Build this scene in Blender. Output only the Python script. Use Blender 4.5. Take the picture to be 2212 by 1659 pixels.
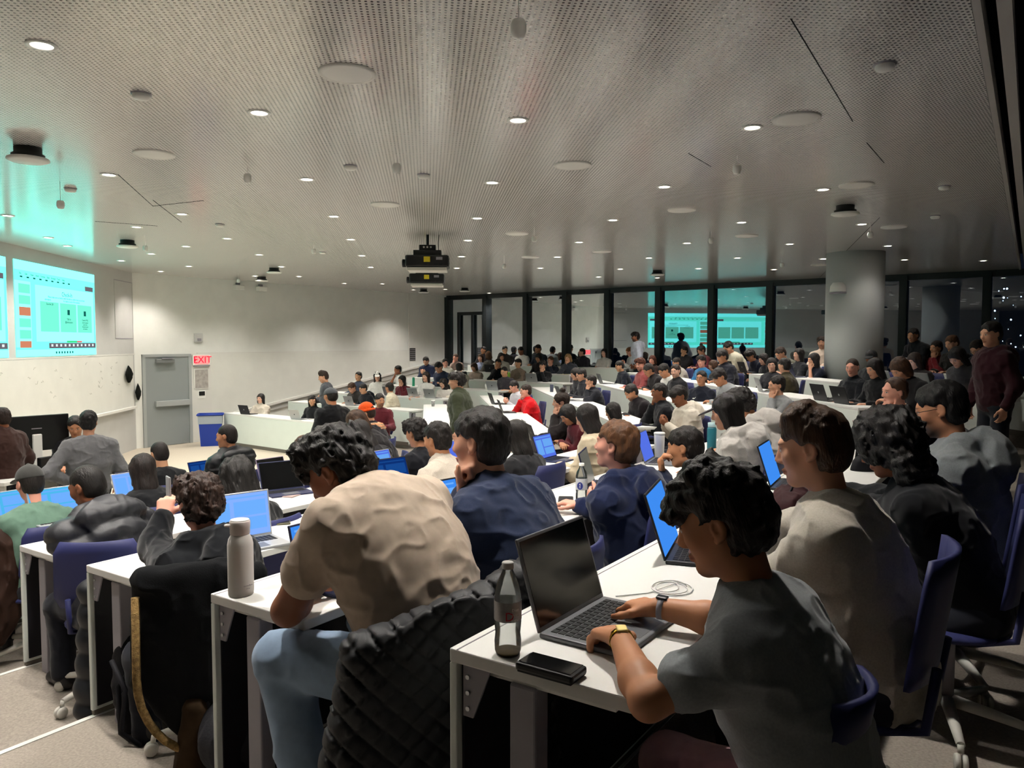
import bpy, bmesh, math, random
import numpy as np
from mathutils import Vector, Matrix, Euler
R_ = math.radians
rnd = random.Random(11)
for o in list(bpy.data.objects):
    bpy.data.objects.remove(o, do_unlink=True)
SC = bpy.context.scene
COL = SC.collection

# ------------------------------------------------------------------ camera, world, exposure
F_PX, CAM_Z, HOR = 1670.0, 2.4, 740.0
PITCH = math.atan((829.5 - HOR) / F_PX)
cam_d = bpy.data.cameras.new('camera')
cam_d.sensor_width = 36.0
cam_d.lens = F_PX * 36.0 / 2212.0
cam_d.clip_start, cam_d.clip_end = 0.05, 400
cam = bpy.data.objects.new('camera', cam_d)
COL.objects.link(cam)
cam.location = (0, 0, CAM_Z)
cam.rotation_euler = (math.pi / 2 - PITCH, 0, 0)
SC.camera = cam
SC.view_settings.view_transform = 'Standard'
SC.view_settings.look = 'None'
SC.view_settings.gamma = 1.0
SC.view_settings.use_curve_mapping = False
SC.view_settings.exposure = 0.0
world = bpy.data.worlds.new('night')
SC.world = world
world.use_nodes = True
world.node_tree.nodes['Background'].inputs[0].default_value = (0.012, 0.018, 0.035, 1)
world.node_tree.nodes['Background'].inputs[1].default_value = 0.25
LIGHT_W = 168.0
LIGHT_COL = (1.0, 0.945, 0.87)
SC.cycles.use_light_tree = False
SC.cycles.max_bounces = 5
SC.cycles.diffuse_bounces = 3
SC.cycles.glossy_bounces = 3
SC.cycles.transmission_bounces = 4
SC.cycles.transparent_max_bounces = 8
ORD = ['first', 'second', 'third', 'fourth', 'fifth', 'sixth', 'seventh', 'eighth', 'ninth', 'tenth', 'eleventh', 'twelfth', 'thirteenth', 'fourteenth', 'fifteenth']

def ray(px, py):
    x, y = (px - 1106.0) / F_PX, -(py - 829.5) / F_PX
    c, s = math.cos(PITCH), math.sin(PITCH)
    return Vector((x, c + y * s, -s + y * c))
def at_z(px, py, z):
    d = ray(px, py)
    t = (z - CAM_Z) / d.z
    return Vector((0, 0, CAM_Z)) + d * t
def at_y(px, py, Y):
    d = ray(px, py)
    return Vector((0, 0, CAM_Z)) + d * (Y / d.y)
def at_n(px, py, n, c):
    """pixel ray met with the vertical plane n.p = c"""
    d = ray(px, py)
    t = c / (n[0] * d.x + n[1] * d.y)
    return Vector((0, 0, CAM_Z)) + d * t

# ------------------------------------------------------------------ helpers
def lin(v):
    v /= 255.0
    return v / 12.92 if v <= 0.04045 else ((v + 0.055) / 1.055) ** 2.4
def C(h):
    if isinstance(h, (tuple, list)):
        return tuple(h)[:3] + (1.0,)
    h = h.lstrip('#')
    return (lin(int(h[0:2], 16)), lin(int(h[2:4], 16)), lin(int(h[4:6], 16)), 1.0)

def tag(o, label=None, cat=None, group=None, kind=None):
    if label: o['label'] = label
    if cat: o['category'] = cat
    if group: o['group'] = group
    if kind: o['kind'] = kind
    return o
def empty(name, loc=(0, 0, 0), rz=0.0, label=None, cat=None, group=None):
    o = bpy.data.objects.new(name, None)
    o.empty_display_size = 0.1
    COL.objects.link(o)
    o.location = loc
    o.rotation_euler = (0, 0, rz)
    return tag(o, label, cat, group)

MATS = {}
def mat(name, col, rough=0.6, spec=0.4, metal=0.0, var=0.0, vscale=8.0, bump=0.0, bscale=60.0,
        emit=None, estr=0.0, alpha=1.0, trans=0.0, coat=0.0, stretch=None, sheen=0.0):
    key = name
    if key in MATS: return MATS[key]
    m = bpy.data.materials.new(name)
    m.use_nodes = True
    nt = m.node_tree
    b = nt.nodes['Principled BSDF']
    b.inputs['Base Color'].default_value = C(col)
    b.inputs['Roughness'].default_value = rough
    b.inputs['Specular IOR Level'].default_value = spec
    b.inputs['Metallic'].default_value = metal
    b.inputs['Transmission Weight'].default_value = trans
    b.inputs['Coat Weight'].default_value = coat
    b.inputs['Sheen Weight'].default_value = sheen
    if emit:
        b.inputs['Emission Color'].default_value = C(emit)
        b.inputs['Emission Strength'].default_value = estr
    if alpha < 1: b.inputs['Alpha'].default_value = alpha
    if var or bump:
        tc = nt.nodes.new('ShaderNodeTexCoord')
        vec = tc.outputs['Object']
        if stretch:
            mp = nt.nodes.new('ShaderNodeMapping')
            mp.inputs['Scale'].default_value = stretch
            nt.links.new(vec, mp.inputs[0]); vec = mp.outputs[0]
    if var:
        n = nt.nodes.new('ShaderNodeTexNoise')
        n.inputs['Scale'].default_value = vscale
        n.inputs['Detail'].default_value = 4
        nt.links.new(vec, n.inputs['Vector'])
        mr = nt.nodes.new('ShaderNodeMapRange')
        mr.inputs['From Min'].default_value, mr.inputs['From Max'].default_value = 0.3, 0.7
        mr.inputs['To Min'].default_value, mr.inputs['To Max'].default_value = 1 - var, 1 + var
        nt.links.new(n.outputs[0], mr.inputs[0])
        mx = nt.nodes.new('ShaderNodeMix'); mx.data_type = 'RGBA'; mx.blend_type = 'MULTIPLY'
        mx.inputs[0].default_value = 1.0
        mx.inputs[6].default_value = C(col)
        nt.links.new(mr.outputs[0], mx.inputs[7])
        nt.links.new(mx.outputs[2], b.inputs['Base Color'])
    if bump:
        n2 = nt.nodes.new('ShaderNodeTexNoise')
        n2.inputs['Scale'].default_value = bscale
        n2.inputs['Detail'].default_value = 3
        nt.links.new(vec, n2.inputs['Vector'])
        bp = nt.nodes.new('ShaderNodeBump')
        bp.inputs['Strength'].default_value = bump
        bp.inputs['Distance'].default_value = 0.01
        nt.links.new(n2.outputs[0], bp.inputs['Height'])
        nt.links.new(bp.outputs[0], b.inputs['Normal'])
    MATS[key] = m
    return m

class MB:
    """collects boxes, tubes, lathes; build() links them as one mesh object"""
    def __init__(s):
        s.v, s.f, s.sm = [], [], []
    def _add(s, vs, fs, smooth=False):
        n = len(s.v)
        s.v += [tuple(v) for v in vs]
        s.f += [tuple(i + n for i in f) for f in fs]
        s.sm += [smooth] * len(fs)
        return s
    def box(s, x0, x1, y0, y1, z0, z1, M=None):
        vs = [Vector((x, y, z)) for z in (z0, z1) for y in (y0, y1) for x in (x0, x1)]
        if M is not None: vs = [M @ v for v in vs]
        return s._add(vs, [(0, 2, 3, 1), (4, 5, 7, 6), (0, 1, 5, 4), (2, 6, 7, 3), (0, 4, 6, 2), (1, 3, 7, 5)])
    def bbox(s, x0, x1, y0, y1, z0, z1, b=0.004, M=None):
        """box with chamfered edges"""
        bm = bmesh.new()
        bmesh.ops.create_cube(bm, size=1.0)
        for v in bm.verts:
            v.co = Vector(((x0 + x1) / 2 + v.co.x * (x1 - x0), (y0 + y1) / 2 + v.co.y * (y1 - y0), (z0 + z1) / 2 + v.co.z * (z1 - z0)))
        bmesh.ops.bevel(bm, geom=bm.edges[:], offset=b, segments=2, affect='EDGES', profile=0.5)
        bm.verts.index_update()
        vs = [v.co.copy() for v in bm.verts]
        fs = [[v.index for v in f.verts] for f in bm.faces]
        bm.free()
        if M is not None: vs = [M @ v for v in vs]
        return s._add(vs, fs)
    def prism(s, poly, z0, z1, M=None):
        n = len(poly)
        vs = [Vector((p[0], p[1], z0)) for p in poly] + [Vector((p[0], p[1], z1)) for p in poly]
        if M is not None: vs = [M @ v for v in vs]
        a = sum(poly[i][0] * poly[(i + 1) % n][1] - poly[(i + 1) % n][0] * poly[i][1] for i in range(n))
        fs = [tuple(range(n))[::-1], tuple(range(n, 2 * n))] + [(i, (i + 1) % n, n + (i + 1) % n, n + i) for i in range(n)]
        if a < 0: fs = [f[::-1] for f in fs]
        return s._add(vs, fs)
    def quad(s, a, b, c, d): return s._add([a, b, c, d], [(0, 1, 2, 3)])
    def tube(s, pts, r, seg=8, caps=True, smooth=True, radii=None):
        pts = [Vector(p) for p in pts]
        n = len(pts)
        vs = []
        up = Vector((0, 0, 1))
        prev = None
        for i, p in enumerate(pts):
            t = (pts[min(i + 1, n - 1)] - pts[max(i - 1, 0)]).normalized()
            if prev is None:
                a = t.cross(up)
                if a.length < 1e-3: a = t.cross(Vector((1, 0, 0)))
            else:
                a = prev - t * prev.dot(t)
            a.normalize(); prev = a
            b = t.cross(a)
            rr = radii[i] if radii else r
            for j in range(seg):
                an = 2 * math.pi * j / seg
                vs.append(p + (a * math.cos(an) + b * math.sin(an)) * rr)
        fs = [(i * seg + j, i * seg + (j + 1) % seg, (i + 1) * seg + (j + 1) % seg, (i + 1) * seg + j) for i in range(n - 1) for j in range(seg)]
        k = len(s.f)
        s._add(vs, fs, smooth)
        if caps:
            m = len(s.v) - len(vs)
            s.f.append(tuple(m + j for j in range(seg))[::-1]); s.sm.append(False)
            s.f.append(tuple(m + (n - 1) * seg + j for j in range(seg))); s.sm.append(False)
        return s
    def lathe(s, prof, seg=24, M=None, smooth=True, caps=True):
        vs = [Vector((r * math.cos(2 * math.pi * j / seg), r * math.sin(2 * math.pi * j / seg), z)) for r, z in prof for j in range(seg)]
        if M is not None: vs = [M @ v for v in vs]
        n = len(prof)
        fs = [(i * seg + j, i * seg + (j + 1) % seg, (i + 1) * seg + (j + 1) % seg, (i + 1) * seg + j) for i in range(n - 1) for j in range(seg)]
        s._add(vs, fs, smooth)
        m = len(s.v) - len(vs)
        if caps:
            s.f.append(tuple(m + j for j in range(seg))[::-1]); s.sm.append(False)
            s.f.append(tuple(m + (n - 1) * seg + j for j in range(seg))); s.sm.append(False)
        return s
    def mesh(s, name):
        me = bpy.data.meshes.new(name)
        me.from_pydata([tuple(v) for v in s.v], [], s.f)
        me.polygons.foreach_set('use_smooth', s.sm)
        me.update()
        return me
    def build(s, name, m, parent=None, loc=None, rz=None):
        me = s.mesh(name)
        me.materials.append(m)
        o = bpy.data.objects.new(name, me)
        COL.objects.link(o)
        if parent is not None: o.parent = parent
        if loc is not None: o.location = loc
        if rz is not None: o.rotation_euler = (0, 0, rz)
        return o
def struct(o): o['kind'] = 'structure'; return o
def obj_from(me, name, parent=None, m=None):
    o = bpy.data.objects.new(name, me)
    COL.objects.link(o)
    if parent is not None: o.parent = parent
    if m is not None:
        if not me.materials: me.materials.append(None)
        o.material_slots[0].link = 'OBJECT'
        o.material_slots[0].material = m
    return o
def text_mesh(name, s, size, m, parent, M, ext=0.0005, align='CENTER'):
    cu = bpy.data.curves.new(name, 'FONT')
    cu.body = s; cu.size = size; cu.extrude = ext; cu.align_x = align; cu.align_y = 'CENTER'
    cu.resolution_u = 2
    t = bpy.data.objects.new(name, cu)
    COL.objects.link(t)
    dg = bpy.context.evaluated_depsgraph_get()
    me = bpy.data.meshes.new_from_object(t.evaluated_get(dg))
    bpy.data.objects.remove(t, do_unlink=True)
    me.transform(M)
    me.materials.clear(); me.materials.append(m)
    o = bpy.data.objects.new(name, me); COL.objects.link(o); o.parent = parent
    return o

# ------------------------------------------------------------------ plan of the hall (metres, camera at the origin, z = 0 on the front floor)
def unit(a): return (math.sin(R_(a)), math.cos(R_(a)))
TH0, TH1, TH2 = -6.3, 33.9, -51.5            # directions of the middle, near and far rows (degrees from +Y towards +X)
D0, D1, D2 = unit(TH0), unit(TH1), unit(TH2)
N0 = (-D0[1], D0[0])                          # towards the front of the hall
N1 = (-D1[1], D1[0])
N2 = (-D2[1], D2[0])
def dot2(a, b): return a[0] * b[0] + a[1] * b[1]
CEIL = CAM_Z + 1.56
STEP = 0.15
def c_near(k): return 1.184 + (6 - k) * 1.267
def c_mid(k): return -(5.01 - (6 - k) * 1.27)          # N0.p
def c_far(k): return -10.0 - 1.3 * k
def fl(k): return STEP * k
def fl_far(k): return STEP * k + (0.08 if k else 0.0)
def meet(n, c, m, d):
    det = n[0] * m[1] - n[1] * m[0]
    return ((c * m[1] - n[1] * d) / det, (n[0] * d - c * m[0]) / det)
WALL_C = (-8.5, 17.4)                          # corner of front wall and side wall
WALL_E = (-2.2, 26.0)                          # side wall meets the windows
SD = (0.5910, 0.8067)                          # along the side wall
FD = (-D0[0], -D0[1])
# ------------------------------------------------------------------ lamps of the hall: px positions of the recessed downlights in the ceiling
DOWNLIGHTS = [(90, 97), (560, 243), (1119, 259), (1625, 275), (235, 377), (663, 387), (1063, 394), (1435, 403), (1778, 409),
    (393, 462), (721, 467), (1031, 471), (1324, 475), (1602, 480), (1862, 484), (295, 490), (491, 515), (758, 517), (1011, 519),
    (1251, 523), (1484, 525), (1706, 527), (1918, 531), (145, 531), (402, 532), (327, 548), (560, 550), (782, 552), (997, 554),
    (1204, 555), (1402, 557), (1593, 557), (1778, 559), (1954, 561), (2124, 563), (262, 563), (408, 575), (608, 576), (801, 577), (987, 579),
    (1167, 579), (1340, 581), (1509, 580), (1672, 582), (347, 586), (551, 596), (646, 597), (744, 612), (826, 613), (893, 626), (962, 625), (1293, 598), (1420, 600), (1057, 633)]
EXTRA_LIGHTS = [(-1.47, 3.2), (0.28, 3.2), (-3.2, 3.4), (-3.4, 5.0), (-5.0, 5.4), (-5.6, 7.6), (-6.2, 9.6), (-6.9, 11.6)]   # grid carried on beyond the frame, unseen; first two added to light the foreground
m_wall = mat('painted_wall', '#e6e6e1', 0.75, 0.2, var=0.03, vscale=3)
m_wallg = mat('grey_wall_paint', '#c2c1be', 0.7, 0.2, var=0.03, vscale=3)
m_board = mat('whiteboard_glass', '#e0dfd8', 0.35, 0.4, var=0.035, vscale=2.5)
m_white = mat('white_laminate', '#e2e1dd', 0.38, 0.45, var=0.015, vscale=5)
m_trim = mat('pale_trim', '#dedcd6', 0.5, 0.4)
m_carpet = mat('carpet', '#a39a90', 0.95, 0.05, var=0.16, vscale=90, bump=0.5, bscale=400)
m_floor0 = mat('front_floor', '#b5aa9a', 0.8, 0.15, var=0.06, vscale=40, bump=0.2, bscale=300)
m_nose = mat('step_nosing', '#d8d6d0', 0.5, 0.4)
m_black = mat('black_plastic', '#0c0c0e', 0.45, 0.4)
m_dark = mat('dark_lining', '#17171c', 0.6, 0.3)
m_steel = mat('painted_steel', '#8f8b92', 0.45, 0.4)
m_alu = mat('aluminium', '#b9bbbe', 0.3, 0.5, metal=0.9)
m_mull = mat('dark_mullion', '#14181a', 0.5, 0.4)
m_fixw = mat('white_fixture', '#f0efea', 0.5, 0.3)

def ceiling_material():
    m = bpy.data.materials.new('perforated_ceiling')
    m.use_nodes = True
    nt = m.node_tree; b = nt.nodes['Principled BSDF']
    tc = nt.nodes.new('ShaderNodeTexCoord')
    mp = nt.nodes.new('ShaderNodeMapping')
    mp.vector_type = 'TEXTURE'
    mp.inputs['Rotation'].default_value = (0, 0, R_(-TH0))
    mp.inputs['Scale'].default_value = (0.0282, 0.0282, 1)
    nt.links.new(tc.outputs['Object'], mp.inputs[0])
    fr = nt.nodes.new('ShaderNodeVectorMath'); fr.operation = 'FRACTION'
    nt.links.new(mp.outputs[0], fr.inputs[0])
    sb = nt.nodes.new('ShaderNodeVectorMath'); sb.operation = 'SUBTRACT'
    sb.inputs[1].default_value = (0.5, 0.5, 0)
    nt.links.new(fr.outputs[0], sb.inputs[0])
    ml = nt.nodes.new('ShaderNodeVectorMath'); ml.operation = 'MULTIPLY'
    ml.inputs[1].default_value = (1, 1, 0)
    nt.links.new(sb.outputs[0], ml.inputs[0])
    ln = nt.nodes.new('ShaderNodeVectorMath'); ln.operation = 'LENGTH'
    nt.links.new(ml.outputs[0], ln.inputs[0])
    lt = nt.nodes.new('ShaderNodeMath'); lt.operation = 'LESS_THAN'; lt.inputs[1].default_value = 0.25
    nt.links.new(ln.outputs['Value'], lt.inputs[0])
    mx = nt.nodes.new('ShaderNodeMix'); mx.data_type = 'RGBA'
    mx.inputs[6].default_value = C('#e4e1dc'); mx.inputs[7].default_value = C('#2b2a2c')
    nt.links.new(lt.outputs[0], mx.inputs[0])
    nt.links.new(mx.outputs[2], b.inputs['Base Color'])
    b.inputs['Roughness'].default_value = 0.17
    b.inputs['Specular IOR Level'].default_value = 0.7
    return m
m_ceil = ceiling_material()

def glass_material():
    m = bpy.data.materials.new('night_glass')
    m.use_nodes = True
    nt = m.node_tree; nt.nodes.remove(nt.nodes['Principled BSDF'])
    out = nt.nodes['Material Output']
    g = nt.nodes.new('ShaderNodeBsdfGlossy'); g.inputs['Roughness'].default_value = 0.012
    g.inputs['Color'].default_value = (0.86, 0.93, 1.0, 1)
    t = nt.nodes.new('ShaderNodeBsdfTransparent'); t.inputs['Color'].default_value = (0.6, 0.68, 0.72, 1)
    fr = nt.nodes.new('ShaderNodeFresnel'); fr.inputs['IOR'].default_value = 2.0
    ad = nt.nodes.new('ShaderNodeMath'); ad.operation = 'ADD'; ad.inputs[1].default_value = 0.12; ad.use_clamp = True
    nt.links.new(fr.outputs[0], ad.inputs[0])
    mx = nt.nodes.new('ShaderNodeMixShader')
    nt.links.new(ad.outputs[0], mx.inputs[0]); nt.links.new(t.outputs[0], mx.inputs[1]); nt.links.new(g.outputs[0], mx.inputs[2])
    nt.links.new(mx.outputs[0], out.inputs[0])
    return m
m_glass = glass_material()

WD = (SD[1], -SD[0])                                    # along the window wall
WN = (-SD[0], -SD[1])                                   # its inward normal
W_C = dot2(WN, WALL_E)
RW = -3.0                                               # right wall, N1.p
A0 = (WALL_C[0] + 20.4 * -D0[0], WALL_C[1] - 20.4 * D0[1])
WR = meet(WN, W_C, N1, RW)
B0 = (WR[0] - D1[0] * 26, WR[1] - D1[1] * 26)
BK = meet((0, 1), -3.0, N1, RW)
A0 = meet((0, 1), -3.0, N0, dot2(N0, WALL_C))
ROOM = [A0, BK, WR, WALL_E, WALL_C]

# floors: one slab for each step of each block
def P_(k): return meet(N1, c_near(k), N0, c_mid(k))
def Rk(k): return meet(N0, c_mid(k), N2, c_far(k))
def Qk(k):
    p = P_(k); return (p[0] - D1[0] * 16, p[1] - D1[1] * 16)
def Sk(k):
    p = meet(N2, c_far(k), (-SD[1], SD[0]), dot2((-SD[1], SD[0]), WALL_C)); return p
mb = MB(); mb.prism(ROOM, -0.2, 0.0)
struct(mb.build('floor', m_floor0))
for k in range(1, 10):
    z = fl(k)
    zf = fl_far(k)
    a = MB(); last = k == 9
    a.prism([P_(k), P_(k + 1), Qk(k + 1), Qk(k)], -0.02, z)
    fo = struct(a.build('floor_tier', m_carpet))
    nb = MB(); p, q = P_(k), Qk(k)
    e = 0.03
    nb.prism([p, q, (q[0] - N1[0] * e, q[1] - N1[1] * e), (p[0] - N1[0] * e, p[1] - N1[1] * e)], z, z + 0.004)
    nb.build('nosing', m_nose, fo)
    a = MB(); a.prism([P_(k), Rk(k), Rk(k + 1), P_(k + 1)], -0.02, z)
    struct(a.build('floor_tier', m_carpet))
    if k < 8:
        a = MB(); a.prism([Rk(k), Sk(k), Sk(k + 1), Rk(k + 1)], -0.02, zf)
        struct(a.build('floor_tier', m_carpet))

# ceiling with the open slots along its right edge
SLOT = dot2(N1, (2.08, 3.52)) + 0.045
s0, s1 = meet((0, 1), -3.0, N1, SLOT), meet(WN, W_C, N1, SLOT)
mb = MB(); mb.prism([A0, s0, s1, WALL_E, WALL_C], CEIL, CEIL + 0.03)
ce = struct(mb.build('ceiling', m_ceil))
def strip(n_a, n_b, z0, z1, m, name, par):
    p = [meet((0, 1), -3.0, N1, n_a), meet(WN, W_C, N1, n_a), meet(WN, W_C, N1, n_b), meet((0, 1), -3.0, N1, n_b)]
    b = MB(); b.prism(p, z0, z1)
    return b.build(name, m, par)
m_baffle = mat('ceiling_baffle', '#b5b1ad', 0.5, 0.3)
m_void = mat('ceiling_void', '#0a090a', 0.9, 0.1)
w = 0.06
for i in range(5):
    a = SLOT - (0.006 if i == 0 else i * 2 * w - 0.02)
    strip(a, a - (0.036 if i == 0 else w), CEIL - 0.02, CEIL + 0.10, m_baffle, 'baffle', ce)
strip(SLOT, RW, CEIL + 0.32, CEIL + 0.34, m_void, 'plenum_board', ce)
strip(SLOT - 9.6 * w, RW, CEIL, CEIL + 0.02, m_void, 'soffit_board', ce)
# fine dark seams of the ceiling panels
m_seam = mat('panel_seam', '#2a2829', 0.9, 0.1)
for (x0, y0, x1, y1) in [(1708, 40, 1842, 262), (1487, 331, 1536, 360), (1872, 308, 1910, 352), (255, 377, 330, 445), (330, 445, 440, 433), (205, 478, 340, 488), (330, 432, 392, 480), (1770, 600, 1900, 470)]:
    p, q = at_z(x0, y0, CEIL), at_z(x1, y1, CEIL)
    MB().tube([p - Vector((0, 0, 0.0)), q], 0.004, 4).build('panel_seam', m_seam, ce)

# walls
def wall(name, a, b, z0, z1, m, th=0.12, inward=None):
    d = Vector((b[0] - a[0], b[1] - a[1])).normalized()
    n = Vector((-d.y, d.x))
    if inward is not None and n.dot(Vector(inward)) > 0: n = -n
    mb = MB(); mb.prism([a, b, (b[0] + n.x * th, b[1] + n.y * th), (a[0] + n.x * th, a[1] + n.y * th)], z0, z1)
    return struct(mb.build(name, m))
FI = (N0[0] * -1, N0[1] * -1)                            # front wall looks into the room
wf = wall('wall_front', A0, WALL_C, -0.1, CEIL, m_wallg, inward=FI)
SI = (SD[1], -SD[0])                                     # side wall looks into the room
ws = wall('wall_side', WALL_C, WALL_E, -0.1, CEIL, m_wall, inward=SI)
wall('wall_back', A0, BK, -0.1, CEIL, mat('darkened_back_wall', '#4a4948', 0.8, 0.2), inward=(0, 1))  # unseen wall, its colour darkened so that it bounces little light
wr = wall('wall_right', BK, WR, -0.1, CEIL + 0.3, mat('dark_curtain_wall', '#15161a', 0.5, 0.4), inward=N1)

# helpers in wall frames: x along the wall from its origin, y out of the wall into the room, z up
def frame(o, d, n):
    return Matrix(((d[0], n[0], 0, o[0]), (d[1], n[1], 0, o[1]), (0, 0, 1, 0), (0, 0, 0, 1)))
MF = frame(WALL_C, FD, FI)                               # front wall: x grows towards the camera
MS = frame(WALL_C, SD, SI)                               # side wall: x grows towards the windows
def on_front(px): return (at_n(px, 700, N0, dot2(N0, WALL_C)).xy - Vector(WALL_C)).dot(Vector(FD))
SNo = (-SD[1], SD[0])
def on_side(px): return (at_n(px, 700, SNo, dot2(SNo, WALL_C)).xy - Vector(WALL_C)).dot(Vector(SD))

# ------------------------------------------------------------------ projected screens on the front wall
def emis(name, col, st):
    return mat(name, '#000000', 0.9, 0.0, emit=col, estr=st)
SCR = 1.0
e_bg = emis('screen_light', (0.11, 0.92, 0.70), 2.3); e_hi = emis('screen_pale', (0.17, 0.95, 0.86), 2.5); e_bar = emis('screen_toolbar', (0.13, 0.92, 0.68), 2.0)
e_ink = emis('screen_ink', '#1d7f76', SCR * 0.6); e_or = emis('screen_orange', '#d98a6a', SCR); e_gr = emis('screen_grey', '#7b7680', SCR * 0.8)
e_wt = emis('screen_white', '#e8f4f4', SCR * 1.1); e_gn = emis('screen_green', '#3fe07f', SCR); e_card = emis('screen_card', (0.14, 0.72, 0.50), 1.5)
def screen(x0, x1, label, partial):
    zb, zt = 2.165, 3.735
    t = empty('projection_screen', MF @ Vector(((x0 + x1) / 2, 0.004, zb)), math.atan2(FD[1], FD[0]), label, 'screen')
    W, H = x1 - x0, zt - zb
    # local x runs towards the camera: the picture's left edge is nearest the camera
    def M(u, v, lay=0): return Vector(((0.5 - u) * W, (-1) * (0.006 + 0.0025 * lay), v * H))
    sgn = -1 if (Matrix.Rotation(math.atan2(FD[1], FD[0]), 3, 'Z') @ Vector((0, 1, 0))).xy.dot(Vector(FI)) > 0 else 1
    def pan(name, u0, u1, v0, v1, m, lay, par=t):
        y = -sgn * (0.004 + 0.003 * lay)
        b = MB(); b.box((0.5 - u1) * W, (0.5 - u0) * W, min(y, y + sgn * 0.002), max(y, y + sgn * 0.002), v0 * H, v1 * H)
        return b.build(name, m, par)
    pan('canvas', 0, 1, 0, 1, e_bg, 0)
    pan('browser_bar', 0, 1, 0.90, 1.0, e_hi, 1)
    pan('toolbar', 0, 1, 0.80, 0.898, e_bar, 1)
    pan('thumbnail_strip', 0.0, 0.17, 0.10, 0.79, e_hi, 1)
    pan('slide', 0.22, 0.975, 0.16, 0.77, e_hi, 1)
    pan('task_bar', 0.0, 1.0, 0.0, 0.075, e_hi, 1)
    for i, (v0, v1, mm) in enumerate([(0.665, 0.76, e_card), (0.55, 0.64, e_card), (0.43, 0.52, e_or), (0.31, 0.40, e_card), (0.19, 0.28, e_card), (0.095, 0.165, e_or)]):
        pan('slide_thumbnail', 0.04, 0.16, v0, v1, mm, 2)
    for u0, u1 in [(0.27, 0.49), (0.51, 0.72), (0.74, 0.94)]:
        pan('slide_card', u0, u1, 0.27, 0.60, e_card, 2)
    pan('call_controls', 0.36, 0.99, 0.085, 0.145, e_gr, 2)
    for i in range(11):
        pan('call_button', 0.385 + i * 0.055, 0.385 + i * 0.055 + 0.022, 0.105, 0.132, e_wt, 3)
    pan('share_badge', 0.585, 0.72, 0.15, 0.17, e_gn, 2); pan('stop_badge', 0.72, 0.79, 0.15, 0.17, emis('screen_red', '#e26d6d', SCR), 2)
    pan('presenter_tile', 0.855, 0.97, 0.78, 0.835, e_gr, 2)
    rot = Matrix.Rotation(R_(90), 4, 'X')
    flip = Matrix.Rotation(math.pi, 4, 'Z') if sgn < 0 else Matrix.Identity(4)
    def txt(s, u, v, size, name='caption'):
        Mx = Matrix.Translation(((0.5 - u) * W, -sgn * 0.014, v * H)) @ flip @ rot
        text_mesh(name, s, size, e_ink, t, Mx)
    if not partial:
        txt('Check-In', 0.60, 0.70, 0.115, 'slide_title')
        txt('Please make sure to check in with the link to confirm that you are here', 0.60, 0.655, 0.05, 'slide_text')
        txt('attendance.', 0.36, 0.625, 0.05, 'slide_text'); txt('It is taken at each of the sessions', 0.66, 0.625, 0.05, 'slide_text')
        txt('Scan the QR', 0.38, 0.575, 0.05, 'card_text'); txt('Talk to', 0.615, 0.42, 0.055, 'card_text'); txt('@instructors', 0.615, 0.385, 0.055, 'card_text')
        txt('Course FAQ', 0.84, 0.42, 0.05, 'card_text')
        for i, s in enumerate(['check the pinned', 'posts in the', 'discussion board', 'and email us']): txt(s, 0.84, 0.39 - 0.025 * i, 0.038, 'card_text')
        for i, s_ in enumerate(['File', 'Edit', 'View', 'Insert', 'Format', 'Slide', 'Arrange', 'Tools', 'Help']): txt(s_, 0.06 + 0.062 * i, 0.865, 0.05, 'menu_word')
        pan('bulb_icon', 0.60, 0.63, 0.47, 0.53, e_ink, 3); pan('bulb_icon', 0.825, 0.855, 0.47, 0.53, e_ink, 3)
        for i in range(7): pan('task_icon', 0.44 + 0.035 * i, 0.455 + 0.035 * i, 0.025, 0.05, e_ink, 2)
        for i in range(9): pan('toolbar_icon', 0.06 + 0.07 * i, 0.085 + 0.07 * i, 0.825, 0.84, e_ink, 2)
    return t
XS0, XS1 = on_front(205), on_front(32)
screen(XS0, XS1, 'glowing turquoise projection screen with the check-in slide, beside the grey door', False)
screen(XS1 + 0.23, XS1 + 0.23 + (XS1 - XS0), 'second glowing turquoise projection screen cut off by the left edge', True)

# ------------------------------------------------------------------ front wall: whiteboard, tray, black cloths, access panel
def wpart(name, Mw, x0, x1, y0, y1, z0, z1, m, par=None, bev=0):
    b = MB()
    (b.bbox(x0, x1, y0, y1, z0, z1, bev, Mw) if bev else b.box(x0, x1, y0, y1, z0, z1, Mw))
    return b.build(name, m, par)
t = empty('wall_whiteboard', MF @ Vector((0, 0, 0)), 0, 'long grey-white whiteboard with faint writing under the projection screens', 'whiteboard'); t.location = (0, 0, 0)
wpart('writing_surface', MF, 0.12, 10.5, 0.0, 0.02, 0.98, 2.12, m_board, t)
wpart('pen_tray', MF, 0.12, 10.5, 0.0, 0.09, 0.93, 0.98, m_trim, t)
m_smudge = mat('faded_marker', '#bdbab4', 0.8, 0.1)
for i in range(30):
    x = 0.9 + rnd.random() * 5.2; z = 1.35 + rnd.random() * 0.65
    pts = [MF @ Vector((x - 0.03 * j, 0.0215, z + rnd.uniform(-.03, .03))) for j in range(4)]
    MB().tube(pts, 0.0028, 4).build('marker_stroke', m_smudge, t)
wpart('trim_1', MF, 0, 11, 0.0, 0.012, 2.125, 2.155, m_trim)['kind'] = 'structure'
m_cloth_k = mat('black_cloth', '#141613', 0.9, 0.1, bump=0.6, bscale=40)
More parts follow.
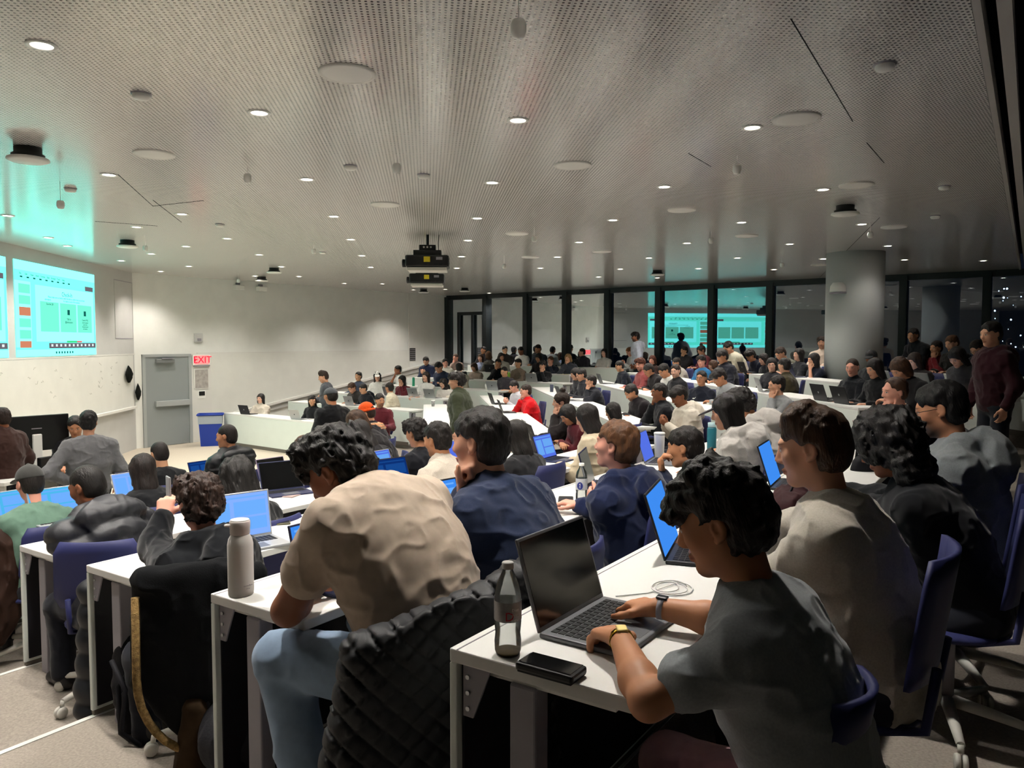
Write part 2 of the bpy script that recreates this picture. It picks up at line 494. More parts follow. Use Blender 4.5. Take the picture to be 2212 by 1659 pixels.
for px, py, lab in [(270, 808, 'upper black cloth hanging on the whiteboard by the grey door'), (290, 846, 'lower black cloth hanging on the whiteboard by the grey door')]:
    x = on_front(px); p = MF @ Vector((x, 0.03, 0)); d = p.y
    z = CAM_Z - (py - HOR) * d / F_PX
    b = MB()
    prof = [(0.004, 0.19), (0.03, 0.11), (0.055, 0.0), (0.05, -0.09), (0.016, -0.19)]
    vs = []
    for i, (r, zz) in enumerate(prof):
        for j in range(8):
            an = 2 * math.pi * j / 8; q = r * (1 + 0.35 * math.sin(3 * an + i)) * 2.4
            vs.append(Vector((q * math.cos(an) * 1.5, 0.02 + abs(r) * 0.5 * (1 + math.sin(an)), zz)))
    fs = [(i * 8 + j, i * 8 + (j + 1) % 8, i * 8 + 8 + (j + 1) % 8, i * 8 + 8 + j) for i in range(4) for j in range(8)]
    b._add(vs, fs, True)
    o = b.build('hanging_cloth', m_cloth_k); o.matrix_world = MF @ Matrix.Translation((x, 0.024, z)); tag(o, lab, 'cloth')
x = on_front(268)
t = empty('wall_hatch', (0, 0, 0), 0, 'tall flush hatch outline on the wall right of the screen', 'hatch')
for (a, b_, z0, z1) in [(x - 0.5, x + 0.5, 3.72, 3.735), (x - 0.5, x + 0.5, 2.48, 2.495), (x - 0.5, x - 0.485, 2.48, 3.735), (x + 0.485, x + 0.5, 2.48, 3.735)]:
    wpart('panel_edge', MF, a, b_, 0.0, 0.008, z0, z1, m_wallg if z1 - z0 > 1 else m_steel, t)

# ------------------------------------------------------------------ side wall: door, exit sign, notice board, whiteboard, rail
d0, d1 = on_side(303), on_side(409)
td = struct(empty('door_1', (0, 0, 0)))
m_door = mat('grey_door_paint', '#8d9292', 0.5, 0.35)
m_frame = mat('door_frame_paint', '#a3a6a5', 0.5, 0.35)
wpart('door_leaf', MS, d0 + 0.07, d1 - 0.07, 0.0, 0.03, 0.01, 2.07, m_door, td)
wpart('door_frame', MS, d0, d0 + 0.07, 0.0, 0.05, 0.0, 2.13, m_frame, td)
wpart('door_frame', MS, d1 - 0.07, d1, 0.0, 0.05, 0.0, 2.13, m_frame, td)
wpart('door_frame', MS, d0, d1, 0.0, 0.05, 2.07, 2.13, m_frame, td)
pb = wpart('panic_bar', MS, d0 + 0.28, d1 - 0.08, 0.03, 0.10, 0.92, 1.05, m_frame, td, 0.01)
wpart('door_closer', MS, d0 + 0.30, d0 + 0.75, 0.03, 0.11, 1.93, 2.02, mat('closer_metal', '#77797a', 0.4, 0.4), td, 0.01)
wpart('closer_arm', MS, d0 + 0.42, d0 + 0.70, 0.10, 0.13, 2.02, 2.045, m_steel, td)
x0, x1 = on_side(409), on_side(452)
wpart('trim_2', MS, x0, x1, 0.0, 0.03, 0.0, 2.13, m_trim)['kind'] = 'structure'
xm = (x0 + x1) / 2
t = empty('exit_sign', MS @ Vector((xm, 0.03, 1.86)), 0, 'red lit EXIT sign with a left arrow beside the door', 'sign')
t.location = (0, 0, 0)
wpart('sign_box', MS, xm - 0.23, xm + 0.23, 0.03, 0.07, 1.855, 2.11, m_fixw, t, 0.006)
e_exit = emis('exit_red', '#ff1f3a', 1.6)
m_exitbg = mat('exit_pink_face', '#f2b3b3', 0.5, 0.3, emit='#ff5560', estr=0.35)
wpart('sign_face', MS, xm - 0.19, xm + 0.19, 0.07, 0.074, 1.875, 2.09, m_exitbg, t)
text_mesh('exit_letters', 'EXIT', 0.235, e_exit, t, MS @ Matrix.Translation((xm + 0.015, 0.078, 1.98)) @ Matrix.Rotation(R_(90), 4, 'X'), 0.003)
b = MB(); b._add([MS @ Vector(v) for v in [(xm - 0.205, 0.078, 1.98), (xm - 0.165, 0.078, 2.02), (xm - 0.165, 0.078, 1.94)]], [(0, 1, 2)]); b.build('exit_arrow', e_exit, t)
wpart('sign_shelf', MS, xm - 0.21, xm + 0.21, 0.03, 0.08, 1.83, 1.85, m_steel, t)
t = empty('notice_board', (0, 0, 0), 0, 'small grey notice board under the EXIT sign', 'notice board')
wpart('backing', MS, xm - 0.2, xm + 0.2, 0.03, 0.045, 1.28, 1.78, m_trim, t); wpart('notice', MS, xm - 0.17, xm + 0.17, 0.045, 0.05, 1.31, 1.75, mat('notice_paper', '#aaa49e', 0.8, 0.1, var=0.2, vscale=14), t)
t = empty('card_reader', (0, 0, 0), 0, 'small black-screened wall control under the notice board', 'control panel')
wpart('plate', MS, xm - 0.1, xm + 0.1, 0.03, 0.04, 1.05, 1.24, m_fixw, t); wpart('display', MS, xm - 0.075, xm + 0.075, 0.04, 0.05, 1.12, 1.22, m_black, t)
t = empty('wall_speaker', (0, 0, 0), 0, 'small square white wall sensor above the EXIT sign', 'sensor')
wpart('sensor_box', MS, xm - 0.16, xm + 0.05, 0.0, 0.06, 2.41, 2.62, m_wallg, t, 0.01); wpart('sensor_lens', MS, xm - 0.1, xm, 0.06, 0.07, 2.44, 2.5, m_steel, t)
xb0, xb1 = on_side(452), on_side(882)
xe = on_side(960)
def railz(x): return 0.66 + (x - on_side(500)) / (on_side(960) - on_side(500)) * 1.2
t = empty('whiteboard', (0, 0, 0), 0, 'pale wall-wide whiteboard along the far side wall above the sloping ledge', 'whiteboard')
b = MB()
vs = [MS @ Vector((xb0, y, z)) for y in (0.0, 0.018) for z in (railz(xb0), 2.12)] + [MS @ Vector((xb1, y, z)) for y in (0.0, 0.018) for z in (railz(xb1), 2.12)]
b._add(vs, [(0, 1, 3, 2), (4, 6, 7, 5), (2, 3, 7, 6), (0, 4, 5, 1), (1, 5, 7, 3), (0, 2, 6, 4)]); b.build('writing_surface', m_board, t)
wpart('trim_3', MS, xb0 - 0.35, xb1, 0.0, 0.02, 2.125, 2.16, m_trim)['kind'] = 'structure'
wpart('trim_4', MS, xb1, xb1 + 0.03, 0.0, 0.02, 1.6, CEIL, m_trim)['kind'] = 'structure'
def sloped(name, xa, xb_, dz0, dz1, y1, m):
    b = MB()
    vs = [MS @ Vector((x, y, railz(x) + dz)) for x in (xa, xb_) for y in (0.0, y1) for dz in (dz0, dz1)]
    b._add(vs, [(0, 1, 3, 2), (4, 6, 7, 5), (2, 3, 7, 6), (0, 4, 5, 1), (1, 5, 7, 3), (0, 2, 6, 4)])
    return b.build(name, m)
xr0 = on_side(497)
sloped('trim_5', xr0, xe, -0.06, 0.0, 0.10, m_trim)['kind'] = 'structure'
sloped('trim_6', xr0, xe, -0.20, -0.06, 0.05, m_wallg)['kind'] = 'structure'
xg = on_side(890)
t = empty('wall_grille', (0, 0, 0), 0, 'dark square wall grille near the window corner', 'grille')
zt_ = CAM_Z - (752 - HOR) * 24.7 / F_PX; zb_ = CAM_Z - (779 - HOR) * 24.7 / F_PX
wpart('grille_frame', MS, xg - 0.13, xg + 0.13, 0.0, 0.02, zb_, zt_, mat('grille_dark', '#4a4946', 0.7, 0.2), t)
for i in range(6): wpart('louvre', MS, xg - 0.12, xg + 0.12, 0.02, 0.03, zb_ + 0.03 + i * 0.062, zb_ + 0.05 + i * 0.062, m_steel, t)

# ------------------------------------------------------------------ window wall
MWN = frame(WALL_E, WD, WN)
WNo = WN
def on_win(px): return (at_n(px, 700, WNo, W_C).xy - Vector(WALL_E)).dot(Vector(WD))
mull = [966, 1050, 1137, 1222, 1313, 1423, 1537, 1663, 1806, 1950, 2130, 2320]
xs = [0.05] + [on_win(p) for p in mull[1:]]
WLEN = (Vector(WR) - Vector(WALL_E)).length
xs = [x for x in xs if x < WLEN] + [WLEN]
for i in range(len(xs) - 1):
    t = struct(empty(f'window_{i + 1}', (0, 0, 0)))
    wpart('pane', MWN, xs[i], xs[i + 1], -0.06, -0.05, 0.85, CEIL - 0.12, m_glass, t)
    wpart('mullion', MWN, xs[i] - 0.08, xs[i] + 0.08, -0.10, 0.10, 0.8, CEIL - 0.05, m_mull, t)
    wpart('head_rail', MWN, xs[i], xs[i + 1], -0.08, 0.04, CEIL - 0.14, CEIL, m_mull, t)
    wpart('sill', MWN, xs[i], xs[i + 1], -0.08, 0.08, 0.8, 0.95, m_mull, t)
wpart('wall_window_base', MWN, 0, WLEN, -0.12, 0.0, -0.1, 0.82, m_dark)['kind'] = 'structure'
# the tall dark frame of an opening in the corner bay
t = struct(empty('door_2', (0, 0, 0)))
for px in (992, 1022, 1046): wpart('jamb', MWN, on_win(px) - 0.04, on_win(px) + 0.04, 0.0, 0.06, 0.95, 3.3, m_mull, t)
wpart('transom', MWN, on_win(990), on_win(1046), 0.0, 0.06, 3.3, 3.4, m_mull, t)
# city lights outside
b = MB()
for i in range(90):
    px = rnd.choice([rnd.uniform(1085, 1240), rnd.uniform(970, 1110), rnd.uniform(1085, 1240), rnd.uniform(2120, 2212)])
    py = rnd.gauss(772, 7) if px < 1300 else rnd.uniform(620, 780)
    p = at_y(px, py, 120.0); r = rnd.uniform(0.04, 0.16)
    b.lathe([(0.01, -r), (r * .8, -r * .5), (r, 0), (r * .8, r * .5), (0.01, r)], 6, Matrix.Translation(p))
o = b.build('city_lights', emis('distant_lamp', '#dfeaff', 14)); tag(o, 'distant white city lights in the night outside the windows', 'lights', kind='stuff')

# ------------------------------------------------------------------ round column with a wall camera box
cx = at_z(1874, 540, CEIL); 
t = MB().lathe([(0.475, fl(8)), (0.475, CEIL)], 48).build('column', mat('column_paint', '#b9bcbb', 0.7, 0.2), None, (cx.x, cx.y + 0.45, 0))
struct(t)
COLP = (cx.x, cx.y + 0.45)
p = at_y(1811, 622, COLP[1] - 0.25)
t = empty('wall_camera', p, 0, 'white rounded loudspeaker box fixed to the big column', 'speaker')
MB().lathe([(0.01, 0.10), (0.09, 0.09), (0.13, 0.03), (0.14, -0.06), (0.12, -0.08)], 20).build('housing', m_fixw, t)
MB().lathe([(0.15, -0.10), (0.15, -0.075), (0.05, -0.07)], 20).build('base_ring', m_steel, t)
MB().box(0.0, 0.25, -0.03, 0.03, -0.03, 0.03).build('bracket', m_fixw, t)

# ------------------------------------------------------------------ ceiling fixtures
def label_px(px, py):
    h = 'left' if px < 740 else ('middle' if px < 1480 else 'right')
    return h
ring_me = MB().lathe([(0.055, 0.004), (0.078, 0.004), (0.078, -0.006), (0.055, -0.006), (0.055, 0.004)], 20, caps=False).mesh('trim_ring')
lens_me = MB().lathe([(0.001, -0.001), (0.055, -0.001)], 20, caps=False).mesh('lamp_lens')
e_lamp = emis('lamp_glow', '#fff3e2', 22)
GR = 'recessed downlights in the perforated ceiling'
def downlight(p, label, f=1.0):
    t = empty('ceiling_downlight', (p[0], p[1], CEIL - 0.001), 0, label, 'downlight', GR)
    obj_from(ring_me, 'trim_ring', t, m_fixw)
    obj_from(lens_me, 'lamp_lens', t, e_lamp)
    L = bpy.data.lights.new('downlight_beam', 'SPOT')
    L.energy = LIGHT_W * f; L.color = LIGHT_COL
    L.spot_size = R_(118); L.spot_blend = 0.75; L.shadow_soft_size = 0.05
    lo = bpy.data.objects.new('downlight_beam', L); COL.objects.link(lo); lo.parent = t
    lo.location = (0, 0, -0.02)
rows_ = []
for q in sorted(DOWNLIGHTS, key=lambda q: q[1]):
    if rows_ and q[1] - rows_[-1][0][1] < 26: rows_[-1].append(q)
    else: rows_.append([q])
for i, rw in enumerate(rows_):
    for j, (px, py) in enumerate(sorted(rw)):
        p = at_z(px, py, CEIL)
        f = 0.10 if px > 1900 else (0.3 if px > 1850 else (0.7 if px > 1770 else 1.0))         # the lamps over the right-hand corner are dimmed
        downlight((p.x, p.y), f'lit recessed downlight, {ORD[j]} from the left in the {ORD[i]} row from the top' if j < 15 else f'lit recessed downlight, number {j + 1} from the left in the {ORD[i]} row from the top', f)
for i, p in enumerate(EXTRA_LIGHTS): downlight(p, f'recessed downlight outside the picture, {ORD[i]} nearest to the camera', 1.6 if i < 2 else 1.0)  # the first two are boosted to brighten the people up front
disc_me = MB().lathe([(0.001, -0.012), (0.13, -0.012), (0.145, -0.01), (0.155, 0.0)], 32, caps=False).mesh('grille_disc')
rim_me = MB().lathe([(0.145, -0.009), (0.16, -0.014), (0.166, -0.004), (0.166, 0.002)], 32, caps=False).mesh('rim')
_n1 = iter(ORD)
for px, py in [(750, 157), (1720, 255), (333, 332), (1237, 356), (1850, 399), (832, 441), (1473, 453), (1931, 490), (1117, 504), (1613, 509), (1300, 543), (1146, 555), (1770, 572)]:
    p = at_z(px, py, CEIL)
    t = empty('ceiling_speaker', p, 0, f'flat white round loudspeaker grille flush in the ceiling, {next(_n1)} from the top', 'speaker', 'flush round ceiling loudspeakers')
    obj_from(disc_me, 'grille_disc', t, m_fixw); obj_from(rim_me, 'rim', t, m_trim)
apb = MB().lathe([(0.10, 0.0), (0.10, -0.05), (0.12, -0.055), (0.12, -0.085)], 24, caps=False).mesh('mount')
apd = MB().lathe([(0.001, -0.115), (0.13, -0.112), (0.155, -0.10), (0.15, -0.085), (0.10, -0.08)], 28, caps=False).mesh('cover_disc')
_n2 = iter(ORD)
for px, py, lab in [(60, 325, 'large'), (1826, 450, ''), (275, 525, ''), (592, 585, ''), (1420, 590, ''), (1004, 628, ''), (915, 631, ''), (565, 604, '')]:
    p = at_z(px, py - 6, CEIL)
    t = empty('access_point', p, 0, f'black-mounted white disc access point under the ceiling, {next(_n2)} nearest', 'access point', 'disc access points under the ceiling')
    obj_from(apb, 'mount', t, m_black); obj_from(apd, 'cover_disc', t, m_fixw)
mic_b = MB().lathe([(0.004, 0.05), (0.028, 0.05), (0.036, 0.03), (0.036, 0.0), (0.027, -0.024), (0.001, -0.03)], 16, caps=False).mesh('microphone_body')
_n3 = iter(ORD)
for px, py, top in [(1120, 68, -12), (857, 367, 332), (1592, 369, 336), (535, 388, 362), (131, 445, 392), (1880, 510, 480), (1154, 518, 490), (1536, 522, 500), (314, 538, 508), (678, 545, 520), (1689, 574, 558), (1089, 577, 552), (515, 608, 590)]:
    p = at_z(px, top, CEIL); q = at_y(px, py, p.y)
    t = empty('ceiling_microphone', q, 0, f'small white pendant microphone on a thin ceiling cable, {next(_n3)} from the top', 'microphone', 'pendant ceiling microphones')
    obj_from(mic_b, 'microphone_body', t, m_fixw)
    MB().tube([(0, 0, 0.05), (0, 0, CEIL - q.z)], 0.0025, 5).build('cable', m_fixw, t)
smk = MB().lathe([(0.05, 0.0), (0.055, -0.02), (0.045, -0.035), (0.001, -0.04)], 18, caps=False).mesh('detector_body')
smr = MB().lathe([(0.062, 0.0), (0.062, -0.006), (0.05, -0.008)], 18, caps=False).mesh('detector_base')
_n4 = iter(ORD)
for px, py in [(1912, 138), (305, 202), (757, 358), (915, 377), (2040, 402), (152, 407), (2020, 466), (475, 484), (697, 544)]:
    p = at_z(px, py, CEIL)
    t = empty('smoke_detector', p, 0, f'small round smoke detector on the ceiling, {next(_n4)} from the top', 'detector', 'smoke detectors on the ceiling')
    obj_from(smk, 'detector_body', t, m_fixw); obj_from(smr, 'detector_base', t, m_steel)

# ------------------------------------------------------------------ two projectors on ceiling poles
m_projs = mat('projector_silver', '#c9c6bd', 0.4, 0.4)
m_yel = mat('warning_yellow', '#d9c22a', 0.6, 0.3)
def projector(px, py, Y, label, w=0.62):
    p = at_y(px, py, Y)
    t = empty('projector', p, R_(3), label, 'projector')
    h = 0.2
    MB().bbox(-w / 2, w / 2, -0.22, 0.22, -h / 2 + 0.03, h / 2, 0.025).build('housing', m_black, t)
    MB().bbox(-w / 2 + 0.03, w / 2 - 0.03, -0.2, 0.2, -h / 2 - 0.02, -h / 2 + 0.03, 0.01).build('silver_base', m_projs, t)
    MB().lathe([(0.055, 0), (0.06, 0.05), (0.045, 0.06)], 20, Matrix.Translation((-w / 2, 0, 0.0)) @ Matrix.Rotation(R_(-90), 4, 'Y')).build('lens', m_dark, t)
    MB().box(-0.045, 0.045, -0.224, -0.219, 0.0, 0.075).build('warning_label', m_yel, t)
    MB().box(0.13, 0.22, -0.224, -0.219, 0.03, 0.07).build('maker_plate', m_steel, t)
    for i in range(4): MB().box(-0.04 + i * 0.07, 0.01 + i * 0.07, -0.224, -0.219, -0.05, -0.02).build('port', m_dark, t)
    MB().bbox(-0.2, 0.2, -0.13, 0.13, h / 2, h / 2 + 0.08, 0.01).build('mount_plate', m_black, t)
    MB().bbox(-0.12, 0.12, -0.08, 0.08, h / 2 + 0.08, h / 2 + 0.16, 0.01).build('mount_cage', m_black, t)
    for i in (-1, 0, 1): MB().lathe([(0.014, 0), (0.014, 0.01)], 10, Matrix.Translation((i * 0.05, -0.08, h / 2 + 0.125)) @ Matrix.Rotation(R_(90), 4, 'X')).build('mount_bolt', m_projs, t)
    MB().tube([(0, 0, h / 2 + 0.16), (0, 0, CEIL - p.z)], 0.022, 10).build('pole', m_black, t)
    MB().tube([(0.16, 0, h / 2 + 0.06), (0.155, 0, h / 2 + 0.2), (0.165, 0, CEIL - p.z)], 0.006, 6).build('cable', m_black, t)
projector(924, 569, 11.3, 'nearer black ceiling projector with yellow warning label on a pole')
projector(923, 605, 14.0, 'farther black ceiling projector seen just under the nearer one')
# small white wall units under the ceiling of the far side wall
for px, py in [(514, 606), (563, 607)]:
    x = on_side(px); 
    t = empty('wall_bracket_unit', (0, 0, 0), 0, 'left white unit high on the far side wall' if px < 540 else 'right white unit high on the far side wall', 'wall unit', 'white units under the ceiling')
    wpart('unit_body', MS, x - 0.13, x + 0.13, 0.0, 0.14, 3.72, 3.84, m_fixw, t, 0.02); wpart('unit_foot', MS, x - 0.05, x + 0.05, 0.0, 0.05, 3.84, 3.9, m_steel, t)
# ------------------------------------------------------------------ lecture desks, row by row
# desk frame: x along the row, y towards the front of the hall (y = 0 at the worktop's front edge), z from the tier floor
DESK_H, DESK_D = 0.74, 0.50
m_panelf = mat('desk_front_panel', '#dfe5de', 0.5, 0.3, var=0.015, vscale=4)
m_plinth = mat('desk_plinth', '#6d675f', 0.7, 0.2)
m_edge = mat('desk_edge', '#ded9cd', 0.5, 0.3)
m_lining = mat('desk_lining', '#1b1a20', 0.5, 0.35)
m_edgetape = mat('worn_edge_tape', '#b7a983', 0.7, 0.2)
def row_frame(n, o, z):
    return math.atan2(-n[0], n[1])                        # local +Y -> n
def desk(o, n, L, z, label, sides=(True, True), detail=True):
    """o: the left end (seen by someone seated) of the front edge; the row runs along local +X"""
    rz = math.atan2(-n[0], n[1])
    t = empty('lecture_desk', (o[0], o[1], z), rz, label, 'desk', 'white lecture desks')
    MB().bbox(0, L, -DESK_D, 0, DESK_H - 0.035, DESK_H, 0.004).build('worktop', m_white, t)
    MB().bbox(0, L, -0.022, 0.0, 0.03, DESK_H - 0.036, 0.003).build('front_panel', m_panelf, t)
    MB().box(0.022, L - 0.022, -0.030, -0.0225, 0.05, DESK_H - 0.04).build('panel_lining', m_lining, t)
    MB().box(0.01, L - 0.01, -0.018, 0.008, 0.0, 0.075).build('plinth', m_plinth, t)
    MB().box(0.0, L, -0.026, -0.0225, DESK_H, DESK_H + 0.0012).build('cable_slot', m_steel, t)
    npost = max(2, int(round(L / 2.2)) + 1)
    for i in range(npost):
        x = 0.06 + (L - 0.12) * i / (npost - 1)
        MB().bbox(x - 0.03, x + 0.03, -0.235, -0.16, 0.0, DESK_H - 0.06, 0.006).build('leg', m_steel, t)
        MB().box(x - 0.02, x + 0.02, -0.44, -0.03, DESK_H - 0.062, DESK_H - 0.036).build('top_bearer', m_fixw, t)
        bx_ = MB(); s = 0.03 if i < npost - 1 else -0.03
        y0, y1, zt, zb = -0.032, -0.115, DESK_H - 0.038, DESK_H - 0.17
        xx = x - 0.045 if i == 0 else (x + 0.045 if i == npost - 1 else x)
        bx_._add([(xx, y0, zt), (xx, y1, zt), (xx, y0 - 0.03, zb), (xx, y0, zb), (xx + 0.006, y0, zt), (xx + 0.006, y1, zt), (xx + 0.006, y0 - 0.03, zb), (xx + 0.006, y0, zb)],
                 [(0, 1, 2, 3), (7, 6, 5, 4), (0, 4, 5, 1), (1, 5, 6, 2), (2, 6, 7, 3), (3, 7, 4, 0)])
        br = bx_.build('bracket', m_steel, t)
        for q in range(3):
            MB().lathe([(0.006, 0), (0.006, 0.004)], 8, Matrix.Translation((xx - 0.001, y0 - 0.016, zt - 0.03 - q * 0.04)) @ Matrix.Rotation(R_(-90), 4, 'Y')).build('screw', m_alu, br)
    return t
NEAR_O = {6: (-0.156, 1.89), 5: (-1.09, 2.76), 4: (-1.99, 3.61), 3: (-2.99, 4.59), 2: (-3.95, 5.55), 1: (-4.6, 6.6)}
def snap(p, n, c):
    e = c - dot2(n, p); return (p[0] + n[0] * e, p[1] + n[1] * e)
names = {6: 'nearest white lecture desk, with the clear soda bottle and black phone on it', 5: 'white lecture desk carrying the tall white flask at its end',
         4: 'white lecture desk of the black-hooded person, before the flask desk', 3: 'white lecture desk under the person in the dark puffer coat',
         2: 'white lecture desk under the person in the green tee', 1: 'frontmost white lecture desk of the near rows, behind the standing grey-sweater person'}
for k in range(1, 7):
    o = snap(NEAR_O[k], N1, c_near(k)); e = P_(k)
    L = (Vector(e) - Vector(o)).length - 0.75
    desk(o, N1, L, fl(k), names[k])
# middle rows: their left end (seated) is the near end ... seated facing N0, +X local is to the right = far? (D0 reversed)
DX0 = (N0[1], -N0[0])                                     # local +X of a desk facing N0
names = {1: 'front white desk of the middle rows, beside the orange beanie', 2: 'white middle-row desk under the cup by the olive jacket', 3: 'white middle-row desk where the red jacket leans',
         4: 'white middle-row desk of the black jackets behind the red jacket', 5: 'white middle-row desk with the smiling person in glasses', 6: 'white middle-row desk with the dark laptops before the column',
         7: 'white middle-row desk just before the round column', 8: 'rearmost white middle-row desk by the windows and column'}
for k in range(1, 9):
    a, b = Vector(P_(k)), Vector(Rk(k))
    near, far_ = a + Vector(D0) * 0.75, b - Vector(D0) * 0.75
    if k == 7: far_ = near + Vector(D0) * 6.5
    if k == 8:
        f1 = near + Vector(D0) * 3.2; n2_ = near + Vector(D0) * 5.9; f2 = n2_ + Vector(D0) * 2.6
        for (na, fa, lb) in ((near, f1, 'rearmost white middle-row desk right of the round column'), (n2_, f2, 'rearmost white middle-row desk left of the round column')):
            o = fa if Vector(DX0).dot(Vector(D0)) < 0 else na
            desk((o.x, o.y), N0, (fa - na).length, fl(k), lb)
        continue
    o = far_ if Vector(DX0).dot(Vector(D0)) < 0 else near
    desk((o.x, o.y), N0, (far_ - near).length, fl(k), names[k])
DX2 = (N2[1], -N2[0])
names = {0: 'front pale desk with the blue recycling bin at its left end', 1: 'second pale desk from the blue bin, with a silver laptop on it', 2: 'third pale desk of the far rows, with two silver laptops',
         3: 'fourth pale desk of the far rows with a white cup', 4: 'fifth pale desk of the far rows, with the green bottle', 5: 'sixth pale desk of the far rows, with the white bottle', 6: 'rearmost pale desk of the far rows, by the windows'}
FARX = {0: (482, 690), 1: (621, 882), 2: (700, 956), 3: (800, 1076), 4: (880, 1215), 5: (960, 1230), 6: (1010, 1345)}
for k in range(0, 7):
    pl = at_n(FARX[k][0], 800, N2, c_far(k)); pr = at_n(FARX[k][1], 800, N2, c_far(k))
    # local +X for N2-facing: from the camera's right end to the left or back
    dx = Vector(DX2)
    o = pl if dx.dot((pr - pl).xy) > 0 else pr
    desk((o.x, o.y), N2, (pr - pl).xy.length, fl_far(k), names[k])
# ------------------------------------------------------------------ organic shapes: smooth unions of capsules and ellipsoids, meshed with surface nets
_NT = np.random.RandomState(5).rand(32, 32, 32).astype(np.float32)
def vnoise(p):
    i = np.floor(p).astype(np.int32); f = (p - i).astype(np.float32); f = f * f * (3 - 2 * f)
    i &= 31; j = (i + 1) & 31
    x0, y0, z0 = i[:, 0], i[:, 1], i[:, 2]; x1, y1, z1 = j[:, 0], j[:, 1], j[:, 2]
    fx, fy, fz = f[:, 0], f[:, 1], f[:, 2]
    a = _NT[x0, y0, z0] * (1 - fx) + _NT[x1, y0, z0] * fx
    b = _NT[x0, y1, z0] * (1 - fx) + _NT[x1, y1, z0] * fx
    c = _NT[x0, y0, z1] * (1 - fx) + _NT[x1, y0, z1] * fx
    d = _NT[x0, y1, z1] * (1 - fx) + _NT[x1, y1, z1] * fx
    a = a * (1 - fy) + b * fy; c = c * (1 - fy) + d * fy
    return (a * (1 - fz) + c * fz) * 2 - 1

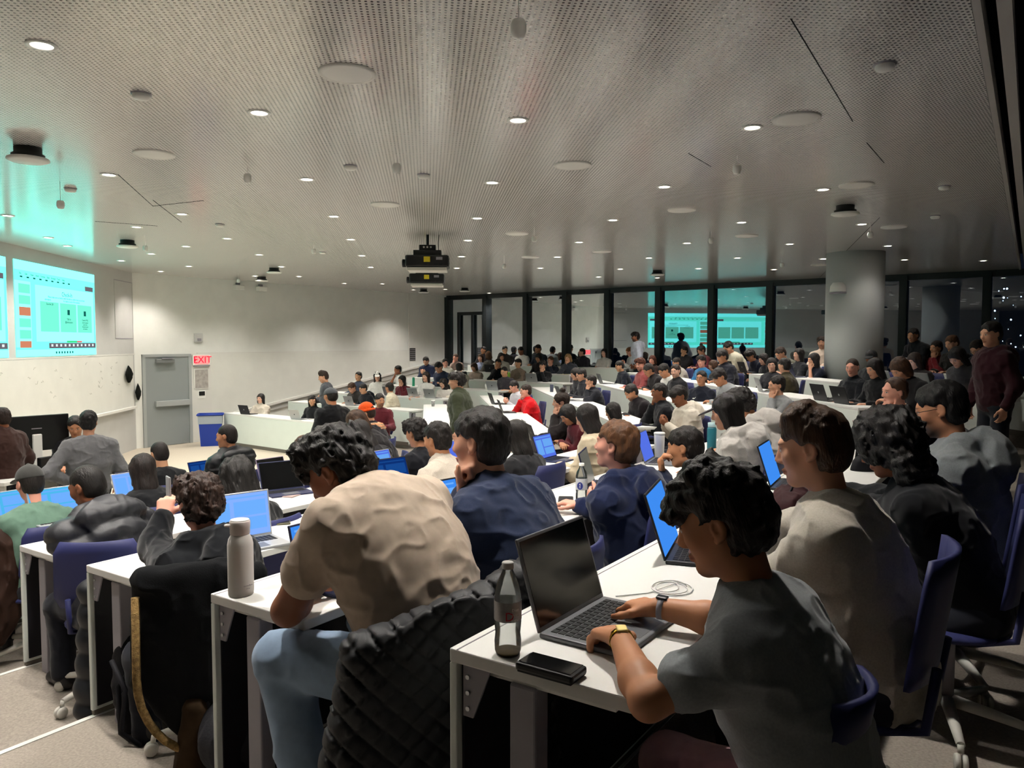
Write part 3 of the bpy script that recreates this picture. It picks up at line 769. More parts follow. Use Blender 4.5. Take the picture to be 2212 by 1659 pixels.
def A3(v): return np.array([v[0], v[1], v[2]], np.float64)
class Blob:
    def __init__(s): s.ops = []
    def cap(s, a, b, ra, rb=None, k=0.02, sub=False):
        s.ops.append(('c', A3(a), A3(b), ra, ra if rb is None else rb, k, sub)); return s
    def ell(s, c, r, R=None, k=0.03, sub=False):
        s.ops.append(('e', A3(c), A3(r), None if R is None else np.array([[R[i][j] for j in range(3)] for i in range(3)]), 0, k, sub)); return s
    def cut(s, o, n, k=0.006):
        n = A3(n); n = n / np.linalg.norm(n)
        s.ops.append(('p', A3(o), n, 0, 0, k, True)); return s
    def bounds(s):
        lo, hi = np.full(3, 1e9), np.full(3, -1e9)
        for o in s.ops:
            if o[6]: continue
            if o[0] == 'c':
                r = max(o[3], o[4])
                lo = np.minimum(lo, np.minimum(o[1], o[2]) - r); hi = np.maximum(hi, np.maximum(o[1], o[2]) + r)
            elif o[0] == 'e':
                r = o[2] if o[3] is None else np.sqrt(((o[3] * o[2][None, :]) ** 2).sum(1))
                lo = np.minimum(lo, o[1] - r); hi = np.maximum(hi, o[1] + r)
        return lo, hi
    def mesh(s, name, h, disp=None, pad=0.0, minpart=True):
        lo, hi = s.bounds(); lo -= 2.5 * h + pad + 0.01; hi += 2.5 * h + pad + 0.01
        n = np.ceil((hi - lo) / h).astype(int) + 1
        ax = [(lo[i] + h * np.arange(n[i])).astype(np.float32) for i in range(3)]
        D = np.full(tuple(n), 1.0, np.float32)
        for o in s.ops:
            kk = max(o[5], 1e-4)
            if o[0] == 'p':
                q = ((ax[0] - o[1][0]) * o[2][0])[:, None, None] + ((ax[1] - o[1][1]) * o[2][1])[None, :, None] + ((ax[2] - o[1][2]) * o[2][2])[None, None, :]
                np.maximum(D, q.astype(np.float32), out=D); continue
            if o[0] == 'c': r = max(o[3], o[4]); bl = np.minimum(o[1], o[2]) - r; bh = np.maximum(o[1], o[2]) + r
            else:
                r = o[2] if o[3] is None else np.sqrt(((o[3] * o[2][None, :]) ** 2).sum(1)); bl = o[1] - r; bh = o[1] + r
            m = kk + pad + 2.2 * h
            i0 = np.clip(np.floor((bl - m - lo) / h).astype(int), 0, n); i1 = np.clip(np.ceil((bh + m - lo) / h).astype(int) + 1, 0, n)
            if (i1 <= i0).any(): continue
            sl = tuple(slice(i0[i], i1[i]) for i in range(3))
            X = ax[0][sl[0]][:, None, None]; Y = ax[1][sl[1]][None, :, None]; Z = ax[2][sl[2]][None, None, :]
            if o[0] == 'c':
                a, b = o[1], o[2]; ba = b - a; L2 = float(ba @ ba) + 1e-12
                px, py, pz = X - np.float32(a[0]), Y - np.float32(a[1]), Z - np.float32(a[2])
                t = (px * np.float32(ba[0] / L2) + py * np.float32(ba[1] / L2) + pz * np.float32(ba[2] / L2))
                np.clip(t, 0, 1, out=t)
                q = np.sqrt((px - t * np.float32(ba[0])) ** 2 + (py - t * np.float32(ba[1])) ** 2 + (pz - t * np.float32(ba[2])) ** 2) - (np.float32(o[3]) + t * np.float32(o[4] - o[3]))
            else:
                c, rr = o[1], o[2]
                px, py, pz = X - np.float32(c[0]), Y - np.float32(c[1]), Z - np.float32(c[2])
                if o[3] is not None:
                    M = o[3].T.astype(np.float32)
                    px, py, pz = (M[0, 0] * px + M[0, 1] * py + M[0, 2] * pz, M[1, 0] * px + M[1, 1] * py + M[1, 2] * pz, M[2, 0] * px + M[2, 1] * py + M[2, 2] * pz)
                rr = rr.astype(np.float32)
                k0 = np.sqrt((px / rr[0]) ** 2 + (py / rr[1]) ** 2 + (pz / rr[2]) ** 2)
                k1 = np.sqrt((px / rr[0] ** 2) ** 2 + (py / rr[1] ** 2) ** 2 + (pz / rr[2] ** 2) ** 2) + 1e-6
                q = k0 * (k0 - 1) / k1
            S = D[sl]
            if o[6]:
                q = -q; hh = np.maximum(kk - np.abs(S - q), 0) / kk
                D[sl] = np.maximum(S, q) + hh * hh * (kk * 0.25)
            else:
                hh = np.maximum(kk - np.abs(S - q), 0) / kk
                D[sl] = np.minimum(S, q) - hh * hh * (kk * 0.25)
        if disp is not None:
            idx = np.nonzero(np.abs(D) < 0.035 + pad)
            P = np.stack([ax[i][idx[i]] for i in range(3)], 1)
            D[idx] += disp(P)
        return surface_nets(name, D, lo, h)

def surface_nets(name, D, lo, h):
    S = D < 0
    n = D.shape
    c8 = [(i, j, k) for i in (0, 1) for j in (0, 1) for k in (0, 1)]
    cnt = np.zeros((n[0] - 1, n[1] - 1, n[2] - 1), np.uint8)
    for i, j, k in c8: cnt += S[i:n[0] - 1 + i, j:n[1] - 1 + j, k:n[2] - 1 + k]
    act = np.nonzero((cnt > 0) & (cnt < 8))
    N = len(act[0])
    ids = np.full(cnt.shape, -1, np.int32); ids[act] = np.arange(N)
    V = {c: D[act[0] + c[0], act[1] + c[1], act[2] + c[2]] for c in c8}
    acc = np.zeros((N, 3), np.float32); w = np.zeros(N, np.float32)
    for a in c8:
        for d in range(3):
            if a[d]: continue
            b = list(a); b[d] = 1; b = tuple(b)
            va, vb = V[a], V[b]; m = (va < 0) != (vb < 0)
            t = np.where(m, va / np.where(m, va - vb, 1), 0)
            for q in range(3): acc[:, q] += m * ((a[q] + t) if q == d else a[q])
            w += m
    P = (acc / w[:, None] + np.stack(act, 1)) * h + lo[None, :]
    F = []
    for d in range(3):
        u, v = (d + 1) % 3, (d + 2) % 3
        A = [slice(None)] * 3; B = [slice(None)] * 3
        A[d] = slice(0, n[d] - 1); B[d] = slice(1, n[d])
        s0, s1 = S[tuple(A)], S[tuple(B)]
        e = np.nonzero(s0 != s1)
        ok = (e[u] > 0) & (e[v] > 0) & (e[u] < n[u] - 1) & (e[v] < n[v] - 1)
        e = [q[ok] for q in e]
        inside = s0[tuple(e)]
        def cid(du, dv):
            q = [None] * 3; q[d] = e[d]; q[u] = e[u] - du; q[v] = e[v] - dv
            return ids[tuple(q)]
        quad = np.stack([cid(1, 1), cid(0, 1), cid(0, 0), cid(1, 0)], 1)
        quad[~inside] = quad[~inside][:, ::-1]
        F.append(quad)
    F = np.concatenate(F)
    F = F[(F >= 0).all(1)]
    me = bpy.data.meshes.new(name)
    me.vertices.add(N); me.vertices.foreach_set('co', P.astype(np.float32).ravel())
    me.loops.add(len(F) * 4); me.loops.foreach_set('vertex_index', F.astype(np.int32).ravel())
    me.polygons.add(len(F)); me.polygons.foreach_set('loop_start', np.arange(0, len(F) * 4, 4, dtype=np.int32))
    me.polygons.foreach_set('loop_total', np.full(len(F), 4, np.int32))
    me.polygons.foreach_set('use_smooth', np.ones(len(F), bool))
    me.update(calc_edges=True)
    me.materials.append(None)
    return me
# ------------------------------------------------------------------ people
def skin_mat(key, col, brow='#1c1410', beard=0.0, lip=0.0):
    name = 'skin_' + key
    if name in MATS: return MATS[name]
    m = bpy.data.materials.new(name); m.use_nodes = True
    nt = m.node_tree; b = nt.nodes['Principled BSDF']
    b.inputs['Roughness'].default_value = 0.52; b.inputs['Specular IOR Level'].default_value = 0.35
    b.inputs['Subsurface Weight'].default_value = 0.0
    at = nt.nodes.new('ShaderNodeAttribute'); at.attribute_name = 'hp'
    ab = nt.nodes.new('ShaderNodeVectorMath'); ab.operation = 'ABSOLUTE'
    sep = nt.nodes.new('ShaderNodeSeparateXYZ'); nt.links.new(at.outputs['Vector'], sep.inputs[0])
    ax = nt.nodes.new('ShaderNodeMath'); ax.operation = 'ABSOLUTE'; nt.links.new(sep.outputs[0], ax.inputs[0])
    cb = nt.nodes.new('ShaderNodeCombineXYZ')
    nt.links.new(ax.outputs[0], cb.inputs[0]); nt.links.new(sep.outputs[1], cb.inputs[1]); nt.links.new(sep.outputs[2], cb.inputs[2])
    base = C(col)
    nz = nt.nodes.new('ShaderNodeTexNoise'); nz.inputs['Scale'].default_value = 14
    tc = nt.nodes.new('ShaderNodeTexCoord'); nt.links.new(tc.outputs['Object'], nz.inputs['Vector'])
    mx0 = nt.nodes.new('ShaderNodeMix'); mx0.data_type = 'RGBA'
    mx0.inputs[6].default_value = tuple(v * 0.9 for v in base[:3]) + (1,)
    mx0.inputs[7].default_value = (min(base[0] * 1.12, 1), base[1] * 1.0, base[2] * 0.95, 1)
    nt.links.new(nz.outputs[0], mx0.inputs[0])
    cur = mx0.outputs[2]
    def feat(c, r, colr, soft=0.25, fac=1.0):
        nonlocal cur
        s = nt.nodes.new('ShaderNodeVectorMath'); s.operation = 'SUBTRACT'; s.inputs[1].default_value = c
        nt.links.new(cb.outputs[0], s.inputs[0])
        dv = nt.nodes.new('ShaderNodeVectorMath'); dv.operation = 'DIVIDE'; dv.inputs[1].default_value = r
        nt.links.new(s.outputs[0], dv.inputs[0])
        ln = nt.nodes.new('ShaderNodeVectorMath'); ln.operation = 'LENGTH'; nt.links.new(dv.outputs[0], ln.inputs[0])
        mr = nt.nodes.new('ShaderNodeMapRange'); mr.inputs['From Min'].default_value = 1 - soft; mr.inputs['From Max'].default_value = 1 + soft
        mr.inputs['To Min'].default_value = fac; mr.inputs['To Max'].default_value = 0
        nt.links.new(ln.outputs['Value'], mr.inputs[0])
        mx = nt.nodes.new('ShaderNodeMix'); mx.data_type = 'RGBA'
        nt.links.new(mr.outputs[0], mx.inputs[0]); nt.links.new(cur, mx.inputs[6]); mx.inputs[7].default_value = C(colr)
        cur = mx.outputs[2]
    lipc = (base[0] * 0.62, base[1] * 0.36, base[2] * 0.36)
    if beard: feat((0.0, 0.045, -0.085), (0.066, 0.066, 0.055), brow, 0.35, beard)
    if beard: feat((0.0, 0.10, -0.047), (0.028, 0.03, 0.010), brow, 0.4, beard)
    feat((0.0, 0.100, -0.0655), (0.026, 0.03, 0.0085), lipc, 0.3, 0.85)
    feat((0.0, 0.110, -0.0655), (0.024, 0.04, 0.0016), tuple(v * 0.3 for v in base[:3]), 0.5, 0.8)
    feat((0.031, 0.090, 0.006), (0.0155, 0.03, 0.0075), (base[0] * .5, base[1] * .42, base[2] * .42), 0.35, 0.5)  # shade of the eye socket painted into the skin colour
    feat((0.031, 0.093, 0.0055), (0.0125, 0.03, 0.0052), '#d8d2cc', 0.2)
    feat((0.031, 0.095, 0.0055), (0.0058, 0.03, 0.0058), '#120c09', 0.2)
    feat((0.032, 0.090, 0.0125), (0.0155, 0.03, 0.0017), '#140d0a', 0.4, 0.75)
    feat((0.033, 0.092, 0.0265), (0.0190, 0.03, 0.0036), brow, 0.5, 0.8)
    feat((0.010, 0.112, -0.0385), (0.0045, 0.012, 0.0032), (base[0] * .25, base[1] * .15, base[2] * .15), 0.4, 0.9)
    nt.links.new(cur, b.inputs['Base Color'])
    MATS[name] = m
    return m

def V3(*a): return Vector(a) if len(a) == 3 else Vector(a[0])
def ik(S, W, l1, l2, pole):
    d = W - S; L = min(d.length, (l1 + l2) * 0.995)
    if d.length > L: W = S + d.normalized() * L
    d = W - S; u = d.normalized()
    x = (l1 * l1 - l2 * l2 + L * L) / (2 * L); hh = math.sqrt(max(l1 * l1 - x * x, 1e-6))
    p = pole - u * pole.dot(u)
    if p.length < 1e-4: p = Vector((0, 0, -1)) - u * -u.z
    return S + u * x + p.normalized() * hh, W

def hand_ops(B, W, f, n, side, curl=(25, 35, 25), spread=1.0, sc=1.0, thumb=(0.6, 0.75, 0.1), k=0.008):
    """W wrist, f towards the fingers, n out of the palm, side +1 if the thumb lies along f x n"""
    f = f.normalized(); n = (n - f * n.dot(f)).normalized(); s = f.cross(n) * side
    base = []
    for i, off in enumerate((0.031, 0.0105, -0.0105, -0.030)):
        kn = W + f * (0.088 - abs(i - 1) * 0.005) * sc + s * off * sc - n * 0.004
        B.cap(W + f * 0.008 + s * off * 0.62 * sc, kn, 0.0155 * sc, 0.0125 * sc, k=0.016)
        base.append(kn)
    ax = s * -1 * side
    for i, kn in enumerate(base):
        ln = (1.0, 1.1, 1.02, 0.8)[i]
        d = (f + s * (0.10, 0.03, -0.05, -0.13)[i] * spread).normalized(); p = kn; a = 0
        for j, (l, r0, r1) in enumerate([(0.043, 0.0108, 0.0098), (0.027, 0.0097, 0.0088), (0.021, 0.0087, 0.0072)]):
            a += R_(curl[j] * (1 + 0.06 * (i - 1)))
            dd = d * math.cos(a) + n * math.sin(a)
            q = p + dd * l * ln * sc
            B.cap(p, q, r0 * sc, r1 * sc, k=k); p = q
    t0 = W + f * 0.022 * sc + s * 0.022 * sc + n * 0.006
    td = (f * thumb[0] + s * thumb[1] + n * thumb[2]).normalized()
    t1 = t0 + td * 0.045 * sc
    td2 = (td * 0.6 + f * 0.6 + n * 0.12).normalized(); t2 = t1 + td2 * 0.032 * sc; t3 = t2 + (td2 * 0.8 + f * 0.35).normalized() * 0.026 * sc
    B.cap(t0, t1, 0.016 * sc, 0.0125 * sc, k=0.016); B.cap(t1, t2, 0.0118 * sc, 0.0105 * sc, k=k); B.cap(t2, t3, 0.0104 * sc, 0.008 * sc, k=k)

def pose(lean=0.15, side=0.0, twist=0.0, hunch=0.0, head=(0, 0, 0), lh=(-0.14, 0.43, 0.78), rh=(0.14, 0.43, 0.78), le=None, re=None,
         lhd=None, rhd=None, lpn=(0, 0, -1), rpn=(0, 0, -1), lcurl=(22, 30, 20), rcurl=(22, 30, 20), stand=False, build=1.0, headpos=None,
         knees=0.13, feet=0.40, lpole=(-0.6, -0.5, -0.7), rpole=(0.6, -0.5, -0.7), hs=1.0, neck=0.0, kneez=0.50, handsc=1.0, wide=1.0, headoff=None):
    J = {}
    zp = 0.95 if stand else 0.54
    P = Vector((0, 0, zp))
    def sv(a): return Vector((math.sin(side), math.sin(a) * math.cos(side), math.cos(a) * math.cos(side)))
    a1, a2 = lean * 0.8, lean * 1.15 + hunch
    M = P + sv(a1) * 0.25
    N = M + sv(a2) * 0.27
    tw = Matrix.Rotation(twist, 3, 'Z')
    rt = tw @ Vector((1, 0, 0)); rt = (rt - Vector((0, 0, 1)) * math.sin(side) * 0.8).normalized()
    J['P'], J['M'], J['N'], J['rt'] = P, M, N, rt
    J['sp1'], J['sp2'] = sv(a1), sv(a2)
    sh = N - sv(a2) * 0.06
    for s_, nm in ((-1, 'L'), (1, 'R')): J['S' + nm] = sh + rt * s_ * 0.170 * build + sv(a2).cross(rt) * -0.0
    Rh = (Matrix.Rotation(head[0], 3, 'Z') @ Matrix.Rotation(-head[1], 3, 'X') @ Matrix.Rotation(head[2], 3, 'Y'))
    J['Rh'] = Rh
    nd = (sv(a2 * 0.9 + neck) * 0.7 + Vector((0, 0, 0.5))).normalized()
    J['H'] = Vector(headpos) if headpos else N + nd * 0.095 + Rh @ Vector((0, 0.022, 0.115))
    if headoff: J['H'] = N + Vector(headoff)
    l1, l2 = 0.285 * hs, 0.255 * hs
    for nm, tgt, el, pole in (('L', lh, le, lpole), ('R', rh, re, rpole)):
        W = Vector(tgt); S = J['S' + nm]
        if el is not None: E = Vector(el)
        else: E, W = ik(S, W, l1, l2, Vector(pole))
        J['E' + nm], J['W' + nm] = E, W
    J['fL'] = Vector(lhd) if lhd else (J['WL'] - J['EL']).normalized() * 0.6 + Vector((0.15, 0.5, -0.1))
    J['fR'] = Vector(rhd) if rhd else (J['WR'] - J['ER']).normalized() * 0.6 + Vector((-0.15, 0.5, -0.1))
    J['nL'], J['nR'], J['cL'], J['cR'] = Vector(lpn), Vector(rpn), lcurl, rcurl
    for s_, nm in ((-1, 'L'), (1, 'R')):
        if stand:
            J['hip' + nm] = P + Vector((s_ * 0.09, 0, -0.03)); J['K' + nm] = Vector((s_ * 0.11, 0.02, 0.5)); J['A' + nm] = Vector((s_ * 0.12, -0.02, 0.09))
        else:
            J['hip' + nm] = P + Vector((s_ * 0.09, 0.02, -0.03)); J['K' + nm] = Vector((s_ * knees, 0.44, kneez)); J['A' + nm] = Vector((s_ * knees, feet, 0.09))
    J['build'], J['hsc'], J['wide'] = build, handsc, wide
    return J
def rot_to(z, x):
    z = z.normalized(); x = (x - z * x.dot(z)).normalized(); y = z.cross(x)
    return ((x.x, y.x, z.x), (x.y, y.y, z.y), (x.z, y.z, z.z))

def torso_ops(B, J, e=0.0, k=0.06, pelvis=True):
    b = J['build']; w = J['wide']
    P, M, N, rt = J['P'], J['M'], J['N'], J['rt']
    x0 = Vector((1, 0, 0))
    if pelvis: B.ell(P + Vector((0, 0, 0.01)), (0.165 * b * w + e, 0.125 * w + e, 0.13 + e), k=k)
    R1 = rot_to(J['sp1'], (x0 + rt)); R2 = rot_to(J['sp2'], rt)
    B.ell(P + (M - P) * 0.75, (0.152 * b * w + e, 0.112 * w + e, 0.19 + e), R1, k=k)
    B.ell(M + (N - M) * 0.42, (0.172 * b + e, 0.115 + e, 0.18 + e), R2, k=k)
    B.cap(J['SL'], J['SR'], 0.050 + e * .8, 0.050 + e * .8, k=k)
    for nm in 'LR': B.cap(N + (J['S' + nm] - N) * 0.15 - J['sp2'] * 0.012, J['S' + nm], 0.047 + e * .8, 0.050 + e * .8, k=k)

def head_ops(B, J):
    H, Rm = J['H'], J['Rh']
    def T(x, y, z): return H + Rm @ Vector((x, y, z))
    R = [[Rm[i][j] for j in range(3)] for i in range(3)]
    B.ell(T(0, -0.012, 0.032), (0.075, 0.094, 0.086), R, k=0.02)
    B.ell(T(0, 0.028, -0.030), (0.060, 0.064, 0.080), R, k=0.04)
    B.cap(T(-0.040, 0.0, -0.066), T(-0.012, 0.060, -0.098), 0.022, 0.018, k=0.03)
    B.cap(T(0.040, 0.0, -0.066), T(0.012, 0.060, -0.098), 0.022, 0.018, k=0.03)
    B.ell(T(0, 0.072, -0.096), (0.018, 0.016, 0.014), R, k=0.02)
    B.cap(T(-0.036, 0.078, 0.026), T(0.036, 0.078, 0.026), 0.013, 0.013, k=0.02)
    for s in (-1, 1):
        B.ell(T(s * 0.042, 0.058, -0.018), (0.022, 0.022, 0.022), R, k=0.025)
        B.ell(T(s * 0.032, 0.104, 0.004), (0.017, 0.017, 0.011), R, k=0.014, sub=True)
        B.ell(T(s * 0.031, 0.0795, 0.0055), (0.0125, 0.0125, 0.0115), R, k=0.003)
    B.cap(T(0, 0.090, 0.012), T(0, 0.108, -0.026), 0.0085, 0.0115, k=0.014)
    for s in (-1, 1): B.ell(T(s * 0.011, 0.099, -0.033), (0.008, 0.010, 0.008), R, k=0.008)
    B.ell(T(0, 0.0915, -0.0605), (0.021, 0.011, 0.0055), R, k=0.006)
    B.ell(T(0, 0.0895, -0.0705), (0.019, 0.011, 0.0062), R, k=0.006)
    for s in (-1, 1):
        B.ell(T(s * 0.079, -0.014, -0.002), (0.010, 0.020, 0.032), R, k=0.004)
        B.ell(T(s * 0.089, -0.009, 0.001), (0.010, 0.011, 0.019), R, k=0.004, sub=True)
        B.ell(T(s * 0.076, -0.002, -0.030), (0.007, 0.009, 0.009), R, k=0.006)
    nb = J['N'] - J['sp2'] * 0.02
    w = 0.052 if J['build'] > 0.93 else 0.046
    B.cap(T(0, -0.028, -0.045), nb, w, w + 0.008, k=0.03)

def body_mesh(J, h, name='body', legs=True, arms='LR'):
    B = Blob()
    torso_ops(B, J, -0.006)
    if legs:
        for nm in 'LR':
            B.cap(J['hip' + nm], J['K' + nm], 0.07, 0.05, k=0.04); B.cap(J['K' + nm], J['A' + nm], 0.046, 0.034, k=0.03)
            B.cap(J['A' + nm] + Vector((0, -0.03, -0.04)), J['A' + nm] + Vector((0, 0.15, -0.055)), 0.034, 0.028, k=0.03)
    sc = J['hsc']
    for nm, sd in (('L', -1), ('R', 1)):
        S, E, W = J['S' + nm], J['E' + nm], J['W' + nm]
        B.cap(S, E, 0.047 * J['build'], 0.038 * J['build'], k=0.04)
        mid = E + (W - E) * 0.3
        B.cap(E, mid, 0.037 * J['build'], 0.041 * J['build'], k=0.02); B.cap(mid, W, 0.041 * J['build'], 0.026 * J['build'], k=0.02)
        f = J['f' + nm]; n = J['n' + nm]
        hand_ops(B, W, f, n, sd, J['c' + nm], sc=sc)
    head_ops(B, J)
    me = B.mesh(name, h)
    Nv = len(me.vertices)
    co = np.empty(Nv * 3, np.float32); me.vertices.foreach_get('co', co); co = co.reshape(-1, 3)
    Rm = np.array([[J['Rh'][i][j] for j in range(3)] for i in range(3)])
    hp = (co - A3(J['H'])) @ Rm
    at = me.attributes.new('hp', 'FLOAT_VECTOR', 'POINT'); at.data.foreach_set('vector', hp.astype(np.float32).ravel())
    return me

def fold(amp, seed=0.0, sc=(9, 9, 9), fine=0.0):
    def f(P):
        q = P * np.array(sc, np.float32) + seed
        n1 = vnoise(q); r = 1 - np.abs(n1) * 2
        n2 = vnoise(q * 2.3 + 7.1)
        r2 = 1 - np.abs(vnoise((P[:, [1, 2, 0]] * np.array(sc, np.float32)[[1, 2, 0]]) * 1.9 + seed + 11.3)) * 2.2
        d = amp * (-0.75 * np.clip(r, 0, 1) ** 2 + 0.3 * n2 - 0.5 * np.clip(r2, 0, 1) ** 2 + 0.2)
        if fine: d = d + fine * vnoise(P * 60)
        return d.astype(np.float32)
    return f

def top_mesh(J, h, kind='sweater', name='shirt', seed=0.0, sleeve=1.0, e=0.016, hem=None):
    """kind: tee, sweater, hoodie, jacket, puffer"""
    B = Blob()
    ee = {'tee': 0.012, 'sweater': 0.018, 'hoodie': 0.026, 'jacket': 0.028, 'puffer': 0.045}[kind] if e is None else e
    torso_ops(B, J, ee, k=0.07)
    B.ell(J['P'] + (J['N'] - J['P']) * 0.58, (0.165 * J['build'] + ee, 0.118 * J['wide'] + ee, 0.27), rot_to(J['sp1'] + J['sp2'], J['rt']), k=0.09)
    for nm in 'LR':
        S, E, W = J['S' + nm], J['E' + nm], J['W' + nm]
        b = J['build']
        if kind == 'tee':
            q = S + (E - S) * (0.62 * sleeve)
            B.cap(S, q, 0.052 * b + ee * .4, 0.056 * b + ee * .5, k=0.045)
            dr = (E - S).normalized()
        else:
            B.cap(S, E, 0.049 * b + ee * .75, 0.044 * b + ee * .8, k=0.045)
            q = E + (W - E) * (0.94 * sleeve)
            B.cap(E, q, 0.044 * b + ee, 0.030 * b + ee * 0.7, k=0.03)
    N, H = J['N'], J['H']
    nk = (H - N).normalized()
    if kind in ('tee', 'sweater'):
        B.cap(N - nk * 0.02, N + nk * 0.015, 0.066 + ee * .3, 0.060 + ee * .3, k=0.03)
    if kind == 'jacket':
        B.cap(N - nk * 0.02, N + nk * 0.055, 0.078, 0.074, k=0.03)
    if kind in ('hoodie', 'puffer'):
        bk = J['rt'].cross(J['sp2']) * -1
        bk = Vector((bk.x, bk.y, bk.z)); bk = -bk if bk.y > 0 else bk
        r = 0.052 if kind == 'hoodie' else 0.058
        pts = [N + J['rt'] * 0.075 + nk * 0.0 - bk * 0.06, N + J['rt'] * 0.10 + nk * 0.035 + bk * 0.03, N + bk * 0.125 + nk * 0.03, N - J['rt'] * 0.10 + nk * 0.035 + bk * 0.03, N - J['rt'] * 0.075 + nk * 0.0 - bk * 0.06]
        for i in range(4): B.cap(pts[i], pts[i + 1], r * (0.7 if i in (0,) else 1), r * (0.7 if i == 3 else 1), k=0.03)
        if kind == 'hoodie': B.ell(N + bk * 0.165 - J['sp2'] * 0.055, (0.125, 0.070, 0.115), rot_to(J['sp2'], J['rt']), k=0.025)
        else:
            B.ell(N + bk * 0.15 - J['sp2'] * 0.02, (0.20, 0.085, 0.09), rot_to(J['sp2'], J['rt']), k=0.03); B.ell(N + bk * 0.15 - J['sp2'] * 0.13, (0.16, 0.07, 0.11), rot_to(J['sp2'], J['rt']), k=0.03)
    z = J['P'].z
    hz = (z - 0.085) if hem is None else hem
    B.cut((0, 0, hz), (0, 0, -1))
    if kind == 'tee':
        for nm in 'LR':
            pass
    amp = {'tee': 0.010, 'sweater': 0.012, 'hoodie': 0.014, 'jacket': 0.013, 'puffer': 0.010}[kind]
    disp = fold(amp, seed)
    if kind == 'puffer':
        base = disp
        def disp(P):
            return base(P) - 0.012 * np.abs(np.sin(P[:, 2] * 27 + P[:, 1] * 12 + 2.2 * vnoise(P * 4))).astype(np.float32) + 0.008
    return B.mesh(name, h, disp, pad=0.012)

def trouser_mesh(J, h, seed=3.0, loose=0.014, short=1.0):
    B = Blob()
    b = J['build'] * J['wide']
    B.ell(J['P'] + Vector((0, 0, 0.0)), (0.165 * b + 0.012, 0.13 * J['wide'] + 0.010, 0.13), k=0.05)
    for nm in 'LR':
        B.cap(J['hip' + nm], J['K' + nm], 0.082 + loose, 0.060 + loose, k=0.05)
        B.cap(J['K' + nm], J['K' + nm] + (J['A' + nm] - J['K' + nm]) * 0.97 * short, 0.058 + loose, 0.046 + loose * 1.3, k=0.03)
    return B.mesh('trousers', h, fold(0.010, seed, (7, 7, 7)), pad=0.012)
def shoe_mesh(J, h, nm):
    A = J['A' + nm]
    B = Blob()
    B.cap(A + Vector((0, -0.035, -0.045)), A + Vector((0, 0.15, -0.052)), 0.040, 0.036, k=0.02)
    B.cap(A + Vector((0, -0.02, 0.0)), A + Vector((0, 0.03, -0.03)), 0.040, 0.038, k=0.03)
    B.cut((0, 0, A.z - 0.088), (0, 0, -1))
    return B.mesh('shoe', h)

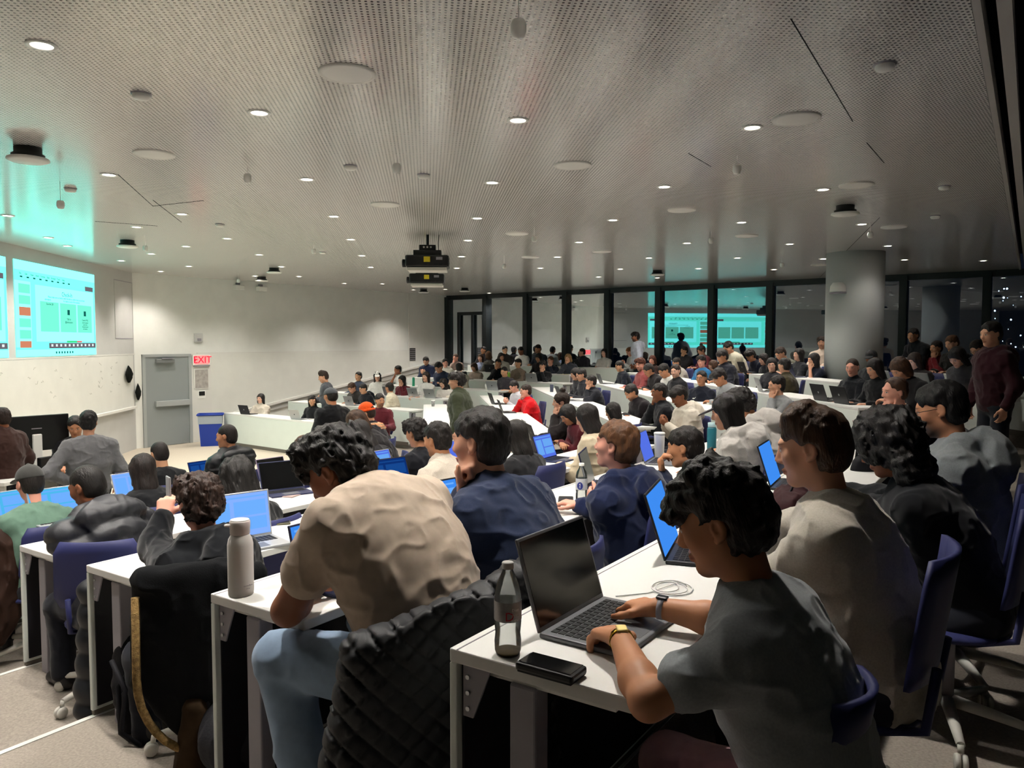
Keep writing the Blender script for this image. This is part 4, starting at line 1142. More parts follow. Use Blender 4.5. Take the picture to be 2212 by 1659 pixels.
# ---- hair and headgear in head space (origin between the ears, +Y the face)
def hair_mesh(style, h, seed=0.0):
    B = Blob()
    amp, fr = 0.006, 38
    def face(c=(0, 0.115, -0.045), r=(0.074, 0.085, 0.098)): B.ell(c, r, k=0.015, sub=True)
    def ears(): 
        for s in (-1, 1): B.ell((s * 0.090, -0.006, -0.016), (0.032, 0.032, 0.042), k=0.010, sub=True)
    if style in ('short', 'crop', 'fringe', 'quiff', 'curly', 'tousled', 'receding'):
        g = {'short': 0.016, 'crop': 0.007, 'fringe': 0.02, 'quiff': 0.018, 'curly': 0.030, 'tousled': 0.026, 'receding': 0.012}[style]
        B.ell((0, -0.016, 0.036), (0.076 + g * 0.8, 0.094 + g, 0.086 + g), k=0.02)
        B.ell((0, -0.045, -0.02), (0.070 + g * 0.6, 0.062 + g * 0.8, 0.075), k=0.03)
        if style == 'fringe': B.ell((0, 0.058, 0.075), (0.066, 0.045, 0.034), k=0.03)
        if style == 'quiff':
            B.cap((-0.045, 0.038, 0.108), (0.04, 0.046, 0.114), 0.027, 0.025, k=0.03); B.cap((-0.03, 0.0, 0.125), (0.03, 0.0, 0.125), 0.03, 0.03, k=0.04)
        if style == 'tousled':
            B.cap((-0.05, 0.055, 0.09), (0.05, 0.06, 0.09), 0.036, 0.034, k=0.03); B.cap((-0.04, -0.01, 0.125), (0.04, -0.01, 0.125), 0.035, 0.035, k=0.05)
            B.cap((-0.055, 0.085, 0.058), (0.0, 0.095, 0.066), 0.022, 0.02, k=0.02)
        if style == 'curly':
            B.cap((-0.05, 0.05, 0.095), (0.05, 0.05, 0.095), 0.04, 0.04, k=0.04)
        f = {'short': (0, 0.122, -0.038), 'crop': (0, 0.118, -0.03), 'fringe': (0, 0.128, -0.058), 'quiff': (0, 0.122, -0.034), 'curly': (0, 0.128, -0.045), 'tousled': (0, 0.132, -0.046), 'receding': (0, 0.115, -0.0)}[style]
        up = {'tousled': 0.010, 'fringe': 0.002, 'curly': 0.010, 'quiff': 0.024}.get(style, 0.018)
        face((f[0], f[1] + 0.004, f[2] + up), (0.080, 0.090, 0.104))
        ears()
        for s in (-1, 1): B.ell((s * 0.085, 0.020, -0.055), (0.036, 0.055, 0.050), k=0.010, sub=True)
        B.cut((0, -0.03, -0.088), (0, 0.35, -1))
        for s in (-1, 1): B.ell((s * 0.084, 0.064, -0.020), (0.040, 0.052, 0.074), k=0.012, sub=True)
        amp, fr = {'crop': (0.002, 60), 'curly': (0.016, 46), 'tousled': (0.016, 34), 'quiff': (0.006, 36), 'fringe': (0.009, 36)}.get(style, (0.008, 38))
    elif style in ('long', 'bob', 'wavy', 'frizzy', 'bun', 'pony'):
        g = {'frizzy': 0.05, 'wavy': 0.03}.get(style, 0.017)
        B.ell((0, -0.018, 0.034), (0.076 + g, 0.094 + g, 0.088 + g * 0.9), k=0.02)
        if style in ('long', 'wavy', 'frizzy', 'bob'):
            bot = {'long': -0.30, 'wavy': -0.30, 'frizzy': -0.20, 'bob': -0.14}[style]
            wd = {'long': 0.072, 'wavy': 0.105, 'frizzy': 0.12, 'bob': 0.078}[style]
            B.ell((0, -0.062, (0.03 + bot) / 2), (wd + 0.006, 0.05 + g * 0.5, (0.03 - bot) / 2 + 0.04), k=0.04)
            for s in (-1, 1):
                B.cap((s * 0.072, -0.01, 0.02), (s * (wd + 0.004), -0.028, bot * 0.62), 0.024 + g * .5, 0.022 + g * 0.4, k=0.03)
                B.cap((s * 0.066, 0.04, 0.05), (s * 0.078, 0.015, -0.10 if style != 'bob' else -0.08), 0.018, 0.016, k=0.02)
        else:
            B.ell((0, -0.05, -0.015), (0.078, 0.062, 0.07), k=0.03); ears()
            if style == 'bun': B.ell((0, -0.04, 0.155), (0.042, 0.042, 0.038), k=0.01)
            else: B.cap((0, -0.12, 0.03), (0, -0.15, -0.16), 0.032, 0.022, k=0.02)
        face((0, 0.124, -0.050), (0.066, 0.085, 0.105))
        amp, fr = {'frizzy': (0.022, 40), 'wavy': (0.018, 30)}.get(style, (0.006, 40))
    sq = 0.35 if style in ('long', 'bob', 'pony', 'wavy') else 0.8
    def disp(P):
        q = P * np.array([fr, fr, fr * sq], np.float32) + seed
        return (amp * (vnoise(q) * 0.8 + 0.5 * vnoise(q * 2.1 + 3))).astype(np.float32)
    return B.mesh('hair', h, disp, pad=0.015)
def cap_mesh(style, h):
    B = Blob()
    if style == 'beanie':
        B.ell((0, -0.012, 0.062), (0.093, 0.108, 0.098), k=0.02); B.cut((0, 0, 0.03), (0, -0.15, -1))
        for i in range(14):
            a, b = 2 * math.pi * i / 14, 2 * math.pi * (i + 1) / 14
            f = lambda t: (0.090 * math.cos(t), -0.012 + 0.106 * math.sin(t), 0.046 + 0.016 * math.sin(t))
            B.cap(f(a), f(b), 0.016, 0.016, k=0.004)
        B.ell((0, -0.02, 0.0), (0.072, 0.09, 0.09), k=0.006, sub=True)
        return B.mesh('beanie', h, lambda P: (0.003 * np.sin(np.arctan2(P[:, 1] + 0.012, P[:, 0]) * 40)).astype(np.float32), pad=0.01)
    B.ell((0, -0.014, 0.044), (0.088, 0.106, 0.092), k=0.02)
    B.cut((0, 0, 0.030), (0, -0.05, -1))
    sgn = -1 if style == 'cap_back' else 1
    if style != 'cap_back':
        B.ell((0, 0.122, 0.034), (0.072, 0.085, 0.009), ((1, 0, 0), (0, 0.97, 0.2), (0, -0.2, 0.97)), k=0.012)
    else:
        B.ell((0, -0.135, 0.020), (0.070, 0.07, 0.008), ((1, 0, 0), (0, 0.9, -0.4), (0, 0.4, 0.9)), k=0.012)
    B.ell((0, -0.014, 0.138), (0.012, 0.012, 0.008), k=0.004)
    return B.mesh('cap', h, pad=0.01)
SK = {'fair': '#dcae98', 'light': '#d2a084', 'pink': '#dba08c', 'asian': '#d0a07e', 'tan': '#b98565', 'olive': '#bd8864', 'brown': '#8b5a40', 'dark': '#583726'}
def skin(key, brow='#1c1410', beard=0.0):
    return skin_mat(f'{key}_{brow[1:]}_{int(beard * 10)}', SK[key], brow, beard)
def hair_m(col):
    return mat('hair_' + col, col, 0.55, 0.35, var=0.55, vscale=42, bump=0.5, bscale=150, stretch=(1, 1, 0.22))
def cloth_m(col, kind='cloth'):
    if kind == 'puffer': return mat('puffer_' + col, col, 0.45, 0.4, var=0.06, vscale=6, bump=0.12, bscale=60)
    if kind == 'knit': return mat('knit_' + col, col, 0.92, 0.08, var=0.10, vscale=160, bump=0.10, bscale=900, sheen=0.2)
    return mat('cloth_' + col, col, 0.88, 0.12, var=0.07, vscale=30, bump=0.06, bscale=900, sheen=0.15)
PARTNAME = {'tee': 'tee_shirt', 'sweater': 'sweater', 'hoodie': 'hoodie', 'jacket': 'jacket', 'puffer': 'puffer_coat'}
HAIRC = {}
def hair_get(style, h, seed=0):
    key = (style, round(h, 4), seed)
    if key not in HAIRC: HAIRC[key] = cap_mesh(style, h) if style in ('cap', 'cap_back', 'beanie') else hair_mesh(style, h, seed * 3.7)
    return HAIRC[key]
def put_hair(root, J, style, col, h, seed=0, name=None):
    me = hair_get(style, h, seed)
    o = obj_from(me, name or ('hair' if style not in ('cap', 'cap_back', 'beanie') else ('beanie' if style == 'beanie' else 'cap')), root, hair_m(col) if name is None and style not in ('cap', 'cap_back', 'beanie') else cloth_m(col))
    o.matrix_local = Matrix.Translation(J['H']) @ J['Rh'].to_4x4()
    return o
def glasses(root, J, col=None, lift=0.0):
    b = MB()
    for s in (-1, 1):
        b.tube([(s * 0.032 + 0.021 * math.cos(t), 0.113, 0.004 + 0.017 * math.sin(t)) for t in [i * math.pi / 6 for i in range(13)]], 0.0016, 5)
        b.tube([(s * 0.053, 0.112, 0.008), (s * 0.074, 0.06, 0.008), (s * 0.078, -0.01, 0.006)], 0.0015, 5)
    b.tube([(-0.011, 0.115, 0.008), (0, 0.118, 0.010), (0.011, 0.115, 0.008)], 0.0015, 5)
    o = b.build('glasses', col or m_black, root); o.matrix_local = Matrix.Translation(J['H'] + Vector((0, 0, lift))) @ J['Rh'].to_4x4()
BLK = {'near': (N1, c_near, fl), 'mid': (N0, c_mid, fl), 'far': (N2, c_far, fl_far)}
def face_rz(block): n = BLK[block][0]; return math.atan2(-n[0], n[1])

# ---- chairs: blue shell on a white five-star base
m_shell = mat('blue_chair_shell', '#2b2f5c', 0.55, 0.35, var=0.03, vscale=10)
m_base = mat('chair_base_white', '#cfccc4', 0.45, 0.4)
def chair_parts():
    d = {}
    B = Blob()
    B.ell((0, 0.02, 0.425), (0.235, 0.235, 0.035), k=0.02); B.ell((0, 0.03, 0.50), (0.26, 0.25, 0.055), k=0.02, sub=True)
    d['seat'] = B.mesh('seat', 0.014)
    b = MB(); vs = []
    nx, nz = 9, 7
    for lay in (0, 1):
        for j in range(nz):
            for i in range(nx):
                u = i / (nx - 1) * 2 - 1; v = j / (nz - 1)
                w = 0.225 - 0.02 * v - (0.03 if j in (0, nz - 1) else 0)
                vs.append((u * w, -0.235 - 0.05 * v + 0.05 * u * u + lay * 0.016 - (0.0), 0.56 + 0.36 * v))
    f = []
    for lay in (0, 1):
        for j in range(nz - 1):
            for i in range(nx - 1):
                q = lay * nx * nz + j * nx + i
                f.append((q, q + 1, q + nx + 1, q + nx) if lay == 0 else (q, q + nx, q + nx + 1, q + 1))
    ring = [i for i in range(nx)] + [j * nx + nx - 1 for j in range(1, nz)] + [(nz - 1) * nx + i for i in range(nx - 2, -1, -1)] + [j * nx for j in range(nz - 2, 0, -1)]
    for a in range(len(ring)):
        p, q = ring[a], ring[(a + 1) % len(ring)]; f.append((q, p, p + nx * nz, q + nx * nz))
    b._add(vs, f, True); d['backrest'] = b.mesh('backrest')
    b = MB()
    for s in (-1, 1): b.tube([(s * 0.12, -0.10, 0.40), (s * 0.14, -0.22, 0.44), (s * 0.14, -0.245, 0.62)], 0.014, 8)
    d['back_stay'] = b.mesh('back_stay')
    d['column'] = MB().lathe([(0.05, 0.40), (0.05, 0.37), (0.026, 0.36), (0.026, 0.10)], 14).mesh('column')
    d['leg'] = MB().tube([(0.02, 0, 0.12), (0.16, 0, 0.105), (0.30, 0, 0.085)], 0.02, 8, radii=[0.026, 0.021, 0.015]).mesh('leg')
    b = MB()
    b.tube([(0.30, 0, 0.088), (0.305, 0, 0.06)], 0.011, 8)
    for s in (-1, 1): b.lathe([(0.012, 0), (0.027, 0.0), (0.03, 0.008), (0.027, 0.016), (0.012, 0.017)], 14, Matrix.Translation((0.312, s * 0.004 + (0 if s > 0 else -0.016), 0.030)) @ Matrix.Rotation(R_(-90), 4, 'X'))
    d['caster'] = b.mesh('caster')
    for m_ in d.values():
        if not m_.materials: m_.materials.append(None)
    return d
CH = chair_parts()
def chair(p, rz, z, label, spin=None, off=0.09, slim=False, group='blue shell chairs on white wheeled bases'):
    t = empty('swivel_chair', (p[0] - math.sin(rz) * off, p[1] + math.cos(rz) * off, z), rz, label, 'chair', group)
    obj_from(CH['seat'], 'seat', t, m_shell); bk_ = obj_from(CH['backrest'], 'backrest', t, m_shell); st_ = obj_from(CH['back_stay'], 'back_stay', t, m_shell)
    if slim: bk_.scale = (0.66, 1, 0.86); st_.scale = (0.6, 1, 0.86)
    obj_from(CH['column'], 'column', t, m_steel)
    sp = rnd.random() * 1.2 if spin is None else spin
    for i in range(5):
        l = obj_from(CH['leg'], 'leg', t, m_base); l.rotation_euler = (0, 0, sp + i * 2 * math.pi / 5)
        c = obj_from(CH['caster'], 'caster', l, m_base)
    return t

# ---- laptops
m_silver = mat('laptop_silver', '#b4b6b9', 0.35, 0.5, metal=0.5)
m_space = mat('laptop_dark', '#26272b', 0.4, 0.45, metal=0.3)
m_keys = mat('laptop_keys', '#111114', 0.5, 0.3)
LB = {}
def laptop_meshes():
    W, Dp = 0.325, 0.225
    LB['base'] = MB().bbox(-W / 2, W / 2, -Dp, 0, 0, 0.013, 0.004).mesh('base')
    b = MB()
    for j in range(5):
        for i in range(13): b.box(-0.142 + i * 0.0219, -0.142 + i * 0.0219 + 0.018, -0.115 + j * 0.0195, -0.115 + j * 0.0195 + 0.016, 0.013, 0.0146)
    LB['keyboard'] = b.mesh('keyboard')
    LB['trackpad'] = MB().box(-0.06, 0.06, -0.212, -0.132, 0.013, 0.0134).mesh('trackpad')
    LB['lid'] = MB().bbox(-W / 2, W / 2, 0.0, 0.007, 0, Dp, 0.003).mesh('lid')
    LB['screen'] = MB().box(-W / 2 + 0.008, W / 2 - 0.008, -0.0012, -0.0004, 0.012, Dp - 0.008).mesh('screen')
    LB['logo'] = MB().lathe([(0.001, 0), (0.015, 0), (0.015, 0.0006)], 16, Matrix.Translation((0, 0.0072, Dp / 2)) @ Matrix.Rotation(R_(-90), 4, 'X')).mesh('lid_logo')
    b = MB()
    for (x0, x1, z0, z1) in [(-.14, .14, .195, .203), (-.14, -.04, .04, .18), (-.02, .14, .11, .18), (-.02, .14, .04, .10)]: b.box(x0, x1, -0.0018, -0.0013, z0, z1)
    LB['ui'] = b.mesh('window_panes')
    for m_ in LB.values():
        if not m_.materials: m_.materials.append(None)
laptop_meshes()
SCOL = {'blue': ('#3f8df2', 1.0), 'pale': ('#86b2ff', 1.0), 'cyan': ('#4fb9ef', 1.0), 'violet': ('#5a78f0', 0.9), 'navy': ('#123a86', 0.7), 'white': ('#f3eef6', 1.6), 'off': None}
def laptop(p, rz, z, label, body='silver', scr='blue', open_=108, sc=1.0, logo=True, ui=True, group='open laptops on the desks'):
    t = empty('laptop', (p[0], p[1], z), rz, label, 'laptop', group)
    t.scale = (sc, sc, sc)
    mb_ = {'silver': m_silver, 'dark': m_space, 'grey': mat('laptop_grey', '#77787c', 0.4, 0.5, metal=0.4), 'navy': mat('laptop_navy', '#23284a', 0.45, 0.4), 'mauve': mat('laptop_mauve', '#8a7a92', 0.45, 0.4), 'rose': mat('laptop_rose', '#a89090', 0.45, 0.4)}[body]
    obj_from(LB['base'], 'base', t, mb_); obj_from(LB['keyboard'], 'keyboard', t, m_keys); obj_from(LB['trackpad'], 'trackpad', t, mat('trackpad_grey', '#5c5d61', 0.35, 0.5))
    l = obj_from(LB['lid'], 'lid', t, mb_)
    l.location = (0, -0.002, 0.011); l.rotation_euler = (R_(-(open_ - 90)), 0, 0)
    if SCOL[scr] is None: ms = mat('screen_off', '#07080a', 0.12, 0.6)
    else: ms = emis('laptop_screen_' + scr, *SCOL[scr])
    obj_from(LB['screen'], 'screen', l, ms)
    if ui and SCOL[scr]: obj_from(LB['ui'], 'window_panes', l, emis('laptop_panes_' + scr, '#6fb0ff' if scr != 'navy' else '#1d55a8', SCOL[scr][1]))
    if logo: obj_from(LB['logo'], 'lid_logo', l, m_space if body in ('silver', 'mauve', 'rose') else m_silver)
    return t
# ------------------------------------------------------------------ the crowd: a few seated and standing models, copied and dressed one by one
def _chin(side):
    J0 = pose(lean=0.28, head=(0, 0.1, 0))
    H = J0['H']; s = 1 if side == 'R' else -1
    kw = dict(lean=0.28, head=(s * 0.1, 0.1, s * 0.08))
    tgt = (s * 0.035, H.y + 0.085, H.z - 0.19)
    hd = (-s * 0.25, -0.1, 0.95)
    if side == 'R': kw.update(rh=tgt, rhd=hd, rpn=(-0.3, -0.9, 0.1), rcurl=(55, 65, 40), re=(0.20, 0.36, 0.79), lh=(-0.02, 0.45, 0.785), lhd=(0.8, 0.4, 0))
    else: kw.update(lh=tgt, lhd=hd, lpn=(0.3, -0.9, 0.1), lcurl=(55, 65, 40), le=(-0.20, 0.36, 0.79), rh=(0.02, 0.45, 0.785), rhd=(-0.8, 0.4, 0))
    return kw
POSES = {
    'type': dict(lean=0.22, head=(0, 0.32, 0), hunch=0.1),
    'typeL': dict(lean=0.18, head=(0.55, 0.12, 0.05)),
    'typeR': dict(lean=0.18, head=(-0.55, 0.12, -0.05)),
    'chinR': _chin('R'), 'chinL': _chin('L'),
    'deep': dict(lean=0.48, hunch=0.15, head=(0.1, 0.6, 0), lh=(0.10, 0.45, 0.785), rh=(-0.08, 0.50, 0.785), lhd=(0.9, 0.2, 0), rhd=(-0.9, 0.2, 0)),
    'upright': dict(lean=0.04, head=(0.05, -0.02, 0), lh=(-0.10, 0.42, 0.785), rh=(0.12, 0.44, 0.785)),
    'phone': dict(lean=0.16, hunch=0.1, head=(0.1, 0.5, 0), lh=(-0.05, 0.36, 0.88), rh=(0.05, 0.36, 0.88), lhd=(0.3, 0.6, 0.5), rhd=(-0.3, 0.6, 0.5), lpn=(0.6, -0.4, 0.5), rpn=(-0.6, -0.4, 0.5), lcurl=(40, 50, 30), rcurl=(40, 50, 30)),
    'stand': dict(stand=True, lean=0.06, head=(0.1, 0.15, 0), lh=(-0.24, 0.08, 0.92), rh=(0.24, 0.10, 0.92), lhd=(0.05, 0.15, -1), rhd=(-0.05, 0.15, -1), lpn=(1, 0, 0), rpn=(-1, 0, 0)),
    'standfold': dict(stand=True, lean=0.10, head=(0.25, 0.35, 0), lh=(0.06, 0.26, 1.16), rh=(-0.06, 0.28, 1.12), lhd=(1, 0.1, 0.1), rhd=(-1, 0.1, 0.1), lpn=(0, -1, 0), rpn=(0, -1, 0)),
    'standlean': dict(stand=True, lean=0.55, hunch=0.1, head=(0.2, 0.2, 0), lh=(-0.2, 0.55, 0.80), rh=(0.2, 0.55, 0.80)),
}
HT = 0.0105
TPL = {}
def tpl(p, part, kind=None):
    if p not in TPL: TPL[p] = {'J': pose(**POSES[p])}
    d = TPL[p]; J = d['J']; key = part + (kind or '')
    if key not in d:
        if part == 'body': d[key] = body_mesh(J, HT)
        elif part == 'top': d[key] = top_mesh(J, HT * 1.15, kind, PARTNAME[kind], e=None)
        elif part == 'trousers': d[key] = trouser_mesh(J, HT * 1.6)
        elif part == 'shoeL': d[key] = shoe_mesh(J, HT * 1.4, 'L')
        elif part == 'shoeR': d[key] = shoe_mesh(J, HT * 1.4, 'R')
    return d[key]
SEATED_LAPTOPS = []
def crowd(px, py, block, k, p, hs, hc, kind, col, sk, label, dr=0.0, lap=None, cap=None, d=None, beard=0.0, gl=False, tr='#1e2028', seat=0.0, ch=None, bs=1.0):
    """px, py: the head in the photograph; d overrides the depth that the row gives"""
    n, cf, ff = BLK[block]
    tpl(p, 'body'); J = TPL[p]['J']
    if d is None: W = at_n(px, py, n, cf(k) - 0.50 + seat)
    else: W = at_y(px, py, d)
    rz = face_rz(block) + dr
    zf = ff(k)
    need = W.z - zf
    s = max(0.9, min(1.1, need / J['H'].z))
    off = need - s * J['H'].z
    off = max(-0.10, min(0.10, off))
    hx = Matrix.Rotation(rz, 3, 'Z') @ (J['H'] * s)
    root = empty('person', (W.x - hx.x, W.y - hx.y, zf), rz, label, 'person', 'people in the lecture hall')
    root.scale = (s * bs, s * bs, s)
    brow = hc if hs != 'none' else '#1c1410'
    lift = Vector((0, 0, off / s))
    b = obj_from(tpl(p, 'body'), 'body', root, skin(sk, brow if brow in ('#5a3a22', '#7a4a26', '#2a1a10') else '#1c1410', beard)); b.location = lift
    o = obj_from(tpl(p, 'top', kind), PARTNAME[kind], root, cloth_m(col, 'puffer' if kind == 'puffer' else 'cloth')); o.location = lift
    o = obj_from(tpl(p, 'trousers'), 'trousers', root, cloth_m(tr)); o.location = lift
    for q in 'LR': obj_from(tpl(p, 'shoe' + q), 'shoe', root, m_black if tr != '#c9c5bd' else m_white)
    sd = (int(px) * 7) % 2
    if hs != 'none':
        o = put_hair(root, J, hs, hc, HT * 0.8, sd); o.location = o.location + lift
    if cap:
        o = put_hair(root, J, cap[0], cap[1], HT * 0.8); o.location = o.location + lift
    if gl: glasses(root, J, lift=off / s)
    stand = POSES[p].get('stand', False)
    if not stand and (block != 'far' or ch):
        chair((root.location.x, root.location.y), rz, zf, ch or 'blue shell swivel chair under ' + label_short(label))
    if lap:
        e = Matrix.Rotation(face_rz(block), 3, 'Z')
        # the laptop sits on the desk straight ahead of the seat
        q = Vector((root.location.x, root.location.y, 0)); c = cf(k) - 0.10
        q = q + Vector((n[0], n[1], 0)) * (c - dot2(n, q)) 
        SEATED_LAPTOPS.append((q, face_rz(block) + dr * 0.4, zf + DESK_H, lap, label))
    return root
def label_short(l):
    w = l.replace(',', '').split()[:8]
    while w[-1] in ('a', 'an', 'the', 'in', 'with', 'of', 'at', 'by', 'and', 'to', 'over', 'on', 'from', 'seen', 'behind', 'beside', 'just', 'bent', 'under', 'before', 'right', 'left'): w.pop()
    return 'the ' + ' '.join(w)
K, DB, MBR, LBR, AUB = '#1a1412', '#281b14', '#40291a', '#5a3a22', '#4a2414'
GN, BKC, GY, NV, WH, CR, MR = '#3b4030', '#17181b', '#6c6e70', '#1c2238', '#d8d5d0', '#c9bfa9', '#5a1f28'
# ---- far block, front to back
crowd(563, 861, 'far', 0, 'upright', 'long', K, 'jacket', '#c8bcae', 'fair', 'long-haired person in a beige jacket at the front desk by the blue bin', 0.35, ('dark', 'off'))
crowd(674, 865, 'far', 0, 'typeL', 'long', K, 'sweater', BKC, 'asian', 'long-haired person in black at the right end of the front far desk', 0.2, ('silver', 'off'))
crowd(698, 814, 'far', 0, 'standfold', 'quiff', DB, 'sweater', '#4c4e54', 'light', 'standing person in a dark grey shirt looking down by the far wall', -0.9, d=17.0)
crowd(715, 856, 'mid', 1, 'stand', 'crop', K, 'sweater', '#0f1013', 'tan', 'standing person in black with a grey cap, seen from behind by the front far desk', -0.95, cap=('cap', '#4b4e52'), d=11.0, bs=1.18)
crowd(760, 838, 'far', 1, 'deep', 'short', MBR, 'jacket', '#33302f', 'light', 'hunched brown-haired person left of the silver laptop in the second far row', 0.1)
crowd(784, 840, 'far', 1, 'type', 'short', K, 'hoodie', '#15171d', 'asian', 'black-haired person in black behind the silver laptop of the second far row', -0.1, ('silver', 'off'))
crowd(841, 838, 'far', 1, 'typeR', 'short', K, 'jacket', CR, 'tan', 'person in a cream jacket at the right end of the second far row', -0.9)
crowd(774, 813, 'far', 2, 'upright', 'short', K, 'sweater', '#3a4152', 'asian', 'broad person in a slate shirt sitting upright by the sloping ledge', 0.1)
crowd(815, 813, 'far', 2, 'typeL', 'long', K, 'sweater', WH, 'fair', 'long-haired person in a white cap by the sloping ledge', 0.3, cap=('cap', '#e4e2dc'))
crowd(868, 821, 'far', 2, 'chinL', 'long', K, 'sweater', MR, 'light', 'long-haired person in maroon resting a hand at the chin, third far row', 0.1, ('grey', 'off'))
crowd(920, 814, 'far', 2, 'upright', 'long', DB, 'sweater', WH, 'fair', 'long-haired person in white behind two silver laptops', 0.1, ('silver', 'off'))
crowd(957, 828, 'far', 2, 'type', 'long', K, 'sweater', '#d0c9c2', 'fair', 'dark-haired person in a pale top half hidden by the olive jacket', 0.1, ('silver', 'off'))
crowd(859, 799, 'far', 3, 'chinR', 'short', K, 'tee', '#e0dedb', 'brown', 'person in a white tee with an arm raised to the head, by the ledge', -0.4)
crowd(947, 794, 'far', 3, 'deep', 'short', K, 'sweater', '#333a52', 'light', 'person in a slate blue sweater bent over the fourth far row', 0.1)
crowd(992, 795, 'far', 3, 'typeR', 'short', K, 'jacket', '#a9a896', 'tan', 'person in a pale grey-green jacket just behind the olive jacket', -1.9)
crowd(1089, 803, 'far', 3, 'type', 'crop', K, 'tee', '#3d3a40', 'asian', 'person in a dark grey tee behind a silver laptop in the fourth far row', 0.1, ('silver', 'off'))
crowd(920, 780, 'far', 4, 'phone', 'short', K, 'jacket', '#1f2740', 'light', 'person in a navy suit jacket by the far wall grille', 0.3)
crowd(962, 784, 'far', 4, 'typeL', 'short', K, 'hoodie', '#d6d2c8', 'pink', 'dark-haired person in a white hoodie by the window corner', 0.4)
crowd(1024, 793, 'far', 4, 'type', 'bob', MBR, 'sweater', '#9a8c80', 'light', 'brown-haired person in a taupe top looking down, fifth far row', 0.1, ('dark', 'off'))
crowd(1076, 785, 'far', 4, 'chinR', 'short', K, 'sweater', BKC, 'tan', 'person in black leaning the face on a raised hand', 0.2)
crowd(1119, 785, 'far', 4, 'upright', 'fringe', K, 'sweater', '#6f6054', 'asian', 'person in a patterned brown sweater, fifth far row', 0.0)
crowd(1172, 790, 'far', 4, 'chinL', 'tousled', K, 'sweater', BKC, 'light', 'person in black covering the mouth behind the white bottle', 0.1, ('silver', 'off'))
crowd(984, 773, 'far', 5, 'chinR', 'short', MBR, 'jacket', '#a58e84', 'pink', 'brown-haired person in a beige jacket resting a cheek on one hand', 0.1, ('dark', 'off'))
crowd(1038, 773, 'far', 5, 'upright', 'long', MBR, 'sweater', '#a9b3d6', 'fair', 'smiling long-haired person in a light blue top', 0.3)
crowd(1055, 768, 'far', 5, 'typeR', 'bob', LBR, 'jacket', '#57524c', 'light', 'person with light brown hair turned away, sixth far row', -1.5)
crowd(1083, 771, 'far', 5, 'typeL', 'long', DB, 'jacket', '#c9c4bc', 'light', 'long-haired person in a cream coat, sixth far row', 0.5, ('dark', 'off'))
crowd(1163, 773, 'far', 5, 'type', 'long', K, 'sweater', '#231a1d', 'tan', 'long dark-haired person in dark maroon before the city lights', 0.1)
crowd(1189, 779, 'far', 5, 'chinL', 'short', LBR, 'sweater', '#232735', 'pink', 'brown-haired person with one forearm raised, sixth far row', 0.2)
crowd(1227, 774, 'far', 5, 'chinR', 'bob', '#8a6a44', 'jacket', '#3a3d46', 'light', 'fair-haired person with a yellow folder in front', 0.1)
crowd(1044, 757, 'far', 6, 'upright', 'short', K, 'jacket', '#221d22', 'tan', 'dark-haired person in the back far row by the corner opening', 0.1)
crowd(1091, 756, 'far', 6, 'typeL', 'short', K, 'jacket', '#26231f', 'asian', 'person in a dark jacket in the back far row, leaning left', 0.4)
crowd(1125, 758, 'far', 6, 'type', 'short', K, 'sweater', '#e2dfda', 'brown', 'person in a white shirt in the back far row', 0.1)
crowd(1162, 754, 'far', 6, 'type', 'short', K, 'sweater', '#2a303d', 'tan', 'person in a slate top in the back far row beside the mullion', 0.0)
crowd(1257, 761, 'far', 6, 'typeR', 'crop', DB, 'jacket', '#332e38', 'pink', 'person in a dim violet jacket left of the dark laptop by the windows', -0.3, ('dark', 'off'))
crowd(1305, 762, 'far', 6, 'upright', 'long', K, 'tee', '#d9d2cc', 'fair', 'long-haired person in a sleeveless white top at the rear desk', 0.05)
crowd(1360, 760, 'far', 6, 'phone', 'short', '#7a4a26', 'sweater', '#e4e0e0', 'pink', 'red-haired person in a white shirt holding a phone', -0.6, ch='blue shell swivel chair under the red-haired white-shirted person')
crowd(1372, 728, 'far', 6, 'stand', 'curly', K, 'hoodie', '#aeb2bf', 'brown', 'standing bearded person in a pale grey hoodie by the windows', -0.9, d=20.3, beard=0.8)
# ---- middle block
crowd(821, 865, 'mid', 1, 'typeL', 'short', K, 'sweater', MR, 'tan', 'smiling bearded person in a maroon sweater turning round', 1.5, beard=0.7)
BEANIE = crowd(792, 893, 'mid', 1, 'type', 'short', DB, 'jacket', '#1d1a20', 'light', 'person in an orange beanie and plaid scarf', -0.2, cap=('beanie', '#e2521c'))
crowd(770, 912, 'mid', 1, 'deep', 'bob', MBR, 'jacket', '#1d1a1d', 'pink', 'brown-haired person left of the orange beanie', 0.1)
crowd(987, 823, 'mid', 2, 'stand', 'curly', K, 'jacket', GN, 'light', 'standing person in an olive green jacket looking left', -0.25, d=11.0, bs=1.12)
crowd(962, 868, 'mid', 2, 'type', 'bob', K, 'jacket', '#d4cabb', 'fair', 'person in a cream coat sitting behind the olive jacket', 0.1, ('dark', 'off'))
crowd(1110, 835, 'mid', 3, 'phone', 'short', K, 'sweater', '#c3c0c8', 'pink', 'person in a pale grey shirt gesturing beside the red jacket', 0.4, ('dark', 'off'))
crowd(1135, 845, 'mid', 3, 'chinR', 'short', DB, 'jacket', '#d3131d', 'pink', 'person in a bright red jacket leaning over the desk', 0.1, ('dark', 'off'))
crowd(1211, 868, 'mid', 3, 'chinL', 'bun', DB, 'jacket', '#1f1a1a', 'light', 'dark-haired person with a rust collar resting the chin, right of the red jacket', 0.1, ('silver', 'violet'))
crowd(1227, 896, 'mid', 3, 'deep', 'long', K, 'sweater', MR, 'tan', 'long dark-haired person in maroon in front of the white-coated person', 0.2, ('dark', 'violet'))
crowd(1243, 808, 'mid', 4, 'type', 'long', K, 'sweater', '#26262c', 'light', 'long-haired person in charcoal left of the black-jacket pair', 0.2)
